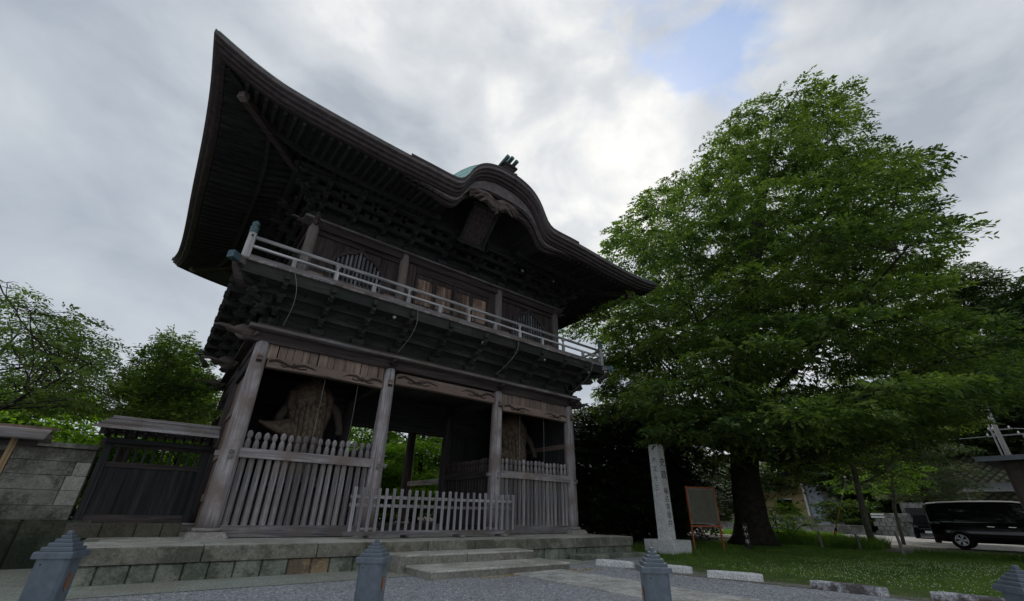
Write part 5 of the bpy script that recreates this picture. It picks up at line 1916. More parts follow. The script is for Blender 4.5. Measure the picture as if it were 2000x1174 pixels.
# ------------------------------------------------------------------ foliage
def leaves(name, pads, mat, parent, per=40, nl=22, size=0.1, out=None, flat=0.24, spray=0.75, droop=0.25, seed=1, wid=0.42, up=0.35):
    """leaf sprays spread through a list of pads (x,y,z,r); every leaf is its own face"""
    rg = np.random.default_rng(seed)
    pads = np.asarray(pads, float)
    cnt = np.maximum(3, (per * (pads[:, 3] / 1.5) ** 2).astype(int))
    idx = np.repeat(np.arange(len(pads)), cnt)
    N = len(idx)
    c = pads[idx, :3]
    r = pads[idx, 3]
    ctr = pads[:, :2].mean(0) if out is None else np.asarray(out)
    a = rg.uniform(0, 2 * np.pi, N)
    q = np.sqrt(rg.uniform(0, 1, N))
    off = np.column_stack([np.cos(a) * q * r, np.sin(a) * q * r, rg.normal(0, 1, N) * r * flat * (1.15 - q)])
    off[:, 2] += (1 - q ** 2) * r * up * rg.uniform(-0.1, 1, N)
    base = c + off
    d = np.column_stack([np.cos(a), np.sin(a), np.zeros(N)]) * 0.8
    o = base[:, :2] - ctr
    o = o / (np.linalg.norm(o, axis=1, keepdims=True) + 1e-6)
    d[:, :2] += o * 0.6
    d += rg.normal(0, 0.25, (N, 3))
    d[:, 2] = d[:, 2] * 0.5 - droop * rg.uniform(0.2, 1.3, N)
    d /= np.linalg.norm(d, axis=1, keepdims=True)
    upv = np.tile(np.array([0, 0, 1.0]), (N, 1)) + rg.normal(0, 0.28, (N, 3))
    s = np.cross(d, upv)
    s /= np.linalg.norm(s, axis=1, keepdims=True)
    L = spray * rg.uniform(0.6, 1.25, N)
    # leaves along each spray
    t_ = (np.arange(nl) + 0.5) / nl
    side = np.where(np.arange(nl) % 2 == 0, 1.0, -1.0)
    T = t_[None, :] + rg.normal(0, 0.03, (N, nl))
    P = base[:, None, :] + d[:, None, :] * (T * L[:, None])[:, :, None]
    P[:, :, 2] -= (T ** 2) * L[:, None] * droop * 0.5
    # every second pair sits on a side twig
    tw = (rg.uniform(0, 1, (N, nl)) ** 0.8) * 0.33 * L[:, None] * (1.1 - T)
    P += s[:, None, :] * (side[None, :] * tw)[:, :, None]
    P += rg.normal(0, 0.015, P.shape)
    ld = d[:, None, :] * 0.75 + s[:, None, :] * (side[None, :, None] * 0.8) + rg.normal(0, 0.28, (N, nl, 3))
    ld /= np.linalg.norm(ld, axis=2, keepdims=True)
    nrm = upv[:, None, :] + rg.normal(0, 0.35, (N, nl, 3))
    lw = np.cross(ld, nrm)
    lw /= np.linalg.norm(lw, axis=2, keepdims=True)
    sz = size * rg.uniform(0.65, 1.3, (N, nl, 1))
    v0 = P
    v1 = P + ld * sz * 0.45 + lw * sz * wid * 0.5
    v2 = P + ld * sz
    v2[:, :, 2] -= sz[:, :, 0] * 0.12
    v3 = P + ld * sz * 0.45 - lw * sz * wid * 0.5
    V = np.stack([v0, v1, v2, v3], 2).reshape(-1, 3)
    n = N * nl
    Fc = np.arange(n * 4).reshape(n, 4)
    ob = big_mesh(name, V, Fc, mat, parent=parent)
    ob['kind'] = 'stuff'
    return ob


def limb(mb, a, b_, r0, r1, bend=0.25, n=5, rg_=random):
    a, b_ = Vector(a), Vector(b_)
    L = (b_ - a).length
    pts, rs = [], []
    sd = Vector((rg_.uniform(-1, 1), rg_.uniform(-1, 1), 0)) * L * 0.06
    for k in range(7):
        s_ = k / 6
        p = a.lerp(b_, s_)
        p.z += -math.sin(math.pi * s_) * L * bend * 0.3 + math.sin(math.pi * s_) * L * 0.05
        p += sd * math.sin(math.pi * s_ * 1.5)
        pts.append(p)
        rs.append(r0 + (r1 - r0) * s_ ** 0.8)
    mb.tube(pts, rs, n)


def make_tree(name, label, cat, loc, trunk, pads, leafm, barkm, group=None, twig=0.03, limb_slope=0.55, zmin=1.5, main=0.35, **kw):
    """trunk is a list of (x,y,z,r); every pad gets a limb from the trunk"""
    t_ = thing(name, label, cat, loc, group)
    q = MB()
    pts = [Vector(p[:3]) for p in trunk]
    q.tube(pts, [p[3] for p in trunk], 14)
    q.build('trunk', barkm, t_, smooth=True)
    rg_ = random.Random(len(pads))
    q = MB()

    def on_trunk(z):
        z = max(trunk[0][2], min(z, trunk[-1][2]))
        for (p, n_) in zip(trunk[:-1], trunk[1:]):
            if p[2] <= z <= n_[2]:
                f = (z - p[2]) / max(1e-6, n_[2] - p[2])
                return Vector([p[i] + (n_[i] - p[i]) * f for i in range(3)]), p[3] + (n_[3] - p[3]) * f
        return Vector(trunk[-1][:3]), trunk[-1][3]
    # main limbs reach clusters; each pad hangs on the nearest main limb node
    nodes = []
    srt = sorted(pads, key=lambda p: p[2])
    step = max(1, int(len(srt) * 0.12) or 1)
    mains = srt[::max(1, len(srt) // max(3, int(len(srt) * 0.12)))]
    for p in mains:
        tp_, tr = on_trunk(p[2])
        hd = math.hypot(p[0] - tp_.x, p[1] - tp_.y)
        z = max(zmin, p[2] - hd * limb_slope)
        a, tr = on_trunk(z)
        b_ = Vector(p[:3])
        r0 = min(tr * main, 0.05 + 0.022 * hd)
        limb(q, a, b_, r0, twig, 0.2, 7, rg_)
        for k in range(1, 7):
            s_ = k / 6
            pp = a.lerp(b_, s_)
            nodes.append((pp, r0 + (twig - r0) * s_))
    for z in [trunk[0][2] + (trunk[-1][2] - trunk[0][2]) * k / 12 for k in range(3, 13)]:
        a, tr = on_trunk(z)
        if z > zmin:
            nodes.append((a, tr * 0.5))
    for p in pads:
        b_ = Vector(p[:3])
        best = min(nodes, key=lambda nd: (nd[0] - b_).length + (0.8 if nd[0].z > b_.z else 0))
        limb(q, best[0], b_, min(best[1] * 0.7, 0.07), twig * 0.5, 0.15, 5, rg_)
        for k in range(5):
            a2 = rg_.uniform(0, 6.28)
            e = b_ + Vector((math.cos(a2), math.sin(a2), rg_.uniform(-0.1, 0.25))) * p[3] * rg_.uniform(0.5, 0.95)
            q.tube([b_, b_.lerp(e, 0.5) + Vector((0, 0, 0.05)), e], [twig * 0.5, twig * 0.35, twig * 0.15], 3)
    q.build('branches', barkm, t_, kind='stuff')
    leaves('crown', pads, leafm, t_, out=(trunk[0][0], trunk[0][1]), **kw)
    return t_


def blob_pads(cx_, cy_, z0, z1, rad, n, pr, seed, shape=0.7):
    rg_ = random.Random(seed)
    out_ = []
    tries = 0
    while len(out_) < n and tries < 4000:
        tries += 1
        t_ = rg_.random()
        z = z0 + (z1 - z0) * t_
        rr = rad * max(0.25, math.sin(math.pi * min(0.98, max(0.12, t_ * 0.8 + 0.16))) ** shape)
        a = rg_.uniform(0, 6.283)
        q = rr * math.sqrt(rg_.uniform(0.1, 1))
        p = (cx_ + q * math.cos(a), cy_ + q * math.sin(a), z, rg_.uniform(*pr))
        if all((p[0] - o[0])**2 + (p[1] - o[1])**2 + ((p[2] - o[2]) * 1.5)**2 > (p[3] * 0.8)**2 for o in out_):
            out_.append(p)
    return out_


ZELKOVA_PADS = [(17.9,7.5,4.7,1.96),(18.9,1.2,4.8,1.45),(26.7,3.7,24.5,1.28),(25.4,2.8,11.0,1.26),(19.6,16.0,8.9,1.57),(24.3,8.7,15.3,1.68),(26.1,4.2,5.3,2.0),(30.4,4.7,12.8,1.28),(25.3,14.7,14.3,1.16),(16.6,13.9,7.9,1.5),(22.4,8.7,10.8,1.45),(27.8,7.6,11.1,1.73),(20.6,10.3,7.0,1.88),(16.2,8.6,9.4,1.26),(28.2,1.8,19.1,1.48),(19.5,12.4,11.6,1.62),(30.5,3.4,21.9,1.35),(25.0,5.5,14.6,1.45),(18.0,4.3,15.7,1.46),(15.9,5.7,9.2,1.33),(18.8,9.8,10.3,1.2),(24.7,8.8,19.6,1.1),(22.9,13.9,14.0,1.71),(22.6,3.6,8.1,1.35),(24.3,8.9,12.0,1.18),(25.7,12.5,24.4,1.4),(18.7,3.0,10.9,1.23),(19.8,11.6,13.2,1.15),(23.7,10.8,9.9,1.57),(27.8,7.9,13.8,1.72),(24.4,5.7,13.0,1.16),(18.1,8.4,6.4,1.5),(25.5,14.0,23.2,0.92),(27.0,15.6,17.1,1.27),(19.7,4.4,16.8,1.51),(24.2,11.6,18.8,1.32),(28.9,7.9,20.8,1.55),(29.4,8.0,16.6,1.21),(24.8,16.4,6.3,1.87),(28.4,5.1,17.1,1.11),(25.4,4.6,20.1,1.53),(20.5,8.4,12.6,1.15),(21.4,16.8,6.9,1.52),(24.3,14.7,11.4,1.85),(27.7,1.7,7.3,1.68),(21.0,6.4,16.2,1.42),(27.8,5.7,25.6,0.93),(27.9,2.8,14.6,1.61),(24.7,14.7,17.0,1.49),(21.2,16.5,11.8,1.35),(17.9,9.2,14.2,1.28),(22.0,6.4,22.6,1.13),(22.0,9.6,14.8,1.67),(31.1,2.8,9.4,1.43),(25.5,14.9,18.5,1.35),(28.8,6.0,23.4,1.43),(24.9,11.1,22.5,0.95),(30.2,9.4,6.3,1.71),(27.6,10.5,15.1,1.37),(23.5,6.7,21.2,1.29),(21.3,6.5,18.8,1.32),(28.4,5.4,15.3,1.72),(22.6,6.5,6.1,1.48),(19.0,5.1,6.4,1.67),(23.1,12.9,5.9,1.56),(25.2,2.4,20.9,1.06),(29.3,4.2,5.3,1.72),(27.6,10.6,22.2,1.27),(27.8,6.3,8.5,1.4),(26.9,8.8,16.8,1.67),(27.3,14.4,8.9,1.2),(30.0,12.2,12.6,1.14),(19.9,11.5,15.5,1.54),(17.0,14.9,10.7,1.57),(25.8,1.3,14.6,1.17),(26.1,14.5,12.8,1.41),(27.1,12.1,20.1,1.53),(31.8,3.0,17.3,1.12),(30.6,11.8,5.9,1.56),(31.2,8.7,12.1,1.45),(15.7,9.4,13.6,1.48),(30.1,3.3,7.7,1.9),(25.5,16.3,9.7,1.59),(16.2,6.2,7.1,1.97),(30.3,7.6,14.4,1.66),(13.5,7.8,4.7,2.03),(30.2,11.6,9.4,1.61),(29.8,5.3,19.5,1.14),(27.7,5.9,12.3,1.3),(15.3,11.1,6.0,1.47),(26.5,4.0,16.2,1.19),(27.3,9.2,9.2,1.23),(28.1,12.4,6.6,1.86),(23.5,14.6,21.3,1.47),(23.3,15.5,8.3,1.36),(26.2,2.0,5.8,1.71),(15.5,12.5,9.4,1.37),(28.8,10.8,13.5,1.16),(27.9,5.6,21.6,1.16),(17.9,8.4,16.3,1.06),(24.0,4.1,18.1,1.33),(29.2,4.2,9.4,1.85),(26.6,2.1,13.0,1.56),(25.9,9.0,7.2,1.53),(23.2,14.2,18.3,1.15),(24.0,2.0,13.3,1.22),(19.2,2.6,13.7,1.15),(25.6,4.5,9.8,1.5),(25.4,3.2,22.9,1.44),(18.4,4.3,9.6,1.31),(23.6,2.5,6.9,1.56),(20.4,8.9,5.5,1.38),(25.0,11.8,12.7,1.29),(21.5,2.9,16.4,1.31),(25.0,12.2,11.1,1.63),(22.8,2.5,10.4,1.26),(20.4,14.0,7.1,1.53),(21.1,11.0,9.0,1.25),(17.9,2.8,7.8,1.81),(19.4,4.6,12.4,1.64),(22.0,10.0,18.1,1.1),(30.1,7.1,10.8,1.45),(22.9,6.8,4.4,1.74),(22.6,5.4,10.0,1.27),(16.1,2.8,4.3,1.71),(18.1,9.8,12.0,1.82),(22.3,4.1,20.1,1.14),(16.9,7.3,12.2,1.45),(28.9,9.6,10.8,1.28),(23.1,13.2,8.5,1.21),(28.5,14.9,6.3,1.47),(21.2,1.3,6.2,1.56),(20.3,6.7,14.0,1.3),(16.8,11.2,7.9,1.92),(17.0,12.6,5.3,1.66),(20.8,11.4,19.3,1.07),(19.3,6.9,9.5,1.85),(14.7,8.6,7.3,1.25),(26.2,9.3,24.7,1.38),(22.7,17.8,8.3,1.32),(23.7,2.2,15.3,1.68),(20.6,6.7,20.4,1.02),(21.7,2.8,5.0,1.82),(15.6,3.5,6.5,1.28),(21.2,13.8,15.9,1.28),(21.5,6.7,8.9,1.76),(20.3,12.5,5.8,1.73),(20.1,7.8,10.9,1.61),(17.2,11.5,10.7,1.19),(18.3,12.4,8.9,1.67),(26.9,16.3,7.5,1.49),(30.7,1.7,19.6,1.15),(18.4,1.7,9.6,1.81),(29.6,2.5,25.3,0.93),(19.1,10.9,18.1,1.13),(29.4,14.9,10.8,1.18),(29.6,7.2,7.1,1.89),(31.6,8.3,8.2,1.78),(28.6,13.3,13.7,1.41),(32.5,5.7,11.0,1.81),(23.8,10.9,8.1,1.48),(19.8,2.2,17.5,1.08),(23.2,3.9,14.0,1.43),(30.1,12.6,8.0,1.28),(31.3,2.5,13.4,1.21),(20.6,4.1,18.8,1.38),(18.9,10.8,4.9,1.72),(16.5,4.4,12.1,1.78),(20.0,7.4,7.1,1.49),(29.5,3.5,10.9,1.25),(30.1,3.6,16.3,1.57),(20.9,2.2,14.7,1.69),(23.4,2.3,19.3,1.0),(23.9,15.7,15.5,1.42),(24.9,6.1,25.5,1.37),(17.8,4.9,4.2,1.77),(20.2,4.5,4.4,1.99),(24.9,9.1,5.7,1.46),(27.1,10.8,7.8,1.66),(24.2,6.7,9.3,1.46),(23.4,11.5,14.5,1.24),(14.3,9.3,11.8,1.4),(30.9,4.9,6.5,1.93),(26.4,6.3,5.9,1.53),(25.5,7.0,23.0,1.28),(22.1,14.0,12.1,1.79),(22.7,10.7,12.7,1.5),(27.9,2.0,16.2,1.32),(30.0,10.2,16.2,1.47),(28.2,10.3,18.4,1.3),(24.5,1.7,16.8,1.5),(27.7,13.8,18.1,1.36),(31.3,6.2,16.0,1.12),(30.1,7.6,18.3,1.61),(17.5,7.7,8.1,1.71),(27.4,15.7,11.8,1.74),(23.3,5.1,15.8,1.41),(22.5,13.8,10.6,1.33),(26.6,3.8,26.1,1.23),(26.1,6.1,17.9,1.18),(20.7,2.5,12.1,1.63),(27.3,12.2,12.6,1.48),(32.8,4.5,14.8,1.23),(23.0,9.8,21.0,1.3),(28.0,8.3,6.1,1.96),(30.2,6.4,8.5,1.41),(31.8,7.7,5.5,1.74),(23.7,17.3,10.6,1.86),(32.9,5.2,13.2,1.31),(22.5,12.1,16.6,1.61),(26.1,12.0,9.3,1.8),(22.9,2.4,21.3,1.46),(24.2,4.8,4.2,1.59),(23.0,8.6,22.4,1.28),(20.0,14.3,10.3,1.82),(13.9,9.8,8.6,1.53),(23.9,1.4,5.6,1.83),(26.2,13.7,16.0,1.27),(20.4,2.6,7.7,1.57),(26.1,8.7,26.5,0.87),(17.5,6.1,14.4,1.12),(27.6,11.9,17.1,1.2),(25.8,4.0,12.3,1.55),(21.0,14.4,17.7,1.54),(25.8,2.7,8.3,1.43),(31.6,1.1,16.2,1.05),(15.7,8.7,4.3,1.87),(20.4,8.5,16.8,1.32),(27.9,2.6,20.8,1.55),(27.3,9.6,20.1,1.0),(27.4,9.7,12.5,1.77),(24.9,4.8,8.0,1.53),(25.4,6.2,11.1,1.56),(21.8,5.4,13.0,1.19),(20.5,4.5,10.3,1.84),(14.5,6.2,5.9,1.75),(22.6,7.8,17.1,1.29),(25.7,7.2,4.6,1.49),(27.6,11.6,10.9,1.83),(17.3,5.7,10.9,1.16),(24.8,8.5,17.6,1.47),(25.3,12.6,17.6,1.03),(27.7,15.0,15.0,1.31),(19.0,13.2,17.1,1.2),(25.3,13.5,20.0,1.25),(23.4,16.6,13.5,1.3),(22.4,8.4,19.4,1.39),(23.1,3.2,23.4,1.05),(26.1,2.9,19.0,1.37),(18.5,1.8,6.5,1.48),(28.3,8.1,22.5,1.39),(23.4,6.0,24.0,1.32),(25.7,12.9,7.3,1.93),(28.9,1.6,17.6,1.36),(25.7,11.2,5.2,1.49),(25.3,9.3,10.6,1.87),(18.3,15.0,6.0,1.74),(16.3,3.3,10.0,1.29),(18.6,1.0,12.5,1.36),(29.1,3.7,18.4,1.07),(20.0,14.5,12.6,1.23),(22.3,12.3,20.8,1.18),(18.6,6.7,17.3,1.27),(32.5,6.6,9.4,1.19),(14.7,5.1,3.7,2.03),(20.2,13.8,8.7,1.71),(32.2,10.0,5.5,1.91),(23.2,6.3,11.7,1.2),(22.3,10.7,5.9,1.84),(30.9,11.8,11.0,1.18)]
LEFT_PADS = [(-3.2,17.1,3.9,1.1),(-3.1,16.0,4.6,0.7),(-3.1,20.3,4.7,0.98),(-3.4,19.1,3.9,0.72),(-2.4,12.6,3.5,1.04),(-4.3,19.4,4.4,0.88),(-4.7,19.1,6.3,0.71),(-4.9,22.3,4.5,0.92),(-2.2,14.5,3.3,0.71),(-3.0,15.8,3.9,0.76),(-4.4,19.8,5.6,0.77),(-3.2,14.1,4.5,0.71),(-4.2,20.9,5.1,0.61),(-3.4,19.4,5.2,0.71),(-3.7,16.4,5.2,0.88),(-3.9,19.1,5.8,0.93),(-3.1,21.6,4.6,0.71),(-4.3,20.1,6.3,0.61),(-2.8,16.9,5.0,0.65),(-2.8,18.5,5.2,0.92),(-4.3,21.5,4.0,0.85),(-2.6,13.3,4.0,0.65),(-5.1,20.9,6.4,0.59),(-4.3,20.0,3.8,0.77),(-3.7,15.2,4.6,0.69),(-3.8,15.5,5.5,0.58),(-3.4,21.3,6.1,0.81),(-2.6,18.1,4.4,0.77),(-3.3,19.9,6.1,0.8),(-5.0,19.7,6.8,0.6),(-3.9,18.4,4.5,1.01),(-2.8,13.5,3.2,0.71),(-3.1,22.5,4.8,0.95),(-3.0,20.2,5.3,0.88),(-3.3,21.3,3.9,0.7),(-3.8,22.4,4.3,1.02),(-2.7,21.1,5.4,0.62),(-4.1,20.7,6.8,0.59),(-2.5,16.5,3.4,0.75),(-4.1,21.7,5.7,0.9),(-3.4,18.1,3.7,0.71),(-2.1,14.5,4.2,0.72),(-3.3,18.1,5.8,0.78),(-3.2,14.8,3.5,0.73),(-4.4,19.0,5.2,0.94),(-4.7,20.9,4.4,0.74),(-4.7,18.1,6.3,0.7),(-2.9,19.0,5.8,0.74),(-5.1,21.4,5.2,0.63),(-4.0,22.1,4.9,0.95),(-3.0,19.9,4.0,1.03),(-3.3,19.4,4.5,0.74),(-3.7,14.3,5.1,0.66),(-5.6,19.7,7.3,0.58),(-3.8,20.6,5.7,0.85),(-3.1,15.2,5.1,0.8),(-3.5,16.7,3.3,0.68),(-3.7,16.7,4.6,0.72),(-3.1,22.2,5.5,0.83),(-2.5,15.2,4.5,0.68),(-5.1,19.9,6.0,0.67),(-4.7,20.1,5.0,0.76),(-5.2,20.8,5.7,0.6),(-2.5,17.7,3.7,1.02),(-4.0,16.5,5.8,0.62),(-3.3,17.7,4.9,0.85),(-3.1,13.1,4.8,0.89),(-2.5,16.7,4.4,0.9),(-3.3,17.2,5.5,0.91),(-2.4,15.6,3.3,0.76),(-4.6,18.2,5.6,0.66),(-5.3,18.3,7.0,0.53),(-2.5,18.7,3.8,0.76)]
EVERGREEN_PADS = [(0.5,22.8,4.8,0.64),(-0.1,20.5,4.6,0.88),(0.2,21.3,4.2,0.8),(-0.3,24.6,4.5,0.73),(-0.3,22.2,5.1,0.92),(-1.0,23.9,5.2,0.87),(-1.2,24.0,4.3,0.75),(0.9,24.0,4.5,0.71),(-0.8,18.8,4.2,0.97),(-0.8,18.9,5.6,0.88),(-0.9,23.3,7.0,0.66),(0.3,18.0,3.8,0.77),(-1.3,22.8,5.4,0.77),(-0.9,20.4,6.4,0.57),(-1.2,21.1,5.4,0.63),(-0.0,24.0,5.0,0.77),(-0.8,19.1,4.8,0.64),(-0.6,20.7,4.0,0.91),(-0.7,22.2,5.7,0.72),(-0.1,23.2,5.8,0.63),(-0.4,20.5,5.5,0.59),(-1.3,21.0,4.7,0.76),(-1.1,19.9,4.4,0.82),(-1.0,23.3,6.0,0.88),(-0.6,24.0,6.5,0.71),(-0.3,24.1,5.8,0.76),(-0.7,22.1,4.5,0.93),(-0.5,22.6,6.5,0.86),(0.1,19.3,4.5,0.76),(-1.2,24.8,5.2,0.84),(-0.7,19.6,3.8,0.64),(0.5,19.4,3.9,0.72),(-0.9,23.1,4.9,0.66),(-0.4,22.8,4.1,0.66),(-1.2,25.1,4.4,0.84),(-0.3,21.4,4.7,0.75),(0.0,24.8,5.3,0.81),(-1.0,19.9,5.6,0.78),(0.7,24.9,4.6,0.86),(-1.3,23.0,4.3,0.79),(-0.6,18.3,3.6,0.88),(-1.6,24.0,5.8,0.65),(-0.1,21.4,5.7,0.67),(-0.2,23.6,4.4,0.77),(-0.0,18.4,4.7,0.72),(-0.3,19.6,5.2,0.71),(-1.0,23.6,7.7,0.59),(0.3,22.2,4.3,0.89),(0.5,23.7,5.5,0.65),(-1.5,22.0,4.8,0.63),(-1.0,22.5,7.3,0.54),(-0.6,21.2,6.2,0.59),(0.6,20.4,4.1,0.67),(0.3,22.4,5.6,0.59),(-1.3,22.2,4.0,0.67),(-1.3,20.0,5.0,0.62),(0.3,20.8,5.1,0.63)]
LOW_PADS = [(20.4,13.7,5.6,0.58),(21.8,11.8,3.8,0.8),(22.9,10.3,4.6,0.74),(14.4,11.3,4.6,0.68),(13.9,6.8,3.5,0.74),(18.9,12.4,4.8,0.72),(19.4,12.8,5.7,0.65),(21.6,13.9,4.8,0.61),(25.0,10.3,4.1,0.7),(16.0,8.4,3.7,0.85),(23.1,11.9,4.5,0.67),(20.6,11.1,5.0,0.63),(22.2,9.2,5.1,0.82),(17.1,14.5,5.1,0.63),(18.2,9.2,4.6,0.8),(18.9,8.0,4.6,0.85),(19.0,15.2,5.1,0.79),(20.2,11.5,5.9,0.64),(23.8,11.5,3.1,0.7),(16.1,10.4,5.3,0.54),(20.7,9.8,3.6,0.7),(18.2,8.7,3.3,0.94),(15.7,9.9,4.3,0.87),(16.7,7.2,3.7,0.77),(16.0,13.7,5.4,0.78),(18.7,6.7,4.6,0.68),(17.0,8.8,4.4,0.88),(20.7,7.5,4.6,0.8),(18.2,10.7,4.1,0.71),(25.5,8.3,4.6,0.66),(14.1,9.0,3.6,0.79),(13.0,8.0,3.6,0.82),(15.8,11.7,5.5,0.77),(21.2,9.2,4.4,0.68),(24.6,7.3,4.3,0.6),(20.4,5.6,3.8,0.53),(19.7,6.8,3.8,0.74),(24.1,8.6,3.9,0.74),(26.0,8.0,3.8,0.66),(20.5,7.5,4.2,0.6),(23.4,7.8,4.6,0.67),(25.4,9.3,3.7,0.81),(25.1,9.0,4.4,0.61),(24.7,8.0,4.9,0.68),(22.3,6.3,4.1,0.67),(22.3,7.3,3.4,0.66),(21.0,6.5,3.6,0.67),(19.3,6.8,2.9,0.85),(23.5,8.8,5.0,0.47),(25.5,8.1,4.4,0.63),(21.9,7.4,4.4,0.64),(20.1,7.4,3.0,0.57),(21.5,7.8,3.6,0.71),(24.5,9.4,3.0,0.63),(23.6,7.1,3.9,0.56),(26.0,10.1,3.1,0.59),(25.8,7.1,4.3,0.51),(23.1,8.3,3.8,0.75),(24.6,9.1,5.1,0.54),(19.4,5.8,3.6,0.65)]


ZT = [(22.06, 10.59, -0.1, 1.2), (22.07, 10.56, 0.35, 0.88), (22.08, 10.52, 1.0, 0.70), (22.1, 10.4, 3, 0.62), (22.3, 9.9, 6, 0.58), (22.55, 9.3, 8.6, 0.60), (22.8, 8.6, 11.5, 0.50), (23.0, 7.7, 14.5, 0.38), (23.3, 6.6, 18, 0.26), (23.6, 5.4, 21.5, 0.08), (23.7, 5.0, 23, 0.03)]
ZELKOVA_PADS += LOW_PADS
make_tree('zelkova_tree', 'huge broad zelkova tree with layered green branches standing right of the gate', 'tree', (22.06, 10.59, 0), ZT, ZELKOVA_PADS, MT['leaf_z'], MT['bark'],
          per=80, nl=16, size=0.20, spray=0.62, droop=0.30, seed=3, zmin=4.0, flat=0.13, up=0.3)
# root flare lobes
LT = [(-5.2, 17.6, 0, 0.22), (-5.1, 17.5, 1.5, 0.17), (-4.8, 17.5, 3.2, 0.10), (-4.5, 17.6, 4.4, 0.06), (-4.3, 17.6, 5.4, 0.02)]
make_tree('cherry_tree', 'airy cherry tree with thin spreading branches beyond the stone wall on the left', 'tree', (-5.2, 17.6, 0), LT, LEFT_PADS, MT['leaf_l'], MT['bark'],
          per=66, nl=16, size=0.115, spray=0.55, droop=0.2, seed=5, flat=0.16, up=0.25, twig=0.022)
ET = [(-1.2, 21.6, 0, 0.25), (-1.2, 21.6, 3, 0.18), (-1.1, 21.6, 7, 0.06)]
make_tree('evergreen_tree', 'dense evergreen tree with clumped bright tips between the cherry tree and the gate', 'tree', (-1.2, 21.6, 0), ET, EVERGREEN_PADS, MT['leaf_e'], MT['bark'],
          per=230, nl=14, size=0.16, spray=0.35, droop=-0.3, seed=6, flat=0.38, up=0.7, wid=0.35)
# trees closing the view behind the wall and behind the gate
bt = [(-10.5, 25, 2.0, 5.4, 3.4, 'b', 'pale green young tree behind the stone wall at the far left'),
      (-5.0, 27, 1.6, 5.2, 3.2, 'b', 'bright green tree low behind the wooden screen roof, left of the evergreen'),
      (0.6, 28, 1.2, 5.4, 3.2, 'b', 'bright green tree seen through the slats of the wooden screen'),
      (10.8, 30, 0.8, 6.4, 3.2, 'b', 'bright green tree seen dimly through the left niche of the gate'),
      (13.6, 27.5, 1.2, 8.0, 3.6, 'b', 'bright green tree seen through the open gate passage'),
      (18.2, 31, 0.8, 8.0, 3.6, 'e', 'darker green tree behind the gate passage, right of the bright one')]
for i, (x, y, z0, z1, rr, k, lb_) in enumerate(bt):
    pads_ = blob_pads(x, y, z0, z1, rr, 46, (0.9, 1.4), 60 + i)
    make_tree('broadleaf_tree', lb_, 'tree', (x, y, 0), [(x, y, 0, 0.22), (x, y, z1 * 0.5, 0.15), (x, y, z1 * 0.9, 0.05)], pads_, MT['leaf_' + k], MT['bark'], group='trees behind the gate and wall',
              per=110, nl=12, size=0.22, spray=0.7, seed=70 + i, flat=0.3, up=0.4)
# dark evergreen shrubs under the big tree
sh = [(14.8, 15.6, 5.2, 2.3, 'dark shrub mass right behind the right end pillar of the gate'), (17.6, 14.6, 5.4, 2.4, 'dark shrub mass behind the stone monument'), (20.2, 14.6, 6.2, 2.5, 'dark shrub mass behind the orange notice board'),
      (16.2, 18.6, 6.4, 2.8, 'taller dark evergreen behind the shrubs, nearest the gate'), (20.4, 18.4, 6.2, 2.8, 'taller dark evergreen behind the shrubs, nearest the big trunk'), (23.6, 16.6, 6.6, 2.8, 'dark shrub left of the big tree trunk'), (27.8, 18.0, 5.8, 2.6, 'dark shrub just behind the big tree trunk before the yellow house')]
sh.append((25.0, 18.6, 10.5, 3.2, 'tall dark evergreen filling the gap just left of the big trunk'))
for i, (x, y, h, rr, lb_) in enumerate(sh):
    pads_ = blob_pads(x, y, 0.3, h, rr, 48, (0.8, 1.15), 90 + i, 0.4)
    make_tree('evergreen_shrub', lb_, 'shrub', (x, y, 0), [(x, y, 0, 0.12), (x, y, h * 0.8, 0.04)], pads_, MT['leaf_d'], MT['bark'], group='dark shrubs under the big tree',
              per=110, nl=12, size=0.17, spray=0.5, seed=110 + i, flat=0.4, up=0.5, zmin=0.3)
# young trees at the lawn's far edge
YT = [(26.96, 7.56, 0, 0.15), (26.97, 7.52, 1.5, 0.13), (27.0, 7.4, 3.0, 0.12), (27.0, 7.3, 4.6, 0.09), (27.0, 7.2, 6.2, 0.05)]
py_ = blob_pads(27.2, 7.0, 3.1, 7.0, 2.4, 34, (0.7, 1.1), 5)
make_tree('young_tree', 'young tree with straight mossy trunk standing in tall grass beside the parking lot', 'tree', (26.96, 7.56, 0), YT, py_, MT['leaf_z'], MT['bark_grey'], per=60, nl=14, size=0.12, spray=0.6, seed=9, zmin=2.6)
YT = [(31.6, 7.5, 0, 0.09), (31.6, 7.4, 1.6, 0.08), (31.7, 7.0, 3.4, 0.07), (31.8, 7.1, 4.6, 0.04)]
py_ = blob_pads(31.2, 7.6, 2.5, 4.9, 2.0, 30, (0.6, 0.95), 15)
make_tree('young_tree', 'small bright green tree behind the young tree at the lot, left of the black van', 'tree', (31.6, 7.5, 0), YT, py_, MT['leaf_b'], MT['bark_grey'], per=60, nl=14, size=0.12, spray=0.5, seed=19, zmin=2.0)
py_ = blob_pads(37.5, 7.0, 2.3, 7.5, 2.6, 46, (0.8, 1.2), 25)
make_tree('young_tree', 'dark leafy tree standing behind the rear end of the black van', 'tree', (37.4, 7.2, 0), [(37.4, 7.2, 0, 0.15), (37.4, 7.1, 2.6, 0.12), (37.5, 7.0, 5.5, 0.05)], py_, MT['leaf_h'], MT['bark'], per=110, nl=14, size=0.13, spray=0.6, seed=29, zmin=2.4)

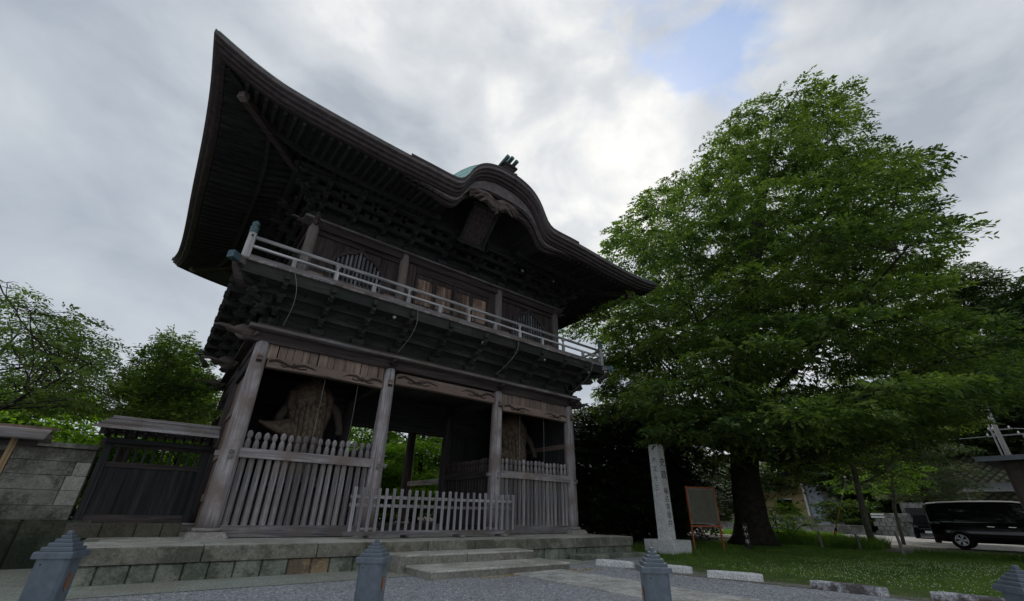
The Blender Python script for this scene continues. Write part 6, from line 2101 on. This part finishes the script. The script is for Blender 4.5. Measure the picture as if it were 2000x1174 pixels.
# hill with woods on the right
mb = MB()
rows = []
for i in range(25):
    th = 2 * math.pi * i / 24
    rows.append([(118 + 48 * f * math.cos(th) * 1.1, -6 + 62 * f * math.sin(th), 20 * (1 - f ** 1.8) - 0.3) for f in [1 - k / 8 for k in range(9)]])
mb.grid(rows)
mb.build('wooded_hill', MT['earth'], kind='structure', smooth=True)
pads_ = []
rg_ = random.Random(88)
for k in range(420):
    th = rg_.uniform(math.pi * 0.42, math.pi * 1.6)
    f = rg_.uniform(0.1, 1.02)
    x, y = 118 + 48 * f * math.cos(th) * 1.1, -6 + 62 * f * math.sin(th)
    pads_.append((x, y, 20 * (1 - f ** 1.8) + rg_.uniform(1.0, 8.0), rg_.uniform(2.0, 3.4)))
o = leaves('hill_forest', pads_, MT['leaf_h'], None, per=60, nl=9, size=0.75, spray=1.6, seed=44, flat=0.4, up=0.6, wid=0.7)
tag(o, 'dark green woods covering the hillside behind the houses', 'forest')
ht = [(62, 3.0, 26, 5.0, 'tall dark tree on the slope, tallest at the right edge of the photo'), (66, 9.0, 20, 4.5, 'dark round tree on the slope just right of the big zelkova crown'), (60, -4.0, 22, 5.5, 'dark slope tree rising above the gable of the near house'),
      (64, 16.0, 15, 4.5, 'dark slope tree mostly hidden behind the right side of the big zelkova'), (58, 1.0, 14, 4.0, 'lower dark tree behind the utility pole'), (55.5, 7.5, 13, 4.0, 'dark tree above the left end of the diamond block wall'), (55.5, -1.5, 13, 4.0, 'dark tree above the right end of the diamond block wall')]
for i, (x, y, h, rr, lb_) in enumerate(ht):
    pads_ = blob_pads(x, y, h * (0.45 if x < 56 else 0.2), h, rr, 80, (1.3, 2.1), 190 + i, 0.6)
    make_tree('slope_tree', lb_, 'tree', (x, y, 0), [(x, y, 0, 0.4), (x, y, h * 0.5, 0.28), (x, y, h * 0.9, 0.06)], pads_, MT['leaf_h'], MT['bark'], group='dark trees on the slope',
              per=60, nl=10, size=0.36, spray=1.0, seed=210 + i, flat=0.35, up=0.5, twig=0.06)
pads_ = [(60 + random.Random(k).uniform(-6, 30), 12 + random.Random(k + 500).uniform(0, 60), random.Random(k + 900).uniform(0.8, 7.5), random.Random(k + 3).uniform(1.8, 2.8)) for k in range(170)]
o = leaves('far_trees', pads_, MT['leaf_h'], None, per=50, nl=9, size=0.5, spray=1.3, seed=45, flat=0.4, up=0.6, wid=0.6)
tag(o, 'distant mass of dark trees behind the yellow house', 'forest')
pads_ = [(-60 + random.Random(k + 7).uniform(0, 90), 44 + random.Random(k + 77).uniform(0, 20), random.Random(k + 9).uniform(0.6, 5.5), random.Random(k + 13).uniform(2.0, 3.2)) for k in range(190)]
o = leaves('far_woods', pads_, MT['leaf_e'], None, per=46, nl=9, size=0.5, spray=1.3, seed=46, flat=0.4, up=0.6, wid=0.6)
tag(o, 'low distant woods behind the gate and the left trees', 'forest')

# ------------------------------------------------------------------ grass
LAWN = [(10.0, -8), (24.0, -8), (24.6, 3.2), (23.2, 5.6), (24.2, 7.6), (28.5, 9.5), (31, 11.5), (24, 13.2), (15, 12.5), (12.6, 10.2), (12.2, 8.9), (10.5, 7.3), (9.95, 5.2), (10.0, 2)]


def in_poly(P, poly):
    x, y = P[:, 0], P[:, 1]
    c = np.zeros(len(P), bool)
    n = len(poly)
    for i in range(n):
        x1, y1 = poly[i]
        x2, y2 = poly[i - 1]
        k = ((y1 > y) != (y2 > y)) & (x < (x2 - x1) * (y - y1) / (y2 - y1 + 1e-12) + x1)
        c ^= k
    return c


def grass(name, n, poly, hmin, hmax, label, seed=1, mat='grass', wide=0.006, clump=True):
    rg = np.random.default_rng(seed)
    lo = np.min(poly, 0)
    hi = np.max(poly, 0)
    P = rg.uniform(lo, hi, (n, 2))
    P = P[in_poly(P, poly)]
    if clump:
        f = np.sin(P[:, 0] * 2.1 + 1.3 * np.sin(P[:, 1] * 1.7)) * np.sin(P[:, 1] * 2.6 + np.sin(P[:, 0] * 1.1)) * 0.5 + 0.5
        edge = np.clip((P[:, 0] - 10.2) / 1.6, 0.12, 1) if name == 'lawn_grass' else 1.0
        P = P[rg.uniform(0, 1, len(P)) < (0.35 + 0.65 * f) * edge]
    n = len(P)
    h = rg.uniform(hmin, hmax, n)
    a = rg.uniform(0, 6.283, n)
    w = wide * rg.uniform(0.7, 1.6, n)
    lean = rg.uniform(0.1, 0.8, n) * h
    b_ = rg.uniform(0, 6.283, n)
    z = np.full(n, 0.003)
    v0 = np.column_stack([P[:, 0] + np.cos(a) * w, P[:, 1] + np.sin(a) * w, z])
    v1 = np.column_stack([P[:, 0] - np.cos(a) * w, P[:, 1] - np.sin(a) * w, z])
    v2 = np.column_stack([P[:, 0] + np.cos(b_) * lean, P[:, 1] + np.sin(b_) * lean, h])
    V = np.stack([v0, v1, v2], 1).reshape(-1, 3)
    o = big_mesh(name, V, np.arange(n * 3).reshape(n, 3), MT[mat])
    o['kind'] = 'stuff'
    tag(o, label, 'grass')
    return o


grass('lawn_grass', 330000, LAWN, 0.03, 0.085, 'short green lawn grass between the kerb stones and the parking lot', 1)
grass('rough_grass', 26000, [(23.4, 7.0), (25.0, 6.6), (27.0, 6.9), (28.0, 8.6), (29.5, 10.5), (26.5, 12.5), (24.5, 11.0)], 0.15, 0.55, 'taller tufty grass round the young tree and the wooden posts', 2, wide=0.012)
grass('edge_grass', 26000, [(21.8, -6), (24.8, -6), (25.2, 3.4), (23.9, 5.4), (22.8, 5.2)], 0.06, 0.25, 'ragged grass along the edge of the parking lot by the van', 3, wide=0.009)
grass('verge_grass', 22000, [(31.5, 11.2), (40, 12.6), (44, 19), (34, 20)], 0.1, 0.4, 'green verge grass across the lot beyond the posts', 4, wide=0.014)
grass('gate_side_grass', 9000, [(12.6, 8.2), (18, 9.0), (22, 13), (14, 13)], 0.05, 0.2, 'dark grass around the monument and the notice board', 5, wide=0.008)
# clover flowers
rg2 = np.random.default_rng(12)
Pf = rg2.uniform((10.6, -3), (18.5, 7.2), (4200, 2))
keep = in_poly(Pf, LAWN) & (rg2.uniform(0, 1, len(Pf)) < np.clip(1.2 - np.abs(Pf[:, 1] - 3.4 + (Pf[:, 0] - 14) * 0.12) / 2.6, 0.04, 1))
Pf = Pf[keep]
n = len(Pf)
base = np.array([(1, 0, 0), (-1, 0, 0), (0, 1, 0), (0, -1, 0), (0, 0, 1), (0, 0, -1)], float)
V = base[None] * rg2.uniform(0.006, 0.012, (n, 1, 1)) + np.column_stack([Pf, rg2.uniform(0.07, 0.12, n)])[:, None, :]
fo = np.array([(4, 0, 2), (4, 2, 1), (4, 1, 3), (4, 3, 0), (5, 2, 0), (5, 1, 2), (5, 3, 1), (5, 0, 3)])
o = big_mesh('clover_flowers', V.reshape(-1, 3), (fo[None] + (np.arange(n) * 6)[:, None, None]).reshape(-1, 3), MT['flower'])
o['kind'] = 'stuff'
tag(o, 'small white clover flowers sprinkled over the lawn', 'flowers')
# shrub at the trunk foot
pads_ = blob_pads(25.6, 11.0, 0.25, 1.6, 1.5, 22, (0.45, 0.7), 301, 0.3)
make_tree('leafy_shrub', 'low leafy bright green shrub right of the big tree trunk', 'shrub', (25.6, 11.0, 0), [(25.6, 11.0, 0, 0.04), (25.6, 11.0, 1.2, 0.02)], pads_, MT['leaf_b'], MT['bark'], per=170, nl=10, size=0.11, spray=0.3, seed=77, flat=0.4, up=0.5, zmin=0.1)

# ------------------------------------------------------------------ wooden posts, guard pole
pl_ = [((27.7, 11.3), 0.75, 'leaning wooden post nearest the big tree trunk', 0.12), ((23.6, 8.45), 0.62, 'dark wooden post between the yellow guard pole and the trunk', 0.10), ((23.5, 7.05), 0.58, 'broken topped wooden post just left of the young tree', 0.14),
       ((22.3, 5.4), 0.72, 'dark thin wooden post right of the young tree at the lot edge', 0.10), ((20.6, 1.35), 0.72, 'wooden post in the grass in front of the black van', 0.10)]
for (x, y), h, lb_, ln__ in pl_:
    mb = MB()
    mb.tube([(x, y, -0.05), (x + 0.01, y + ln__ * 0.1, h * 0.5), (x + 0.02, y + ln__ * 0.3, h)], [0.055, 0.05, 0.045], 8)
    tag(mb.build('wooden_post', MT['grey_z'], smooth=False), lb_, 'post', 'wooden posts along the lawn edge')
gp = thing('guard_pole', 'slanting guy wire in a yellow guard with a black collar standing in the rough grass', 'guard pole', (28.6, 9.2, 0))
a, b_ = Vector((28.7, 9.75, 0)), Vector((28.8, 8.95, 1.75))
MB().tube([a, a.lerp(b_, 0.33)], 0.075, 10).build('lower_sleeve', MT['pole_yellow'], gp, smooth=True)
MB().tube([a.lerp(b_, 0.33), a.lerp(b_, 0.42)], [0.075, 0.035], 10).build('collar', MT['groove'], gp, smooth=True)
MB().tube([a.lerp(b_, 0.42), b_], 0.032, 8).build('upper_sleeve', MT['pole_yellow'], gp, smooth=True)
MB().tube([b_, b_ + (b_ - a) * 2.6], 0.008, 5).build('guy_wire', MT['metal'], gp)

# ------------------------------------------------------------------ vehicles
def car_body(stations, parent, name, mat, closed=True):
    """stations: (x, [(halfwidth, z) ...]) same number of section points"""
    q = MB()
    rows = []
    for x, sec in stations:
        rows.append([(x, -w, z) for w, z in sec] + [(x, w, z) for w, z in reversed(sec)])
    q.grid(rows)
    q.f.append(tuple(range(len(rows[0]))))
    q.f.append(tuple(reversed(range(len(q.v) - len(rows[0]), len(q.v)))))
    o = q.build(name, mat, parent, local=True, fix=True, smooth=True)
    o.modifiers.new('edge', 'EDGE_SPLIT').split_angle = R(38)
    return o


def wheel(parent, x, y, side, r=0.34):
    w = MB().lathe([(r * 0.62, -0.10), (r * 0.94, -0.11), (r, -0.07), (r, 0.07), (r * 0.94, 0.11), (r * 0.62, 0.10)], 32).build('wheel', MT['tyre'], parent, local=True, smooth=False)
    w.matrix_local = Matrix.Translation((x, y, r)) @ Matrix.Rotation(R(90 * side), 4, 'X')
    rim = MB().lathe([(r * 0.64, 0.03), (r * 0.66, 0.112), (r * 0.61, 0.112), (r * 0.58, 0.06), (0.05, 0.06)], 32)
    rim.build('rim_barrel', MT['dark_metal'], w, local=True)
    sp = MB()
    for k in range(5):
        a = 2 * math.pi * k / 5
        for da_ in (-0.20, 0.20):
            sp.bar((0.04 * math.cos(a), 0.04 * math.sin(a), 0.095), (r * 0.63 * math.cos(a + da_), r * 0.63 * math.sin(a + da_), 0.10), 0.045, 0.03, (0, 0, 1))
    sp.lathe([(0.055, 0.06), (0.055, 0.11), (0.03, 0.12)], 12)
    sp.build('spokes', MT['rim'], w, local=True)
    ring_ = MB()
    n = 32
    rows = []
    for rr, z in ((r * 0.66, 0.10), (r * 0.66, 0.116), (r * 0.60, 0.116), (r * 0.60, 0.09)):
        rows.append([(rr * math.cos(2 * math.pi * k / n), rr * math.sin(2 * math.pi * k / n), z) for k in range(n)])
    ring_.grid(rows, closed=True)
    ring_.build('rim_edge', MT['rim'], w, local=True)
    return w


van = thing('minivan', 'black minivan with chrome door handles parked behind the lawn at the right edge', 'van', (30.2, 3.45, 0.05), None, R(-86))
# local x = forward (towards -y), local y = width; length 4.8
H1 = 1.02
ST = [(-2.38, 0.55, 0.42, 0.95, 1.02), (-2.34, 0.78, 0.34, 0.95, 1.05), (-2.2, 0.86, 0.27, 1.0, 1.06), (-1.7, 0.885, 0.24, 1.02, 1.07), (0.0, 0.89, 0.24, 1.0, 1.06), (1.2, 0.89, 0.24, 0.98, 1.03), (1.9, 0.86, 0.25, 0.92, 0.99), (2.25, 0.78, 0.28, 0.82, 0.90), (2.42, 0.60, 0.36, 0.70, 0.78)]
car_body([(x, [(w * 0.9, zb), (w, zb + 0.12), (w + 0.005, (zb + zt) / 2), (w - 0.02, zt), (w - 0.06, zz)]) for x, w, zb, zt, zz in ST], van, 'lower_body', MT['car'])
GS = [(-2.30, 0.80, 0.70, 1.60), (-2.22, 0.82, 0.70, 1.80), (-2.0, 0.83, 0.69, 1.86), (-1.0, 0.84, 0.69, 1.90), (0.2, 0.84, 0.68, 1.90), (0.9, 0.83, 0.66, 1.84), (1.5, 0.80, 0.60, 1.52), (2.0, 0.76, 0.55, 1.08)]
car_body([(x, [(w0, 1.0), (w0 - 0.01, 1.05), (w1 + 0.035, zt - 0.12), (w1, zt - 0.05), (w1 - 0.10, zt)]) for x, w0, w1, zt in GS], van, 'cabin', MT['glass'])
rows = []
RS = [(-2.34, 0.62, 1.79), (-2.2, 0.70, 1.845), (-1.8, 0.715, 1.885), (-1.0, 0.72, 1.92), (0.0, 0.72, 1.925), (0.6, 0.71, 1.905), (1.0, 0.69, 1.85), (1.25, 0.66, 1.75)]
q = MB()
q.grid([[(x, -w, z - 0.06), (x, -w, z - 0.02), (x, -w + 0.08, z), (x, 0, z + 0.02), (x, w - 0.08, z), (x, w, z - 0.02), (x, w, z - 0.06)] for x, w, z in RS])
q.build('roof_panel', MT['car'], van, local=True, smooth=True, fix=True)
q = MB()
for s_ in (-1, 1):
    q.grid([[(x, s_ * (w + 0.004), z - 0.055), (x, s_ * (w + 0.016), z - 0.03), (x, s_ * (w - 0.05), z + 0.012)] for x, w, z in RS])
q.build('roof_glint_strip', MT['van_glint'], van, local=True)  # roof-edge strip coloured pale as a painted sky highlight
for s_ in (-1, 1):
    for xx in (-0.62, 0.42, -1.5):
        MB().bar((xx, s_ * 0.845, 1.04), (xx - 0.02, s_ * 0.715, 1.80), 0.07, 0.02, (1, 0, 0)).build('window_pillar', MT['car'], van, local=True)
    MB().bar((-1.9, s_ * 0.858, 1.055), (1.7, s_ * 0.80, 1.03), 0.012, 0.022).build('belt_moulding', MT['metal'], van, local=True)
    for xx in (-0.45, 0.20):
        MB().bar((xx, s_ * 0.905, 0.90), (xx + 0.24, s_ * 0.905, 0.89), 0.03, 0.035).build('door_handle', MT['chrome'], van, local=True, bevel=0.008)
    for xx in (-1.42, 1.42):
        wheel(van, xx, s_ * 0.80, 1 if s_ < 0 else -1, 0.335)
        q = MB()
        n = 20
        rows = []
        for rr, yy in ((0.36, 0.86), (0.40, 0.895), (0.43, 0.89)):
            rows.append([(xx + rr * math.cos(math.pi * k / n), s_ * yy, 0.33 + rr * math.sin(math.pi * k / n)) for k in range(n + 1)])
        q.grid(rows)
        q.build('wheel_arch', MT['tyre'], van, local=True)
        wl = MB().lathe([(0.37, 0), (0.37, 0.004)], 24).build('wheel_well', MT['groove'], van, local=True)
        wl.matrix_local = Matrix.Translation((xx, s_ * 0.888, 0.335)) @ Matrix.Rotation(R(90), 4, 'X')
    MB().bar((-2.31, s_ * 0.74, 1.02), (-2.33, s_ * 0.66, 1.74), 0.05, 0.08, (1, 0, 0)).build('tail_lamp', MT['chrome'], van, local=True)
    MB().bar((-2.28, s_ * 0.80, 1.0), (-1.95, s_ * 0.875, 1.02), 0.02, 0.09).build('tail_lamp_wing', MT['metal'], van, local=True)
    MB().bar((1.15, s_ * 0.9, 1.08), (1.25, s_ * 1.03, 1.12), 0.14, 0.15).build('mirror', MT['car'], van, local=True, bevel=0.02)
MB().box(-2.36, -2.30, -0.62, 0.62, 1.74, 1.80).build('rear_spoiler', MT['chrome'], van, local=True, bevel=0.02)

hb = thing('hatchback_car', 'small black hatchback facing the lot with a white number plate behind the black van', 'car', (46.2, 9.2, 0.0), None, R(190))
ST = [(-1.9, 0.60, 0.36, 0.75, 0.82), (-1.75, 0.76, 0.26, 0.85, 0.93), (-1.2, 0.82, 0.22, 0.90, 0.97), (0.2, 0.83, 0.22, 0.90, 0.97), (1.0, 0.82, 0.22, 0.88, 0.96), (1.55, 0.80, 0.24, 0.80, 0.88), (1.78, 0.72, 0.28, 0.66, 0.74), (1.85, 0.60, 0.36, 0.58, 0.62)]
car_body([(x, [(w * 0.9, zb), (w, zb + 0.10), (w + 0.005, (zb + zt) / 2), (w - 0.02, zt), (w - 0.08, zz)]) for x, w, zb, zt, zz in ST], hb, 'lower_body', MT['car_matte'])
GS = [(-1.78, 0.74, 0.60, 1.15), (-1.6, 0.76, 0.62, 1.42), (-1.0, 0.77, 0.62, 1.52), (0.0, 0.77, 0.62, 1.53), (0.4, 0.76, 0.60, 1.45), (1.15, 0.72, 0.56, 0.98)]
car_body([(x, [(w0, 0.90), (w0 - 0.01, 0.95), (w1 + 0.03, zt - 0.10), (w1, zt - 0.04), (w1 - 0.1, zt)]) for x, w0, w1, zt in GS], hb, 'cabin', MT['car_matte'])
MB().box(1.84, 1.87, -0.20, 0.20, 0.36, 0.50).build('number_plate', MT['plate'], hb, local=True)
MB().box(1.84, 1.865, -0.45, 0.45, 0.60, 0.66).build('grille', MT['headlamp'], hb, local=True)
for s_ in (-1, 1):
    MB().bar((1.80, s_ * 0.50, 0.72), (1.70, s_ * 0.76, 0.74), 0.06, 0.13).build('headlight', MT['headlamp'], hb, local=True, bevel=0.02)
    MB().bar((0.55, s_ * 0.83, 0.98), (0.6, s_ * 0.95, 1.02), 0.12, 0.12).build('mirror', MT['car'], hb, local=True, bevel=0.02)
    for xx in (-1.2, 1.2):
        wheel(hb, xx, s_ * 0.74, 1 if s_ < 0 else -1, 0.29)

# ------------------------------------------------------------------ near house on the right
hs = thing('brown_house', 'dark brown house corner with a flat grey porch roof at the right edge', 'house', (24, -2, 0))
MB().box(21.9, 25.6, -5.0, 1.88, 0, 2.92).build('wall', MT['house_dark'], hs)
for k in range(22):
    yy = -4.9 + k * 0.305
    MB().box(21.87, 21.896, yy + 0.01, yy + 0.295, 0.05, 2.9).build('siding_board', MT['house_dark'], hs)
MB().box(21.3, 26.0, -5.4, 2.35, 2.95, 3.02).build('porch_roof', MT['roof_metal'], hs)
MB().box(21.25, 21.30, -5.4, 2.40, 2.90, 3.05).build('porch_fascia', MT['roof_metal'], hs)
w_ = MB().box(21.84, 21.866, 0.2, 1.35, 1.75, 2.42).build('window', MT['glass'], hs)
for (a, b_, c, d) in ((0.15, 1.4, 2.42, 2.48), (0.15, 1.4, 2.22, 2.26), (0.15, 1.4, 1.70, 1.75), (0.75, 0.79, 1.75, 2.42)):
    MB().box(21.82, 21.84, a, b_, c, d).build('window_frame', MT['white_paint'], w_)
mh = thing('gabled_house', 'tan sided house gable with a pale fascia board above the porch roof', 'house', (29, -5, 0))
MB().box(26.2, 34, -11, -0.4, 0, 4.6).build('wall', MT['house_tan'], mh)
MB().prism([(-11.0, 4.6), (-0.4, 4.6), (-5.7, 7.6)], 26.2, 34, 'x').build('gable', MT['house_tan'], mh)
for (a, b_) in (((-5.7, 7.75), (0.35, 4.35)), ((-5.7, 7.75), (-11.8, 4.35))):
    MB().bar((25.4, a[0], a[1]), (25.4, b_[0], b_[1]), 0.06, 0.26, (0, 0, 1)).build('bargeboard', MT['fascia'], mh)
    q = MB()
    q.add([(25.43, a[0], a[1] + 0.12), (34.6, a[0], a[1] + 0.12), (34.6, b_[0], b_[1] + 0.12), (25.43, b_[0], b_[1] + 0.12), (25.43, a[0], a[1] + 0.02), (34.6, a[0], a[1] + 0.02), (34.6, b_[0], b_[1] + 0.02), (25.43, b_[0], b_[1] + 0.02)],
          [(0, 1, 2, 3), (4, 7, 6, 5), (0, 4, 5, 1), (1, 5, 6, 2), (2, 6, 7, 3), (3, 7, 4, 0)])
    q.build('roof', MT['roof_metal'], mh, fix=True)

# utility pole and wires
up_ = thing('utility_pole', 'grey utility pole with crossarms and insulators rising above the porch roof', 'utility pole', (46, 3.45, 0))
MB().lathe([(0.17, 0), (0.13, 9.1)], 12, (46, 3.45)).build('pole', MT['pole_conc'], up_, smooth=True)
MB().tube([(45.8, 3.75, 0), (45.8, 3.70, 8.7)], 0.05, 6).build('cable_pipe', MT['metal'], up_)
for z, L in ((8.6, 0.5), (7.0, 0.8), (6.6, 1.2)):
    ar = MB().bar((46, 3.45 - L, z), (46, 3.45 + L * 0.5, z), 0.08, 0.08).build('crossarm', MT['metal'], up_)
    for k in (-0.8, 0.2, 0.45):
        MB().lathe([(0.03, z + 0.04), (0.06, z + 0.10), (0.03, z + 0.2)], 8, (46, 3.45 + k * L)).build('insulator', MT['white_paint'], ar)
MB().box(45.6, 45.75, 2.2, 2.35, 5.2, 6.6).build('junction_post', MT['metal'], up_)
for i, (a, b_, lb_) in enumerate((((46, 2.6, 7.0), (21.5, -3, 4.6), 'overhead wire running from the utility pole towards the brown house'), ((46, 4.1, 6.6), (38, 40, 7.2), 'overhead wire running left from the utility pole behind the trees'))):
    a, b_ = Vector(a), Vector(b_)
    tag(MB().tube([a.lerp(b_, k / 10) - Vector((0, 0, 0.5 * math.sin(math.pi * k / 10))) for k in range(11)], 0.018, 5).build('overhead_wire', MT['metal']), lb_, 'wire', 'overhead wires')

# retaining wall of diamond blocks
rw = thing('retaining_wall', 'sloping retaining wall of mossy diamond blocks behind the vans and houses', 'retaining wall', (52, 2, 0))
MB().add([(51.2, 9.5, 0), (51.2, -8, 0), (52.9, -8, 5.9), (52.9, 9.5, 5.9)], [(0, 1, 2, 3)]).build('backing', MT['mossy'], rw)
dm = MB()
w2, h2 = 0.275, 0.225
dm.add([(0, -w2, 0), (0, 0, -h2), (0, w2, 0), (0, 0, h2), (-0.07, -w2 * 0.8, 0), (-0.07, 0, -h2 * 0.8), (-0.07, w2 * 0.8, 0), (-0.07, 0, h2 * 0.8)],
       [(4, 5, 6, 7), (0, 1, 5, 4), (1, 2, 6, 5), (2, 3, 7, 6), (3, 0, 4, 7)])
dme = mesh_of(dm, 'diamond_block', MT['ret'], fix=True)
cnt = 0
for r_ in range(22):
    z = 0.95 + r_ * 0.235
    for c in range(14):
        y = 7.4 - c * 0.57 - (0.285 if r_ % 2 else 0)
        if cnt >= 298:
            break
        f = z / 8.2
        inst(dme, 'block', rw, (51.17 + 2.4 * f, y, z), rot=(0, R(16), 0))
        cnt += 1

# yellow house, fence, low walls, hedge, garage
yh = thing('yellow_house', 'pale yellow house wall with light blue shutters behind the low walls', 'house', (58, 22, 0))
MB().box(56.4, 63, 19.9, 26, 0, 5.4).build('wall', MT['yellow_wall'], yh)
MB().box(56.3, 56.39, 18.9, 20.3, 0.2, 4.4).build('shutter', MT['shutter'], yh)
MB().box(56.1, 56.38, 20.42, 20.62, 0, 4.6).build('downpipe', MT['white_paint'], yh)
MB().box(56.2, 62, 17.6, 18.85, 0, 4.2).build('grey_wall', MT['concrete'], yh)
MB().box(55.6, 63.5, 17.0, 26.5, 5.4, 5.7).build('roof', MT['roof_metal'], yh)
w_ = MB().box(56.34, 56.385, 22.0, 23.6, 1.6, 3.0).build('window', MT['glass'], yh)
MB().box(56.3, 56.34, 21.92, 23.68, 3.0, 3.1).build('window_frame', MT['white_paint'], w_)
pf = thing('plank_fence', 'weathered plank fence on the low wall before the yellow house', 'fence', (52, 20, 0))
for k in range(26):
    yy = 18.0 + k * 0.32
    MB().box(51.0, 51.05, yy + 0.012, yy + 0.308, 0.55, 1.36).build('plank', MT['grey_z'], pf)
MB().box(51.06, 51.12, 17.9, 26.4, 0.75, 0.85).build('rail', MT['grey_y'], pf)
lw = thing('low_wall', 'long low concrete wall along the far side of the lot', 'wall', (47.5, 16, 0))
for (a, b_) in (((46.8, 27), (46.9, 21.6)), ((46.9, 21.57), (47.3, 17.4)), ((47.3, 17.37), (48.2, 13.5))):
    MB().bar((a[0], a[1], 0.32), (b_[0], b_[1], 0.32), 0.22, 0.64).build('wall_section', MT['concrete'], lw)
    MB().bar((a[0], a[1], 0.67), (b_[0], b_[1], 0.67), 0.30, 0.07).build('coping', MT['concrete'], lw)
sw = thing('stone_stair_wall', 'stepped stone wall with a white letter box beside the garage', 'wall', (50, 12.5, 0))
for r_ in range(5):
    for c in range(6):
        yy = 13.2 - c * 0.42 - (0.2 if r_ % 2 else 0)
        MB().cbox(49.0, 49.5, yy - 0.40, yy, 0.02 + r_ * 0.33, 0.33 + r_ * 0.33, 0.03).build('block', MT['concrete'], sw)
MB().box(48.9, 49.0, 12.3, 13.2, 1.5, 1.62).build('letter_box', MT['white_paint'], sw)
MB().box(48.9, 49.0, 12.3, 13.2, 1.30, 1.42).build('letter_box', MT['white_paint'], sw)
gr = thing('garage', 'grey garage with a shutter door and a slanted sheet roof beside the small black car', 'garage', (51, 9.5, 0))
MB().box(50.6, 55, 7.0, 11.4, 0, 2.5).build('wall', MT['concrete'], gr)
MB().box(50.5, 50.59, 9.2, 11.1, 0.3, 2.1).build('shutter_door', MT['dark_metal'], gr)
MB().add([(49.6, 7.0, 3.2), (49.6, 3.8, 3.2), (52.5, 3.8, 3.9), (52.5, 7.0, 3.9), (49.6, 7.0, 3.3), (49.6, 3.8, 3.3), (52.5, 3.8, 4.0), (52.5, 7.0, 4.0)], [(0, 1, 2, 3), (4, 7, 6, 5), (0, 4, 5, 1), (1, 5, 6, 2), (2, 6, 7, 3), (3, 7, 4, 0)]).build('sheet_roof', MT['metal'], gr, fix=True)
for yy in (4.0, 6.8):
    MB().box(49.8, 49.9, yy, yy + 0.1, 0, 3.2).build('roof_post', MT['metal'], gr)
pads_ = [(51.0 + 0.2 * math.sin(k), 17.4 - 0.45 * k, z, 0.75) for k in range(9) for z in (1.1, 1.7, 2.3)]
make_tree('clipped_hedge', 'round clipped green hedge between the yellow house and the garage', 'hedge', (51, 15.5, 0), [(51, 15.5, 0, 0.1), (51, 15.5, 2, 0.05)], pads_, MT['leaf_e'], MT['bark'], per=110, nl=10, size=0.2, spray=0.35, seed=91, flat=0.4, up=0.5, zmin=0.2)
